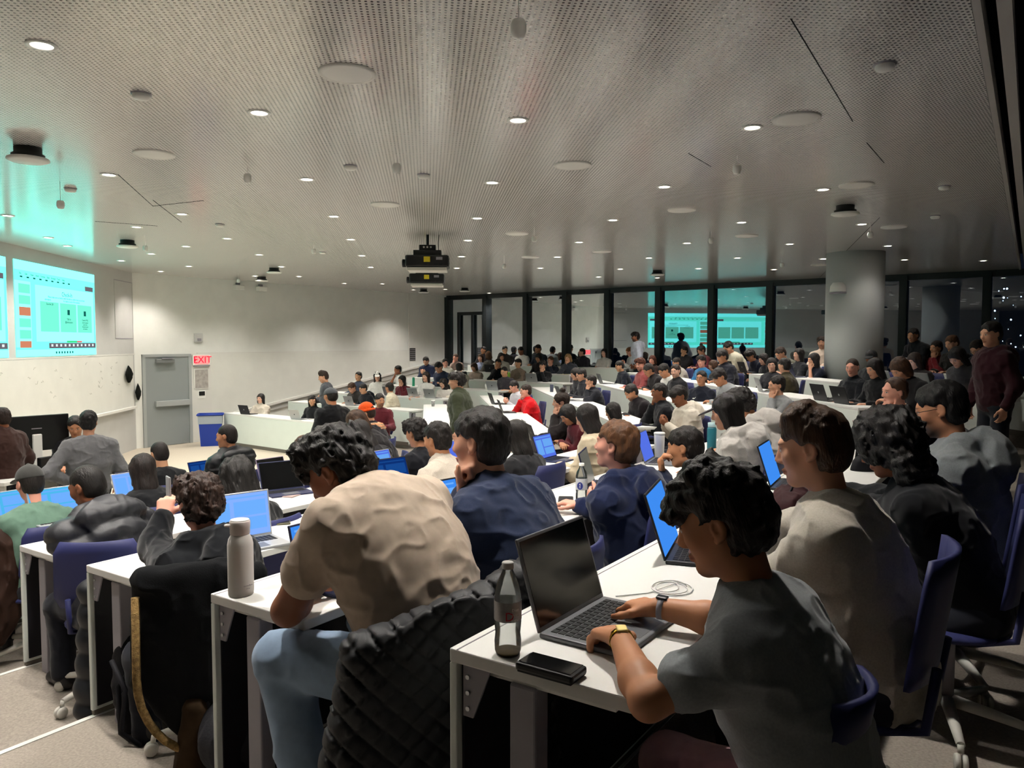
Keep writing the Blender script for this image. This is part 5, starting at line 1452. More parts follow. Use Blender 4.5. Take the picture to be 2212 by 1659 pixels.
crowd(1255, 810, 'mid', 4, 'type', 'short', K, 'jacket', '#25262d', 'light', 'person in a charcoal jacket in the row behind the red jacket', 0.2, ('grey', 'off'))
crowd(1276, 824, 'mid', 4, 'chinL', 'short', K, 'jacket', '#22232a', 'light', 'person in a black jacket with a fist at the temple', 0.15, ('silver', 'off'))
crowd(1363, 848, 'mid', 4, 'deep', 'short', K, 'jacket', '#1c171b', 'tan', 'bearded person in dark maroon looking down at a drink', 0.2, beard=0.8)
crowd(1424, 848, 'mid', 4, 'chinR', 'short', K, 'jacket', '#15161b', 'brown', 'person in a black jacket eating with the face raised', -0.15)
crowd(1466, 856, 'mid', 4, 'phone', 'fringe', K, 'hoodie', '#cfc6b8', 'brown', 'person in a cream fleece holding a phone over the desk', 0.1)
crowd(1338, 791, 'mid', 5, 'type', 'short', K, 'sweater', '#171b26', 'asian', 'person in a navy sweater behind a grey laptop', 0.1, ('grey', 'off'))
crowd(1383, 788, 'mid', 5, 'typeL', 'curly', '#4a2414', 'sweater', '#8a4444', 'pink', 'curly auburn-haired bearded person in a dusty red top', 0.1, beard=0.6)
crowd(1401, 800, 'mid', 5, 'deep', 'short', K, 'jacket', '#1e1a1c', 'tan', 'person in black just right of the curly auburn hair', 0.1)
crowd(1434, 801, 'mid', 5, 'deep', 'short', K, 'sweater', '#d8d6d2', 'tan', 'dark-haired person with a white front, head down', 0.3)
crowd(1459, 802, 'mid', 5, 'typeL', 'short', DB, 'jacket', '#1b1b1f', 'fair', 'person with a moustache in a black jacket over white', 0.25, beard=0.5)
crowd(1515, 817, 'mid', 5, 'upright', 'short', K, 'sweater', '#171a26', 'tan', 'smiling person in glasses and a navy sweater with white lettering', 0.75, gl=True)
crowd(1553, 815, 'mid', 5, 'deep', 'fringe', K, 'sweater', '#8d8f92', 'tan', 'person in a grey sweater writing beside the smiling person', 0.15)
crowd(1677, 832, 'mid', 5, 'chinL', 'short', K, 'sweater', '#8a8b8d', 'light', 'person in a grey sweater with a hand on the mouth', 0.1)
crowd(1932, 846, 'mid', 5, 'chinL', 'receding', MBR, 'sweater', '#6a6460', 'pink', 'brown-haired person with folded hands at the mouth', 0.05, ('rose', 'off'), d=6.7)
crowd(1461, 784, 'mid', 6, 'type', 'short', K, 'jacket', '#a59f96', 'tan', 'person in a pale patterned jacket behind the moustached person', 0.1)
crowd(1409, 778, 'mid', 6, 'typeL', 'bob', AUB, 'jacket', '#33221f', 'pink', 'red-brown-haired person before the tall dark mullion', 0.3)
crowd(1515, 781, 'mid', 6, 'typeL', 'curly', K, 'sweater', '#2f6f9f', 'pink', 'person with dark curls and a blue collar', 0.3)
crowd(1560, 771, 'mid', 6, 'type', 'fringe', K, 'jacket', '#1f2029', 'tan', 'person in a dark navy jacket before the cream sweater', 0.2)
crowd(1540, 792, 'mid', 6, 'typeR', 'short', MBR, 'jacket', '#22232c', 'light', 'brown-haired person seen from behind the smiling person', -0.6, seat=-0.2)
crowd(1694, 790, 'mid', 6, 'typeR', 'short', K, 'jacket', '#3d3726', 'light', 'person in an olive brown coat facing away by the desk', -0.5, ('silver', 'off'))
crowd(1667, 788, 'mid', 6, 'typeL', 'bob', K, 'sweater', '#2a2a30', 'fair', 'person in glasses left of the olive brown coat', 0.5, gl=True, seat=-0.25)
crowd(1841, 794, 'mid', 6, 'typeL', 'crop', DB, 'jacket', '#15171c', 'pink', 'short-haired person in a black jacket before the column', 0.15, ('dark', 'off'))
crowd(1889, 796, 'mid', 6, 'type', 'long', K, 'jacket', '#131417', 'light', 'dark-haired person in black at the column, behind the rose laptop', 0.15, ('dark', 'off'))
crowd(1944, 797, 'mid', 6, 'deep', 'bob', MBR, 'sweater', '#1d1b1e', 'light', 'brown-haired person half hidden behind the folded hands', 0.1)
crowd(1478, 758, 'mid', 7, 'chinL', 'short', K, 'jacket', '#2d2a2d', 'asian', 'person in a dark jacket below the reflected screens', 0.3)
crowd(1515, 757, 'mid', 7, 'type', 'bun', K, 'sweater', '#6a3038', 'light', 'person with a top bun and maroon sweater', 0.2)
crowd(1573, 751, 'mid', 7, 'deep', 'short', K, 'sweater', '#cfc8b4', 'light', 'person in a cream sweater leaning over others', 0.2)
crowd(1621, 769, 'mid', 7, 'deep', 'curly', K, 'sweater', '#161b2a', 'tan', 'curly-haired person in navy looking into a laptop', 0.1, ('dark', 'off'))
crowd(1649, 776, 'mid', 7, 'type', 'long', K, 'sweater', '#17181d', 'fair', 'long black-haired person behind a dark laptop', 0.1, ('dark', 'off'))
crowd(1686, 764, 'mid', 7, 'deep', 'short', DB, 'sweater', '#57564a', 'light', 'brown-haired person bent down by the clear bottle', 0.1)
crowd(1725, 766, 'mid', 7, 'upright', 'long', K, 'sweater', '#25262b', 'fair', 'long dark-haired person in profile near the windows', 0.1)
crowd(1757, 777, 'mid', 7, 'chinL', 'long', K, 'tee', '#171b28', 'light', 'person in a navy tee resting an arm on the desk', 0.1, ('navy', 'off'))
crowd(1775, 741, 'mid', 8, 'upright', 'curly', DB, 'sweater', '#cbb9a9', 'light', 'person in a pale top facing the camera by the last mullion', 0.9, beard=0.5)
crowd(1882, 774, 'mid', 7, 'typeL', 'short', K, 'jacket', '#1a1c20', 'brown', 'person in a dark cap against the round column', 0.2, cap=('cap', '#1d1e20'), seat=0.34)
crowd(1975, 780, 'mid', 7, 'type', 'long', DB, 'jacket', '#2a2422', 'fair', 'pale long-haired person lit by a laptop right of the column', 0.2, ('silver', 'white'))
crowd(2068, 772, 'mid', 7, 'deep', 'long', K, 'jacket', '#3a3735', 'light', 'long-haired person in dark tweed looking down', 0.2, ('silver', 'white'))
crowd(1972, 730, 'mid', 8, 'standlean', 'short', K, 'jacket', '#15161a', 'tan', 'dark figure bending down beside the round column', 0.2, d=12.6)
crowd(2022, 752, 'mid', 8, 'chinL', 'short', DB, 'sweater', '#7a2229', 'tan', 'person in a dim red top right of the column', 0.3, ('silver', 'off'))
crowd(2056, 742, 'mid', 8, 'type', 'short', LBR, 'jacket', '#26221f', 'light', 'shadowed light-haired person behind the dim red top', 0.2)
crowd(2110, 753, 'mid', 8, 'deep', 'short', DB, 'jacket', '#201f22', 'light', 'shadowed person in glasses at the back right', 0.2, gl=True)
crowd(2140, 722, 'near', 6, 'stand', 'short', K, 'hoodie', '#2e0e16', 'light', 'standing person in a dark maroon hoodie at the right edge', 0.7, d=7.6)
# ---- near block, the smaller ones
crowd(1323, 889, 'near', 3, 'type', 'bob', K, 'jacket', '#1a1719', 'light', 'black-haired person behind the fair-haired navy hoodie', 0.1)
crowd(344, 981, 'near', 1, 'type', 'crop', K, 'tee', '#121316', 'asian', 'short-haired person in a black tee with a small white print', -0.1, ('navy', 'off'))
crowd(489, 943, 'near', 1, 'typeL', 'crop', K, 'puffer', '#14161a', 'tan', 'short-haired person in a black hooded coat near the blue bin', 0.0, ('navy', 'navy'))
crowd(655, 968, 'near', 2, 'type', 'bob', '#4a2a16', 'sweater', '#b8a796', 'light', 'auburn-haired person in a beige sweater from behind', -0.1, ('mauve', 'off'))
crowd(776, 938, 'near', 2, 'deep', 'wavy', K, 'jacket', '#17151a', 'light', 'person with big dark wavy hair behind the beige tee', 0.0)
crowd(898, 936, 'near', 3, 'type', 'curly', K, 'sweater', '#17181e', 'tan', 'black-haired person in a black top beside the cream collar', 0.0, ('silver', 'violet'))
crowd(1112, 942, 'near', 4, 'type', 'long', '#1c1714', 'sweater', '#232326', 'light', 'person with long straight dark hair seen from behind', 0.0)
crowd(1267, 903, 'near', 4, 'type', 'long', K, 'jacket', '#c8b99e', 'light', 'long black-haired person in a cream jacket seen from behind', 0.1, ('navy', 'violet'))
crowd(1598, 876, 'near', 5, 'deep', 'curly', K, 'hoodie', '#b7b2ac', 'tan', 'curly-haired person in a light grey hoodie beside the dark cap', 0.0)
crowd(3, 905, 'near', 1, 'stand', 'short', '#231714', 'jacket', '#3a2622', 'brown', 'brown-haired person cut off by the left edge', 0.2, d=8.6)
crowd(163, 922, 'near', 1, 'type', 'short', K, 'sweater', '#1b1b1e', 'tan', 'dark-haired person half hidden behind the lectern monitor', 2.6, d=9.3)
# ------------------------------------------------------------------ the people close to the camera, each modelled in their own pose
def hero(px, py, d, block, k, label, hair, top, sk, h=0.0075, dr=0.0, targets=None, brow='#1c1410', beard=0.0, tr='#1e2028', trl=0.014, cap=None,
         sleeve=1.0, seed=0.0, chairlab=None, shoe=None, chair_dr=0.0, hem=None, topname=None, hairh=None, ee=None, legs=True, choff=0.09, **kw):
    """targets: {'lh': (px, py, z) ...} wrists / elbows as picture points at a known height; 'lhd' the same for the fingertips"""
    n, cf, ff = BLK[block]
    rz = face_rz(block) + dr
    W = at_y(px, py, d); zf = ff(k)
    J0 = pose(**kw)
    need = W.z - zf
    s = max(0.94, min(1.07, need / J0['H'].z))
    off = need - s * J0['H'].z
    Rz = Matrix.Rotation(rz, 3, 'Z')
    hx = Rz @ (J0['H'] * s)
    loc = Vector((W.x - hx.x, W.y - hx.y, zf))
    lift = max(-0.09, min(0.09, off))
    if abs(off) > 0.02: print('HERO', label[:40], 'need %.3f pose %.3f off %.3f' % (need, J0['H'].z, off))
    def loc_(t):
        p = at_z(*t) if len(t) == 3 else at_y(t[0], t[1], t[3])
        return (Rz.transposed() @ (p - loc - Vector((0, 0, lift)))) / s
    kk = dict(kw)
    if targets:
        for key in ('lh', 'rh', 'le', 're'):
            if key in targets: kk[key] = tuple(loc_(targets[key]))
        for key, w_ in (('lhd', 'lh'), ('rhd', 'rh')):
            if key in targets: kk[key] = tuple(loc_(targets[key]) - Vector(kk[w_]))
    J = pose(**kk)
    root = empty('person', loc, rz, label, 'person', 'people in the lecture hall')
    root.scale = (s, s, s)
    L = Vector((0, 0, lift / s))
    def add(me, name, m):
        o = obj_from(me, name, root, m); o.location = L; return o
    add(body_mesh(J, h, legs=legs), 'body', skin(sk, brow, beard))
    kind, col, fab = top
    add(top_mesh(J, h * 1.0, kind, topname or PARTNAME[kind], seed, sleeve, ee, hem), topname or PARTNAME[kind], cloth_m(col, fab))
    add(trouser_mesh(J, h * 1.4, seed + 1, trl), 'trousers', cloth_m(tr))
    for q in 'LR': obj_from(shoe_mesh(J, h * 1.3, q), 'shoe', root, shoe or m_black)
    if hair:
        o = put_hair(root, J, hair[0], hair[1], hairh or h * 0.8, hair[2] if len(hair) > 2 else 0); o.location = o.location + L
    if cap:
        o = put_hair(root, J, cap[0], cap[1], h * 0.8); o.location = o.location + L
    if chairlab: chair((loc.x, loc.y), rz + chair_dr, zf, chairlab, off=choff, slim=choff > 0.18 or 'jacket' in chairlab)
    root['_lift'] = lift
    J['lift'] = lift / s
    return root, J, s
def del_tmp(r): del r['_lift']
HER = {}
# 1 grey tee at the nearest desk
HER['grey'] = hero(1556, 1128, 1.72, 'near', 6, 'person in a heather grey tee typing on the nearest laptop', ('tousled', '#17110f'), ('tee', '#8b8f92', 'knit'), 'olive', h=0.0058,
    lean=0.30, hunch=0.12, head=(0.10, 0.34, 0.0), hs=1.03, build=1.06, tr='#c49aa0', trl=0.018, knees=0.14,
    targets=dict(lh=(1340, 1378, 1.705), le=(1400, 1515, 1.675), lhd=(1262, 1352, 1.665), rh=(1420, 1312, 1.70), re=(1575, 1345, 1.69), rhd=(1320, 1300, 1.665)),
    lcurl=(30, 38, 25), rcurl=(26, 34, 22), chairlab='blue shell swivel chair under the grey tee, nearest of all', choff=0.20, seed=1.0, sleeve=0.88)
# 2 off-white sweatshirt
HER['cream'] = hero(1752, 968, 2.36, 'near', 6, 'short brown-haired person in an off-white sweatshirt at the nearest desk', ('quiff', '#3a2513'), ('sweater', '#aaa498', 'knit'), 'light', h=0.0062, brow='#2a1a10',
    lean=0.30, hunch=0.08, head=(0.04, 0.18, 0.0), build=1.08, targets=dict(lh=(1560, 1190, 1.70), rh=(1540, 1150, 1.70)), tr='#22242c', chairlab='blue shell swivel chair under the off-white sweatshirt', choff=0.10, seed=2.0, ee=0.024)
# 3 black frizzy hair, dark top
HER['frizzy'] = hero(1915, 962, 3.05, 'near', 6, 'person with a big mass of black curls in black, right of the sweatshirt', ('frizzy', '#130f0d'), ('sweater', '#0f1014', 'cloth'), 'brown', h=0.009,
    lean=0.42, hunch=0.15, head=(0.15, 0.45, 0.0), build=0.95, targets=dict(lh=(1800, 1075, 1.69), rh=(1770, 1060, 1.69)), chairlab='blue shell swivel chair under the mass of black curls')
# 4 grey hoodie, beard, glasses
r, J, s = hero(2030, 884, 3.45, 'near', 6, 'bearded person in glasses and a grey hoodie at the right end', ('short', '#0d0a09', 1), ('hoodie', '#7c8184', 'knit'), 'tan', h=0.008, beard=0.95,
    lean=0.20, hunch=0.05, head=(0.0, 0.28, 0.0), build=1.06, targets=dict(lh=(1930, 1010, 1.69), rh=(1920, 990, 1.69)), chairlab='blue shell swivel chair under the grey hoodie', brow='#0d0a09')
glasses(r, J, m_black, r['_lift'] / s); HER['hood'] = (r, J, s)
# 5 beige tee, from behind
HER['beige'] = hero(728, 1018, 2.62, 'near', 5, 'broad person in a beige tee and pale jeans, seen from behind', ('curly', '#16120f'), ('tee', '#b9a896', 'cloth'), 'brown', h=0.0062,
    lean=0.30, hunch=0.38, head=(0.30, 0.62, 0.0), headoff=(-0.02, 0.135, 0.075), build=1.24, wide=1.12, targets=dict(lh=(668, 1268, 1.55), le=(622, 1318, 1.545), lhd=(700, 1245, 1.53), rh=(770, 1230, 1.55)),
    tr='#8ea4bd', trl=0.02, shoe=mat('white_shoe', '#cfcac6', 0.6, 0.3), seed=4.0, chairlab='blue shell swivel chair under the quilted black jacket', sleeve=0.85, knees=0.20, feet=0.30, chair_dr=-0.6)
# 6 navy half-zip, chin on fist
HER['navy'] = hero(1036, 955, 3.0, 'near', 5, 'dark-haired person in a navy pullover resting the chin on a fist', ('short', '#150f0c', 1), ('jacket', '#1f2942', 'knit'), 'light', h=0.0066, topname='pullover',
    lean=0.36, hunch=0.22, head=(0.12, 0.05, 0.0), build=1.16, targets=dict(lh=(1004, 1068, 0, 2.93), le=(1004, 1172, 1.545), lhd=(997, 1000, 0, 2.95), rh=(960, 1150, 1.54)),
    lpn=(0.25, -0.9, 0.2), lcurl=(88, 98, 60), seed=5.0, chairlab='blue shell swivel chair under the navy pullover', tr='#3b4650')
# 7 navy hoodie, fair hair, hand on bottle
HER['ginger'] = hero(1330, 962, 3.7, 'near', 5, 'fair-haired person in a navy hoodie holding a water bottle', ('short', '#5a3a22', 0), ('hoodie', '#1b2340', 'knit'), 'pink', h=0.0072, brow='#5a3a22',
    lean=0.22, hunch=0.05, head=(0.05, -0.10, 0.0), build=1.04, targets=dict(lh=(1287, 1082, 1.555), lhd=(1255, 1058, 1.585), rh=(1250, 1090, 1.54)), lpn=(0.9, 0.2, 0.1), lcurl=(35, 45, 35),
    seed=6.0, chairlab='blue shell swivel chair under the navy hoodie', tr='#55565a')
# 8 hand on chin
HER['chin'] = hero(1478, 985, 4.5, 'near', 5, 'dark-haired person thinking with finger and thumb at the chin', ('short', '#17100c', 1), ('sweater', '#1c2236', 'cloth'), 'olive', h=0.0075,
    lean=0.42, hunch=0.12, head=(0.1, 0.15, 0.0), targets=dict(lh=(1432, 1024, 0, 4.35), le=(1442, 1075, 1.55), lhd=(1425, 985, 0, 4.35)), lpn=(0.3, -0.9, 0.1), lcurl=(50, 60, 35), seed=7.0, chairlab='blue shell swivel chair under the person with thumb at the chin')
# 9 dark cap, long hair, pale fleece
HER['capw'] = hero(1569, 890, 5.3, 'near', 5, 'long dark-haired person in a dark cap and white fleece', ('long', '#140e0c'), ('hoodie', '#c3beb8', 'knit'), 'light', h=0.0085,
    lean=0.26, hunch=0.05, head=(0.15, 0.25, 0.0), build=0.93, cap=('cap', '#4a474b'), seed=8.0, chairlab='blue shell swivel chair under the dark cap and white fleece')
# 10 black hoodie raising a phone
HER['phone'] = hero(430, 1112, 3.4, 'near', 4, 'curly brown-haired person in a black hoodie raising a phone', ('curly', '#2c1a11', 1), ('hoodie', '#15171b', 'knit'), 'pink', h=0.0066,
    lean=0.14, hunch=0.12, head=(-0.15, 0.12, 0.0), build=1.08, targets=dict(lh=(352, 1118, 0, 3.50), le=(335, 1185, 0, 3.42), lhd=(362, 1070, 0, 3.56), rh=(470, 1200, 1.40)), lpn=(0.7, 0.6, 0.1), lcurl=(45, 40, 20), seed=9.0,
    chairlab='blue shell swivel chair under the fur-trimmed jacket', chair_dr=-0.85)
# 11 puffer coat
HER['puffer'] = hero(188, 1052, 4.3, 'near', 3, 'person bundled in a charcoal hooded puffer coat, seen from behind', ('crop', '#14110f'), ('puffer', '#2b2c30', 'puffer'), 'brown', h=0.0085,
    lean=0.30, hunch=0.25, head=(0.35, 0.35, 0.0), build=1.18, wide=1.15, seed=10.0, targets=dict(lh=(150, 1130, 1.24), rh=(210, 1120, 1.24)))
# 12 green tee, grey cap
HER['green'] = hero(64, 1044, 5.2, 'near', 2, 'person in a sage green tee and grey cap at the left', ('crop', '#1a1512'), ('tee', '#5e7a6a', 'cloth'), 'pink', h=0.0085,
    lean=0.25, hunch=0.15, head=(0.0, 0.2, 0.0), build=1.1, cap=('cap', '#3d3d3b'), seed=11.0, sleeve=1.3, chairlab='blue shell swivel chair under the sage green tee')
# 13 curly long hair
HER['curlyw'] = hero(510, 1034, 4.7, 'near', 3, 'person with long wavy black hair and a black top, seen from behind', ('wavy', '#14110f'), ('sweater', '#121316', 'knit'), 'light', h=0.009,
    lean=0.25, hunch=0.15, head=(0.05, 0.3, 0.0), build=0.98, seed=12.0, chairlab='blue shell swivel chair under the long wavy black hair')
# 14 long hair in black jacket
HER['blackw'] = hero(307, 1016, 5.8, 'near', 2, 'long dark-haired person in a black jacket beside the standing grey sweater', ('long', '#1c1411'), ('jacket', '#131417', 'cloth'), 'light', h=0.009,
    lean=0.25, hunch=0.1, head=(0.0, 0.2, 0.0), build=1.0, seed=13.0, chairlab='blue shell swivel chair under the long dark hair, second near row')
# 15 cream-collared man
HER['collar'] = hero(944, 950, 5.6, 'near', 3, 'dark-haired stubbled person in a cream fleece with high collar', ('short', '#17100d'), ('jacket', '#c2b7a8', 'knit'), 'olive', h=0.0082, topname='fleece',
    lean=0.28, hunch=0.08, head=(-0.05, 0.22, 0.0), build=1.1, beard=0.4, seed=14.0, chairlab='blue shell swivel chair under the cream fleece')
# 16 standing grey sweater
HER['stand'] = hero(192, 912, 8.0, 'near', 0, 'standing person in a grey sweater with a hand on the hip', ('short', '#100d0c', 1), ('sweater', '#6a6a6c', 'knit'), 'light', h=0.0085,
    stand=True, lean=0.04, head=(-0.35, 0.12, 0.0), build=1.2, lh=(-0.19, 0.0, 1.04), le=(-0.42, -0.10, 1.17), lhd=(0.7, 0.4, -0.4), lpn=(0, 0.3, -1), rh=(0.28, 0.1, 0.92), rhd=(0, 0.2, -1), rpn=(-1, 0, 0), seed=15.0, dr=-0.30)
for q in HER.values(): del_tmp(q[0])
# ------------------------------------------------------------------ laptops that go with the crowd
_cl = {'silver': 'silver laptop', 'dark': 'dark laptop', 'grey': 'grey laptop', 'navy': 'navy laptop', 'mauve': 'mauve laptop', 'rose': 'rose-grey laptop'}
for q, rz, z, (bd, sc_), lab in SEATED_LAPTOPS:
    laptop((q.x, q.y), rz, z, 'open ' + _cl[bd] + ' in front of ' + label_short(lab), bd, sc_, 110)
def desk_at(px, py, k, block='near', dz=0.0): return at_z(px, py, BLK[block][2](k) + DESK_H + dz)
RZ1 = face_rz('near')
ZA, ZB, ZC, ZD = fl(6) + DESK_H, fl(5) + DESK_H, fl(4) + DESK_H, fl(3) + DESK_H
# nearest laptop: hinge line from (1175,1365) to (1290,1300) in the picture
a, b = at_z(1178, 1362, ZA + 0.01), at_z(1292, 1296, ZA + 0.01)
c = (a + b) / 2; ang = math.atan2((b - a).y, (b - a).x)
t = laptop((c.x, c.y), ang, ZA, 'open silver laptop with a dark screen under the hands of the grey tee', 'grey', 'off', 107, 1.09, True, False)
c = desk_at(1450, 1205, 6); laptop((c.x + 0.02, c.y + 0.08), RZ1 + 0.25, ZA, 'black laptop with a bright blue screen beyond the coiled cable', 'dark', 'blue', 108, 1.06, False, False)
c = desk_at(1690, 1055, 6); laptop((c.x, c.y + 0.1), RZ1 + 0.1, ZA, 'black laptop with a blue screen seen past the sweatshirt face', 'dark', 'blue', 108, 1.0, False, False)
c = desk_at(945, 1160, 5); laptop((c.x, c.y + 0.05), RZ1 - 0.15, ZB, 'black laptop with two bright blue windows beside the navy pullover', 'dark', 'blue', 106, 1.08, False)
c = desk_at(700, 1270, 5); laptop((c.x + 0.0, c.y + 0.12), RZ1, ZB, 'dark laptop under the forearm of the beige tee', 'navy', 'blue', 104, 1.0, False)
c = desk_at(1290, 1060, 5); laptop((c.x - 0.02, c.y + 0.16), RZ1 + 0.35, ZB, 'navy laptop just behind the water bottle', 'navy', 'off', 105, 1.0, False)
c = desk_at(1392, 1000, 5); laptop((c.x + 0.05, c.y + 0.06), RZ1 + 0.2, ZB, 'laptop with a plain blue screen beside the tall white cup', 'grey', 'violet', 108, 1.02, False, False)
c = desk_at(512, 1175, 4); laptop((c.x, c.y + 0.05), RZ1 - 0.25, ZC, 'laptop with a pale blue screen behind the white flask', 'silver', 'pale', 100, 1.1, False, True)
c = desk_at(600, 1060, 3); laptop((c.x + 0.05, c.y - 0.02), RZ1 - 0.35, ZD, 'dark navy laptop with an unlit screen, left of the auburn hair', 'navy', 'off', 112, 1.08, True, False)
c = desk_at(850, 1062, 4); laptop((c.x, c.y), RZ1 - 0.2, ZC, 'laptop with a dark blue document window behind the beige shoulder', 'dark', 'navy', 112, 1.05, False)
c = desk_at(986, 1010, 4); laptop((c.x, c.y), RZ1 - 0.1, ZC, 'laptop with a light blue screen behind the navy pullover face', 'silver', 'violet', 108, 1.0, False, False)
c = desk_at(20, 1125, 2); laptop((c.x, c.y), RZ1, fl(2) + DESK_H, 'laptop with a cyan screen at the left edge', 'silver', 'cyan', 112, 1.0, False, True)
c = desk_at(125, 1125, 3); laptop((c.x, c.y), RZ1 - 0.1, ZD, 'laptop with a cyan screen before the puffer coat', 'silver', 'cyan', 112, 1.0, False, True)
c = desk_at(290, 1075, 2); laptop((c.x, c.y), RZ1, fl(2) + DESK_H, 'laptop with a pale blue screen beside the long dark hair', 'silver', 'pale', 112, 1.0, False, True)

# ------------------------------------------------------------------ white flask on the second desk
c = at_z(521, 1284, ZB)
t = empty('flask', (c.x, c.y, ZB), 0.6, 'tall matte white flask with a looped lid on the desk end', 'flask')
m_flask = mat('flask_white', '#d3d0cb', 0.55, 0.35)
MB().lathe([(0.040, 0.0), (0.0435, 0.004), (0.045, 0.02), (0.045, 0.185), (0.041, 0.205), (0.0335, 0.218), (0.033, 0.222)], 32).build('bottle_body', m_flask, t)
MB().lathe([(0.0335, 0.222), (0.0345, 0.226), (0.0345, 0.243), (0.0355, 0.245), (0.036, 0.268), (0.033, 0.272)], 32).build('lid', mat('flask_lid', '#c2b9b4', 0.6, 0.3), t)
MB().lathe([(0.001, 0.272), (0.0325, 0.272), (0.0325, 0.2745), (0.001, 0.2745)], 32).build('lid_disc', m_flask, t)
MB().tube([(-0.034 - 0.009 * (1 - math.cos(q)), 0.009 * math.sin(q) * 1.0, 0.258 + 0.0 * q) for q in [i * math.pi / 5 - math.pi for i in range(11)]], 0.004, 6).build('lid_loop', MATS['flask_lid'], t)
MB().lathe([(0.0395, -0.0), (0.0405, 0.004)], 32).build('foot_ring', m_dark, t)
e = math.atan2(-c.y, -c.x) - 0.6 + 0.55
for i, s_ in enumerate(['thermoflask', '17 oz']):
    Mx = Matrix.Rotation(e + math.pi / 2, 4, 'Z') @ Matrix.Translation((0, -0.0455, 0.042 - i * 0.011)) @ Matrix.Rotation(R_(90), 4, 'X')
    text_mesh('brand_print', s_, 0.0075 if i == 0 else 0.006, m_steel, t, Mx, 0.0003)

# ------------------------------------------------------------------ soda bottle
c = at_z(1097, 1412, ZA)
def thin_plastic():
    m = bpy.data.materials.new('clear_plastic'); m.use_nodes = True
    nt = m.node_tree; nt.nodes.remove(nt.nodes['Principled BSDF'])
    tr = nt.nodes.new('ShaderNodeBsdfTransparent'); tr.inputs[0].default_value = (0.93, 0.95, 0.94, 1)
    df = nt.nodes.new('ShaderNodeBsdfTranslucent'); df.inputs[0].default_value = (0.8, 0.82, 0.8, 1)
    gl = nt.nodes.new('ShaderNodeBsdfGlossy'); gl.inputs['Roughness'].default_value = 0.08
    m1 = nt.nodes.new('ShaderNodeMixShader'); m1.inputs[0].default_value = 0.24
    nt.links.new(tr.outputs[0], m1.inputs[1]); nt.links.new(df.outputs[0], m1.inputs[2])
    fr = nt.nodes.new('ShaderNodeFresnel'); fr.inputs['IOR'].default_value = 1.5
    m2 = nt.nodes.new('ShaderNodeMixShader'); nt.links.new(fr.outputs[0], m2.inputs[0]); nt.links.new(m1.outputs[0], m2.inputs[1]); nt.links.new(gl.outputs[0], m2.inputs[2])
    nt.links.new(m2.outputs[0], nt.nodes['Material Output'].inputs[0])
    return m
m_pet = thin_plastic()
t = empty('soda_bottle', (c.x, c.y, ZA), 0, 'almost empty clear soda bottle with a silver label on the nearest desk', 'bottle')
prof = [(0.020, 0.004), (0.028, 0.0), (0.032, 0.012), (0.033, 0.035), (0.0305, 0.055), (0.0325, 0.075), (0.033, 0.082), (0.033, 0.138), (0.032, 0.15), (0.026, 0.175), (0.017, 0.198), (0.0128, 0.208), (0.0128, 0.214)]
MB().lathe(prof, 32, caps=True).build('bottle_body', m_pet, t)
MB().lathe([(0.0335, 0.088), (0.0337, 0.09), (0.0337, 0.134), (0.0335, 0.136)], 32, caps=False).build('label_sleeve', mat('silver_label', '#9d9a99', 0.35, 0.4, metal=0.4, var=0.15, vscale=60), t)
e = math.atan2(-c.y, -c.x) + math.pi / 2
def around(a, r, z): return Matrix.Rotation(e + a, 4, 'Z') @ Matrix.Translation((0, -r, z)) @ Matrix.Rotation(R_(90), 4, 'X')
text_mesh('label_letter', 'D', 0.030, mat('label_red', '#c8102e', 0.4, 0.4), t, around(0.12, 0.0345, 0.102), 0.0004)
for i, s_ in enumerate(['Diet', 'zero', 'sugar']): text_mesh('label_print', s_, 0.011, m_fixw, t, around(0.55, 0.0345, 0.118 - i * 0.012), 0.0003)
MB().lathe([(0.0145, 0.212), (0.0145, 0.226), (0.013, 0.228), (0.001, 0.228)], 24, caps=False).build('bottle_cap', mat('cap_grey', '#b7b4b0', 0.5, 0.4), t)
MB().lathe([(0.001, 0.006), (0.022, 0.003), (0.029, 0.006), (0.03, 0.011), (0.001, 0.011)], 24, caps=False).build('soda_rest', mat('soda_brown', '#c9a878', 0.2, 0.5), t)

# ------------------------------------------------------------------ black phone in a thick case, on the nearest desk
a, b = at_z(1118, 1447, ZA + 0.03), at_z(1262, 1487, ZA + 0.03)
c = at_z(1190, 1444, ZA + 0.012); ang = math.atan2((b - a).y, (b - a).x)
t = empty('phone', (c.x, c.y, ZA), ang, 'black phone with a thick battery case lying on the nearest desk', 'phone')
B = Blob()
for sx in (-1, 1):
    for sy in (-1, 1): B.cap((sx * 0.062, sy * 0.026, 0.010), (sx * 0.062, sy * 0.026, 0.024), 0.010, k=0.001)
B = None
mb = MB(); mb.bbox(-0.076, 0.076, -0.037, 0.037, 0.003, 0.024, 0.007); mb.build('phone_case', m_black, t)
MB().bbox(-0.068, 0.068, -0.031, 0.031, 0.0242, 0.0255, 0.0005).build('phone_screen', mat('screen_off', '#07080a', 0.12, 0.6), t)
MB().bbox(-0.071, 0.071, -0.034, 0.034, 0.0, 0.006, 0.002).build('battery_pack', m_dark, t)
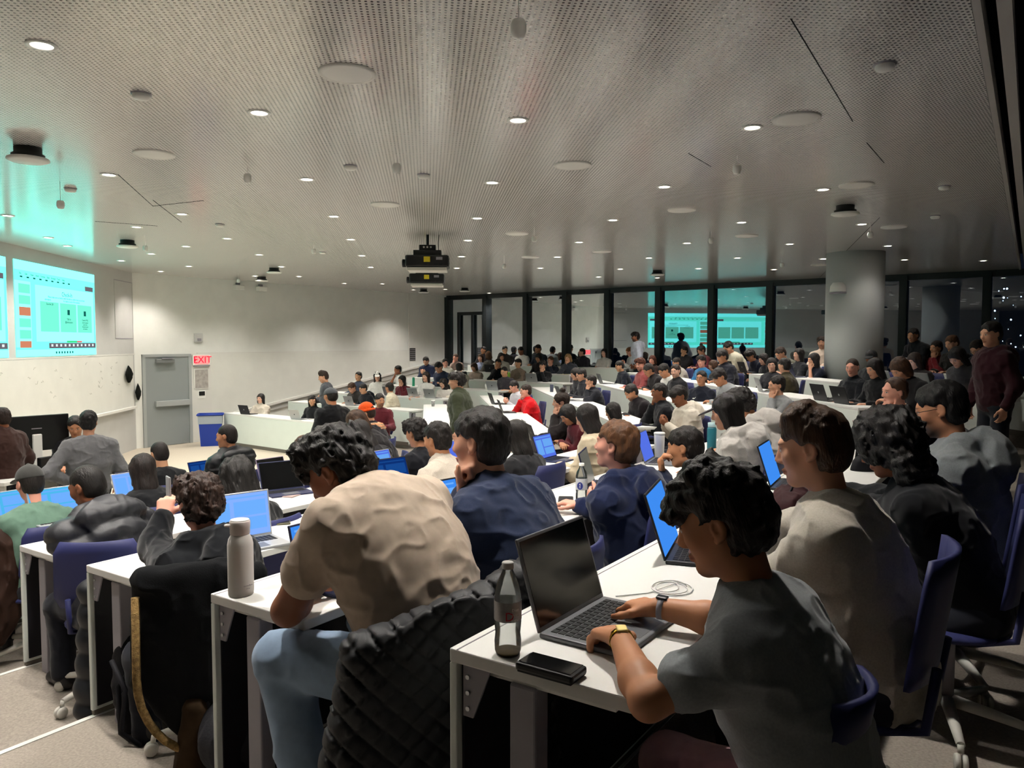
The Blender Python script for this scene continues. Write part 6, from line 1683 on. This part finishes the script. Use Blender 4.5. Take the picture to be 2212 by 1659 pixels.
# coiled white cable
c = at_z(1446, 1272, ZA)
pts = []
for i in range(120):
    q = i / 120 * 2 * math.pi * 3.2
    r = 0.055 + 0.012 * math.sin(q * 0.37) + 0.008 * math.sin(q * 1.9)
    pts.append((c.x + r * 1.0 * math.cos(q) + 0.01 * math.sin(q * .31), c.y + r * 0.9 * math.sin(q) + 0.012 * math.cos(q * .5), ZA + 0.003 + 0.004 * abs(math.sin(q * 0.6))))
e1, e2 = at_z(1400, 1283, ZA), at_z(1330, 1290, ZA)
pts += [(e1.x, e1.y, ZA + 0.003), (e2.x, e2.y, ZA + 0.003)]
o = MB().tube(pts, 0.0018, 6).build('charging_cable', mat('cable_white', '#e4e2df', 0.5, 0.4)); tag(o, 'coiled white charging cable on the nearest desk', 'cable')
p1, p2, p3 = at_z(1536, 1229, ZA + 0.0), at_z(1552, 1240, ZA), at_z(1572, 1262, ZA)
# water bottle held by the navy hoodie
c = at_z(1256, 1085, ZB)
t = empty('water_bottle', (c.x, c.y, ZB), 0, 'clear water bottle with a dark blue label held by the navy hoodie', 'bottle')
MB().lathe([(0.028, 0.0), (0.033, 0.006), (0.033, 0.05), (0.031, 0.06), (0.033, 0.07), (0.033, 0.15), (0.028, 0.175), (0.014, 0.2), (0.013, 0.212)], 28).build('bottle_body', m_pet, t)
MB().lathe([(0.0335, 0.075), (0.0336, 0.14)], 28, caps=False).build('label_sleeve', mat('clear_label', '#cfd3d8', 0.3, 0.4), t)
e = math.atan2(-c.y, -c.x) + math.pi / 2
MB().lathe([(0.001, 0), (0.017, 0), (0.017, 0.001)], 20, around(-0.25, 0.0338, 0.10) @ Matrix.Diagonal((1, 1.25, 1, 1))).build('label_badge', mat('label_blue', '#1b2a78', 0.4, 0.4), t)
text_mesh('label_letters', 'OUR', 0.013, m_fixw, t, around(-0.25, 0.0355, 0.10) @ Matrix.Rotation(R_(90), 4, 'Z'), 0.0004)
MB().lathe([(0.015, 0.21), (0.015, 0.225), (0.001, 0.227)], 20, caps=False).build('bottle_cap', m_fixw, t)
# big dark tablet / phone on that desk
def slab(name, px, py, z, rz, L_, W_, T_, m, label, cat, dot=None):
    c = at_z(px, py, z)
    t = empty(name, (c.x, c.y, z), rz, label, cat)
    MB().bbox(-L_ / 2, L_ / 2, -W_ / 2, W_ / 2, 0, T_, min(0.004, T_ * 0.4)).build('case' if cat != 'notebook' else 'cover', m, t)
    MB().box(-L_ / 2 + 0.006, L_ / 2 - 0.006, -W_ / 2 + 0.006, W_ / 2 - 0.006, T_, T_ + 0.0008).build('face', dot or m_dark, t)
    return t
slab('phone', 1222, 1082, ZB, RZ1 + 0.5, 0.16, 0.085, 0.012, m_black, 'black phone lying between the navy pullover and the navy hoodie', 'phone')
slab('phone', 612, 1128, ZC, RZ1 + 0.9, 0.155, 0.078, 0.011, mat('olive_case', '#55523f', 0.6, 0.3), 'phone in an olive case behind the beige tee', 'phone')
slab('tablet', 630, 1068, ZD, RZ1 + 0.3, 0.25, 0.17, 0.008, mat('mauve_case', '#9a8682', 0.6, 0.3), 'mauve-grey tablet lying left of the beige tee', 'tablet', mat('mauve_face', '#b09a94', 0.6, 0.3))
# tall white cup
c = at_z(1424, 988, ZB)
t = empty('travel_cup', (c.x, c.y, ZB), 0, 'tall white travel cup beside the blue laptop', 'cup')
MB().lathe([(0.032, 0.0), (0.036, 0.005), (0.042, 0.17), (0.042, 0.185)], 28).build('cup_body', m_fixw, t)
MB().lathe([(0.044, 0.185), (0.045, 0.195), (0.04, 0.2), (0.001, 0.2)], 28, caps=False).build('lid', m_trim, t)
MB().lathe([(0.0325, -0.0), (0.0345, 0.006)], 28).build('base_ring', m_dark, t)
# teal bottle before the dark cap
c = at_z(1537, 978, ZB)
t = empty('insulated_bottle', (c.x, c.y, ZB), 0, 'tall teal insulated bottle left of the dark cap', 'bottle')
MB().lathe([(0.036, 0.0), (0.038, 0.004), (0.038, 0.2), (0.03, 0.215)], 24).build('bottle_body', mat('teal_paint', '#1f6a78', 0.45, 0.4), t)
MB().lathe([(0.032, 0.215), (0.033, 0.25), (0.001, 0.252)], 24, caps=False).build('lid', mat('pale_teal', '#a8c6cc', 0.4, 0.4), t)
# watches of the grey tee
def band(root, J, nm, s, m1, m2, names, r=0.0285):
    E, W = J['E' + nm], J['W' + nm]
    ax = (W - E).normalized(); c = W - ax * 0.012 + Vector((0, 0, J['lift']))
    up = Vector((0, 0, 1)); x = ax.cross(up).normalized(); y = x.cross(ax)
    Mx = Matrix(((x.x, y.x, ax.x, c.x), (x.y, y.y, ax.y, c.y), (x.z, y.z, ax.z, c.z), (0, 0, 0, 1)))
    n = 18
    strap = MB().lathe([(r, -0.008), (r + 0.003, -0.008), (r + 0.003, 0.008), (r, 0.008), (r, -0.008)], n, Mx, caps=False).build(names[0], m1, root)
    d = MB(); d.bbox(-0.014, 0.014, r - 0.001, r + 0.007, -0.016, 0.016, 0.004, Mx); d.build(names[1], m2, strap)
    return strap
r, J, s = HER['grey']
m_gold = mat('gold', '#d8a93a', 0.25, 0.6, metal=1.0)
band(r, J, 'L', s, m_gold, mat('gold_face', '#f0d68a', 0.3, 0.6, metal=0.6), ('gold_watch', 'watch_face'))
band(r, J, 'R', s, m_steel, m_space, ('watch_strap', 'watch_face'))
# phone held up by the black hoodie
r, J, s = HER['phone']
hp = Matrix.LocRotScale(r.location, r.rotation_euler, r.scale) @ (J['WL'] + (J['fL'].normalized() * 0.105) + Vector((0.03, 0.035, J['lift'])))
t = empty('phone', hp, math.atan2(-hp.x, hp.y) + math.pi / 2 + 0.22, 'phone held up by the black-hooded person', 'phone')
MB().bbox(-0.037, 0.037, -0.004, 0.004, -0.06, 0.09, 0.003).build('case', m_silver, t); MB().box(-0.034, 0.034, -0.0052, -0.0042, -0.056, 0.086).build('phone_screen', MATS['screen_off'], t)

# ------------------------------------------------------------------ lectern with monitor
LP = at_z(95, 1010, 0.0)
LY = 9.0
c = at_y(70, 1000, LY)
rzl = math.atan2(N0[1], N0[0]) + math.pi / 2 - 0.25
t = empty('lectern', (c.x - 0.1, c.y, 0), rzl, 'white lectern desk with raised sides behind the standing grey sweater', 'lectern')
MB().bbox(-0.95, 0.75, -0.35, 0.40, 0.86, 0.90, 0.004).build('worktop', m_white, t)
MB().bbox(-0.93, 0.73, -0.33, -0.30, 0.0, 0.858, 0.003).build('front_panel', m_wallg, t)
for x in (-0.93, 0.70): MB().bbox(x, x + 0.03, -0.30, 0.38, 0.0, 0.858, 0.003).build('side_panel', m_wallg, t)
MB().bbox(-0.20, 0.75, -0.38, -0.352, 0.6, 1.08, 0.003).build('privacy_screen', mat('light_grey_panel', '#a9aaab', 0.5, 0.3), t)
c = at_y(78, 960, LY + 0.1); 
t = empty('monitor', (c.x, c.y, 0.90), 0.88, 'large black desktop monitor seen from behind on the lectern', 'monitor')
MB().bbox(-0.36, 0.36, -0.02, 0.02, 0.22, 0.64, 0.008).build('display_back', m_black, t)
MB().box(-0.35, 0.35, 0.0205, 0.022, 0.23, 0.63).build('screen', emis('monitor_screen', '#79c7ff', 0.9), t)
MB().bbox(-0.05, 0.05, -0.06, -0.02, 0.0, 0.42, 0.01).build('stand_neck', m_fixw, t); MB().bbox(-0.12, 0.12, -0.1, 0.1, 0, 0.015, 0.004).build('stand_foot', m_fixw, t)
MB().box(-0.05, 0.06, -0.0215, -0.0202, 0.48, 0.492).build('maker_mark', m_steel, t)
c = at_y(120, 950, LY + 0.05)
t = empty('desk_phone', (c.x, c.y - 0.1, 1.02), rzl - 0.2, 'black control unit with a handset beside the lectern monitor', 'desk phone')
MB().bbox(-0.16, 0.16, -0.03, 0.03, -0.12, 0.06, 0.01).build('unit_body', m_black, t); MB().tube([(-0.1, -0.05, -0.1), (-0.13, -0.05, -0.02), (-0.08, -0.05, 0.02)], 0.018, 8).build('handset', m_dark, t)
# ------------------------------------------------------------------ recycling bins
m_blue = mat('bin_blue', '#1d3a9a', 0.45, 0.4); m_liner = mat('bin_liner', '#b9c2cc', 0.3, 0.5, alpha=0.8, bump=0.8, bscale=14)
def bin_(c, rz, w, d_, h_, label):
    t = empty('recycling_bin', (c[0], c[1], 0), rz, label, 'bin')
    b = MB(); q = 0.82
    lo = [(-w / 2 * q, -d_ / 2 * q, 0), (w / 2 * q, -d_ / 2 * q, 0), (w / 2 * q, d_ / 2 * q, 0), (-w / 2 * q, d_ / 2 * q, 0)]
    hi = [(-w / 2, -d_ / 2, h_), (w / 2, -d_ / 2, h_), (w / 2, d_ / 2, h_), (-w / 2, d_ / 2, h_)]
    b._add(lo + hi, [(3, 2, 1, 0), (0, 1, 5, 4), (1, 2, 6, 5), (2, 3, 7, 6), (3, 0, 4, 7)]); b.build('bin_body', m_blue, t)
    b = MB(); e_ = 1.03
    ring0 = [(x * e_ * 0.97, y * e_ * 0.97, h_ * 0.72) for x, y, _ in hi]; ring1 = [(x * e_, y * e_, h_ * 1.0) for x, y, _ in hi]
    b._add(ring0 + ring1, [(i, (i + 1) % 4, 4 + (i + 1) % 4, 4 + i) for i in range(4)]); b.build('plastic_liner', m_liner, t)
    b = MB(); R0 = [(x * 1.05, y * 1.05) for x, y, _ in hi]
    for i in range(4):
        p, q2 = R0[i], R0[(i + 1) % 4]; b.tube([(p[0], p[1], h_ + 0.01), (q2[0], q2[1], h_ + 0.01)], 0.022, 8)
    b.build('rim', m_blue, t)
    return t
c = at_z(446, 964, 0.0); bin_((c.x + 0.05, c.y + 0.15), 0.3, 0.52, 0.34, 0.72, 'blue recycling bin with a clear liner beside the exit door')
c = at_z(75, 1130, 0.0); bin_((at_y(62, 1050, 6.7).x, 6.75), 0.25, 0.46, 0.36, 0.95, 'blue recycling bin behind the grey cap at the left')

# ------------------------------------------------------------------ garments over chairs and bags on the floor
def garment(name, root_loc, rz, z, build, h, disp, m, label, cat, pad=0.02):
    B = Blob(); build(B)
    t = empty(name, (root_loc[0], root_loc[1], z), rz, label, cat)
    o = obj_from(B.mesh('shell', h, disp, pad=pad), 'shell', t, m)
    return t
def quilt(P):
    u = P[:, 0] * 1.0 + P[:, 2]; v = P[:, 0] - P[:, 2]
    g = np.minimum(np.abs(np.sin(u * math.pi / 0.075)), np.abs(np.sin(v * math.pi / 0.075)))
    return (0.007 - 0.013 * np.clip(g * 1.8, 0, 1) ** 0.5 + 0.006 * vnoise(P * 6)).astype(np.float32)
r, J, s = HER['beige']
loc = r.location
m_quilt = mat('quilted_black', '#1d1e21', 0.55, 0.35, var=0.1, vscale=40, bump=0.1, bscale=300)
def q_build(B):
    # drapes over the chair back: outer sheet behind, shoulders over the top edge, sleeves hanging at both sides
    B.ell((0.0, -0.335, 0.55), (0.31, 0.045, 0.40), ((1, 0, 0), (0, 0.99, -0.14), (0, 0.14, 0.99)), k=0.05)
    B.cap((-0.26, -0.30, 0.80), (0.24, -0.30, 0.95), 0.045, 0.05, k=0.06)
    B.cap((-0.27, -0.28, 0.78), (-0.33, -0.26, 0.40), 0.055, 0.062, k=0.05); B.cap((0.27, -0.28, 0.92), (0.33, -0.24, 0.50), 0.055, 0.06, k=0.05)
    B.ell((-0.18, -0.31, 0.30), (0.17, 0.05, 0.26), k=0.06); B.ell((0.12, -0.31, 0.32), (0.2, 0.05, 0.26), k=0.06)
    B.cap((0.20, -0.27, 0.95), (0.05, -0.17, 0.80), 0.04, 0.04, k=0.04)
garment('quilted_jacket', (loc.x - math.sin(r.rotation_euler[2] - 0.6) * 0.06, loc.y + math.cos(r.rotation_euler[2] - 0.6) * 0.06), r.rotation_euler[2] - 0.6, fl(5), q_build, 0.0075, quilt, m_quilt, 'black diamond-quilted jacket draped over the chair of the beige tee', 'jacket')
r, J, s = HER['phone']; loc = r.location
m_fur = mat('fur_trim', '#8a7048', 0.95, 0.05, var=0.4, vscale=60, bump=0.9, bscale=220)
m_blkw = mat('black_wool', '#141517', 0.9, 0.1, var=0.1, vscale=20, bump=0.2, bscale=200)
def f_build(B):
    B.ell((0.0, -0.33, 0.55), (0.25, 0.06, 0.36), k=0.05); B.cap((-0.2, -0.3, 0.86), (0.2, -0.3, 0.86), 0.05, 0.05, k=0.06)
    B.cap((-0.23, -0.28, 0.84), (-0.25, -0.26, 0.45), 0.05, 0.06, k=0.05)
t = garment('fur_trimmed_jacket', (loc.x - math.sin(r.rotation_euler[2] - 0.85) * 0.06, loc.y + math.cos(r.rotation_euler[2] - 0.85) * 0.06), r.rotation_euler[2] - 0.85, fl(4), f_build, 0.009, fold(0.014, 3.3, (7, 7, 5)), m_blkw, 'black jacket with a fur-edged hood hanging over a chair back', 'jacket')
pts = [(-0.24 * math.cos(q) * (1 if math.cos(q) > 0 else 1), -0.385 - 0.01 * math.sin(q), 0.48 - 0.30 * math.sin(q)) for q in [i * math.pi / 16 for i in range(17)]]
MB().tube([(-0.245, -0.36, 0.80)] + pts + [(0.245, -0.36, 0.75)], 0.016, 8).build('fur_edge', m_fur, t)
B = Blob(); B.cap((-0.02, -0.36, 0.34), (-0.05, -0.37, 0.05), 0.058, 0.068, k=0.03); B.cut((0, 0, -0.0), (0, 0, -1))
obj_from(B.mesh('sleeve', 0.009, fold(0.01, 2.2), pad=0.015), 'sleeve', t, mat('brown_suede', '#3a2c1f', 0.85, 0.1, var=0.2, vscale=20))
# puffer hanging over the chair at the left, with the blue back showing
r, J, s = HER['puffer']; loc = r.location
chp = at_z(150, 1420, fl(3)); RZP = r.rotation_euler[2]
chair((loc.x - 0.06, loc.y - 0.04), RZP - 0.75, fl(3), 'empty-backed blue shell swivel chair under the puffer coat at the left', 0.3)
def p_build(B):
    B.cap((-0.27, -0.26, 0.72), (-0.30, -0.30, 0.16), 0.075, 0.095, k=0.05); B.cap((-0.24, -0.30, 0.5), (-0.22, -0.33, 0.10), 0.08, 0.08, k=0.05)
def p_disp(P): return (0.010 - 0.018 * np.abs(np.sin(P[:, 2] * 26 + P[:, 0] * 5)) + 0.008 * vnoise(P * 8)).astype(np.float32)
garment('hanging_coat', (loc.x, loc.y), RZP, fl(3), p_build, 0.009, p_disp, mat('puffer_dark', '#1c1e22', 0.5, 0.35), 'black puffer coat tail hanging beside the blue chair back', 'coat')
# brown coat at the very left
c = at_y(10, 1290, 4.9)
def b_build(B):
    B.cap((0.0, 0, 0.66), (0.02, 0.0, 0.12), 0.09, 0.13, k=0.05); B.ell((0.05, 0, 0.38), (0.16, 0.10, 0.36), k=0.06)
garment('brown_coat', (c.x - 0.12, c.y), 0.4, fl(3), b_build, 0.012, fold(0.03, 5.5, (8, 8, 3)), mat('brown_leather', '#2e1c14', 0.7, 0.2, var=0.2, vscale=10), 'dark brown coat hanging at the left edge beside the desk end', 'coat')
# backpack with a bottle pocket
c = at_z(270, 1570, fl(4)); 
m_bag = mat('backpack_black', '#131318', 0.7, 0.2, var=0.1, vscale=30, bump=0.2, bscale=150)
t = empty('backpack', (c.x + 0.05, c.y + 0.08, fl(4)), RZ1, 'black backpack with a bottle in its side pocket, standing under the fur-trimmed jacket', 'backpack')
B = Blob(); B.ell((0, 0, 0.17), (0.14, 0.11, 0.19), k=0.04); B.ell((0, 0.02, 0.32), (0.11, 0.085, 0.12), k=0.05); B.cut((0, 0, 0.005), (0, 0, -1))
obj_from(B.mesh('bag_body', 0.01, fold(0.012, 1.2), pad=0.02), 'bag_body', t, m_bag)
B = Blob(); B.ell((-0.10, -0.09, 0.11), (0.075, 0.055, 0.11), k=0.03); B.cut((0, 0, 0.005), (0, 0, -1)); obj_from(B.mesh('side_pocket', 0.009, fold(0.006, 4.2), pad=0.01), 'side_pocket', t, m_bag)
for q in (-1, 1): MB().tube([(0.08 * q - 0.1, -0.06, 0.36), (-0.18, -0.14 + 0.03 * q, 0.25), (-0.20, -0.16, 0.06), (-0.16, -0.20 + 0.04 * q, 0.012), (-0.08, -0.13, 0.02)], 0.012, 6).build('strap', m_bag, t)
MB().lathe([(0.024, 0.12), (0.026, 0.14), (0.026, 0.20), (0.012, 0.235), (0.012, 0.245)], 18, Matrix.Translation((-0.11, -0.10, 0.0))).build('pocket_bottle', m_pet, t)
MB().lathe([(0.014, 0.242), (0.014, 0.256), (0.001, 0.257)], 18, Matrix.Translation((-0.11, -0.10, 0.0)), caps=False).build('pocket_bottle_cap', m_fixw, t)
# open tote with white clothes
c = at_z(528, 1655, fl(5))
t = empty('open_bag', (c.x, c.y + 0.05, fl(5)), 0.1, 'open dark grey bag stuffed with white clothing on the floor', 'bag')
m_tote = mat('dark_grey_bag', '#2d2d32', 0.75, 0.2, var=0.12, vscale=25, bump=0.3, bscale=90)
B = Blob(); B.ell((0, 0, 0.10), (0.19, 0.15, 0.17), k=0.03); B.ell((0, -0.02, 0.26), (0.12, 0.10, 0.14), k=0.02, sub=True); B.cut((0, 0, 0.005), (0, 0, -1))
obj_from(B.mesh('bag_body', 0.009, fold(0.018, 6.1, (8, 8, 3)), pad=0.02), 'bag_body', t, m_tote)
B = Blob(); B.ell((0.0, -0.02, 0.13), (0.10, 0.085, 0.075), k=0.03); B.cap((-0.07, -0.05, 0.17), (0.05, 0.02, 0.2), 0.032, 0.03, k=0.02); B.cap((-0.03, -0.08, 0.16), (0.05, -0.07, 0.13), 0.03, 0.03, k=0.02)
obj_from(B.mesh('white_clothes', 0.008, fold(0.02, 2.7, (16, 16, 16)), pad=0.02), 'white_clothes', t, cloth_m('#c9c1bf'))
for q in (-1, 1): MB().tube([(0.17 * q, 0.03, 0.18), (0.15 * q, 0.06, 0.27), (0.05 * q, 0.09, 0.30), (0.0, 0.09, 0.29)], 0.012, 6).build('handle', m_tote, t)

# ------------------------------------------------------------------ small things on the far and middle desks
def small(name, px, py, Y, prof, m, label, cat, lidm=None):
    p = at_y(px, py, Y)
    t = empty(name, p, 0, label, cat)
    MB().lathe(prof, 18).build('body', m, t)
    top = prof[-1]
    MB().lathe([(top[0] * 1.06, top[1]), (top[0] * 1.06, top[1] + 0.015), (0.001, top[1] + 0.016)], 18, caps=False).build('lid', lidm or m_fixw, t)
bot = [(0.033, 0.0), (0.035, 0.005), (0.035, 0.2), (0.025, 0.23)]
cupp = [(0.03, 0.0), (0.042, 0.12)]
def on_desk(px, block, k, inset=0.2):
    n, cf, ff = BLK[block]; p = at_n(px, 800, n, cf(k) - inset); return (p.x, p.y, ff(k) + DESK_H)
def put(name, px, block, k, prof, m, label, cat, lidm=None, inset=0.2):
    p = on_desk(px, block, k, inset)
    t = empty(name, p, 0, label, cat)
    MB().lathe(prof, 18).build('body', m, t); top = prof[-1]
    MB().lathe([(top[0] * 1.06, top[1]), (top[0] * 1.06, top[1] + 0.015), (0.001, top[1] + 0.016)], 18, caps=False).build('lid', lidm or m_fixw, t)
put('water_bottle', 893, 'far', 3, bot, mat('green_bottle', '#3fb48a', 0.3, 0.5), 'green bottle on a far desk before the person in white', 'bottle')
put('water_bottle', 1099, 'far', 4, bot, mat('lime_bottle', '#9ac64a', 0.4, 0.4), 'lime green bottle on the fifth far desk', 'bottle')
put('water_bottle', 1152, 'far', 4, bot, m_fixw, 'slim white bottle before the person covering the mouth', 'bottle')
put('paper_cup', 1051, 'far', 3, cupp, m_fixw, 'white paper cup on the fourth far desk', 'cup')
put('coffee_cup', 935, 'mid', 2, cupp, mat('cup_print', '#8b8a88', 0.6, 0.3, var=0.5, vscale=30), 'patterned coffee cup by the olive jacket', 'cup')
put('travel_mug', 1192, 'mid', 4, [(0.035, 0), (0.04, 0.16)], mat('slate_mug', '#3a4052', 0.4, 0.4), 'dark slate tumbler before the black-jacket pair', 'mug', m_silver)
put('water_bottle', 1708, 'mid', 7, bot, m_pet, 'clear bottle on the desk near the windows', 'bottle')
put('paper_cup', 1453, 'mid', 7, cupp, mat('blue_cup', '#3f7fd0', 0.5, 0.3), 'blue paper cup under the reflected screens', 'cup')
# papers on desks
def paper(px, block, k, label, w=0.21, d_=0.29, m=None, inset=0.25, rz=0.2):
    p = on_desk(px, block, k, inset)
    t = empty('paper_sheet', (p[0], p[1], p[2]), face_rz(block) + rz, label, 'paper')
    MB().box(-w / 2, w / 2, -d_ / 2, d_ / 2, 0.0, 0.002).build('sheet', m or m_fixw, t)
    b = MB()
    for i in range(6): b.box(-w / 2 + 0.02, w / 2 - 0.03, -d_ / 2 + 0.04 + i * 0.035, -d_ / 2 + 0.044 + i * 0.035, 0.002, 0.0023)
    t2 = b.build('written_lines', m_steel, t); t2['kind'] = 'stuff'
paper(1222, 'far', 5, 'yellow folder on the sixth far desk', m=mat('yellow_folder', '#d8cf6a', 0.7, 0.2))
paper(1500, 'mid', 5, 'white sheet beside the writing grey sweater')
paper(640, 'far', 0, 'white sheets on the front far desk')
paper(1350, 'mid', 6, 'white sheet before the red-haired person')
# handbag handle behind the sweatshirt
c = at_y(1885, 905, 4.6)
t = empty('handbag', (c.x, c.y, ZB), 0.3, 'black handbag with looped handles on the desk behind the sweatshirt', 'handbag')
c2 = at_y(1885, 950, 4.6)
t.location = (c2.x, c2.y, ZB)
B = Blob(); B.ell((0, 0, 0.13), (0.15, 0.07, 0.14), k=0.03); B.cut((0, 0, 0), (0, 0, -1)); obj_from(B.mesh('bag_body', 0.01, fold(0.008, 1.7), pad=0.01), 'bag_body', t, m_bag)
for q in (-1, 1): MB().tube([(-0.09, 0.03 * q, 0.22), (-0.08, 0.03 * q, 0.31), (-0.02, 0.03 * q, 0.36), (0.05, 0.03 * q, 0.33), (0.08, 0.03 * q, 0.23)], 0.008, 6).build('handle', m_black, t)

# maroon bag between the grey tee and the sweatshirt
c = at_z(1720, 1120, ZA)
t = empty('maroon_bag', (c.x, c.y + 0.05, ZA), RZ1, 'dark maroon bag lying on the nearest desk before the sweatshirt', 'bag')
B = Blob(); B.ell((0, 0, 0.05), (0.13, 0.09, 0.07), k=0.03); B.ell((0.05, 0.02, 0.08), (0.08, 0.07, 0.05), k=0.03); B.cut((0, 0, 0.002), (0, 0, -1))
obj_from(B.mesh('bag_body', 0.008, fold(0.012, 8.1, (12, 12, 12)), pad=0.015), 'bag_body', t, mat('maroon_leather', '#32191c', 0.7, 0.2, var=0.15, vscale=20))
MB().tube([(-0.08, 0.0, 0.10), (-0.02, 0.0, 0.125), (0.05, 0.01, 0.135)], 0.004, 6).build('zip', m_dark, t)
# plaid scarf of the orange beanie
def plaid():
    m = bpy.data.materials.new('plaid_wool'); m.use_nodes = True
    nt = m.node_tree; b = nt.nodes['Principled BSDF']; b.inputs['Roughness'].default_value = 0.95
    tc = nt.nodes.new('ShaderNodeTexCoord')
    cur = None
    base = nt.nodes.new('ShaderNodeRGB'); base.outputs[0].default_value = C('#d9c4a0'); cur = base.outputs[0]
    for axis, sc_, th, colr in (('X', 9, 0.62, '#d8743c'), ('Z', 9, 0.62, '#d8743c'), ('X', 9, 0.86, '#2a2420'), ('Z', 9, 0.86, '#2a2420')):
        w = nt.nodes.new('ShaderNodeTexWave'); w.bands_direction = axis; w.inputs['Scale'].default_value = sc_; nt.links.new(tc.outputs['Object'], w.inputs['Vector'])
        if th > 0.8: w.inputs['Phase Offset'].default_value = 2.6
        gt = nt.nodes.new('ShaderNodeMath'); gt.operation = 'GREATER_THAN'; gt.inputs[1].default_value = th; nt.links.new(w.outputs[1], gt.inputs[0])
        ml = nt.nodes.new('ShaderNodeMath'); ml.operation = 'MULTIPLY'; ml.inputs[1].default_value = 0.6; nt.links.new(gt.outputs[0], ml.inputs[0])
        mx = nt.nodes.new('ShaderNodeMix'); mx.data_type = 'RGBA'; nt.links.new(ml.outputs[0], mx.inputs[0]); nt.links.new(cur, mx.inputs[6]); mx.inputs[7].default_value = C(colr); cur = mx.outputs[2]
    nt.links.new(cur, b.inputs['Base Color'])
    return m
J = TPL['type']['J']; N = J['N']
B = Blob()
rg = [N + Vector((0.085 * math.cos(a_), 0.075 * math.sin(a_) - 0.01, 0.03)) for a_ in [i * math.pi / 4 for i in range(9)]]
for i in range(8): B.cap(rg[i], rg[i + 1], 0.042, 0.042, k=0.02)
B.ell(N + Vector((0.03, -0.13, -0.14)), (0.16, 0.045, 0.19), k=0.05); B.ell(N + Vector((0.08, -0.125, -0.26)), (0.08, 0.035, 0.16), k=0.04)
obj_from(B.mesh('scarf', 0.01, fold(0.01, 4.4), pad=0.012), 'scarf', BEANIE, plaid())
# white print on two tops
def print_on(root_, pk, pieces):
    J_ = TPL[pk]['J']; c_ = J_['M'] + (J_['N'] - J_['M']) * 0.35
    for (x, z, w_, h_) in pieces:
        o_ = MB().lathe([(0.001, 0), (1.0, 0), (1.0, 0.004)], 12, Matrix.Translation((c_.x + x, c_.y + 0.150, c_.z + z)) @ Matrix.Diagonal((w_, 0.012, h_, 1)) @ Matrix.Rotation(R_(-90), 4, 'X')).build('chest_print', m_fixw, root_)
def find_(s_): return next(o_ for o_ in COL.objects if str(o_.get('label', '')).startswith(s_))
print_on(find_('smiling person in glasses'), 'upright', [(0.03, 0.0, 0.022, 0.016), (0.075, -0.012, 0.03, 0.010)])
rb_ = find_('short-haired person in a black tee'); jb_ = TPL['type']['J']; cb_ = jb_['M'] + (jb_['N'] - jb_['M']) * 0.55
for (x, z, w_, h_) in [(0.04, 0.02, 0.022, 0.018), (0.06, -0.02, 0.012, 0.02)]:
    MB().lathe([(0.001, 0), (1.0, 0), (1.0, 0.5)], 12, Matrix.Translation((cb_.x + x, cb_.y - 0.158, cb_.z + z)) @ Matrix.Diagonal((w_, 0.012, h_, 1)) @ Matrix.Rotation(R_(90), 4, 'X')).build('back_print', m_fixw, rb_)
# teal jacket on a chair at the right edge
c = at_y(2185, 985, 4.3)
chair((c.x, c.y), RZ1, fl(6), 'blue shell swivel chair with a teal jacket at the right edge')
def t_build(B):
    B.ell((0.0, -0.20, 0.70), (0.24, 0.07, 0.26), k=0.05); B.cap((-0.2, -0.18, 0.90), (0.2, -0.18, 0.90), 0.06, 0.06, k=0.06); B.cap((-0.22, -0.17, 0.88), (-0.24, -0.15, 0.5), 0.055, 0.05, k=0.05)
garment('teal_jacket', (c.x, c.y), RZ1, fl(6), t_build, 0.012, fold(0.014, 9.3, (8, 8, 6)), mat('teal_fleece', '#3a6f73', 0.9, 0.1, var=0.1, vscale=30), 'teal jacket over a chair back at the right edge', 'jacket')
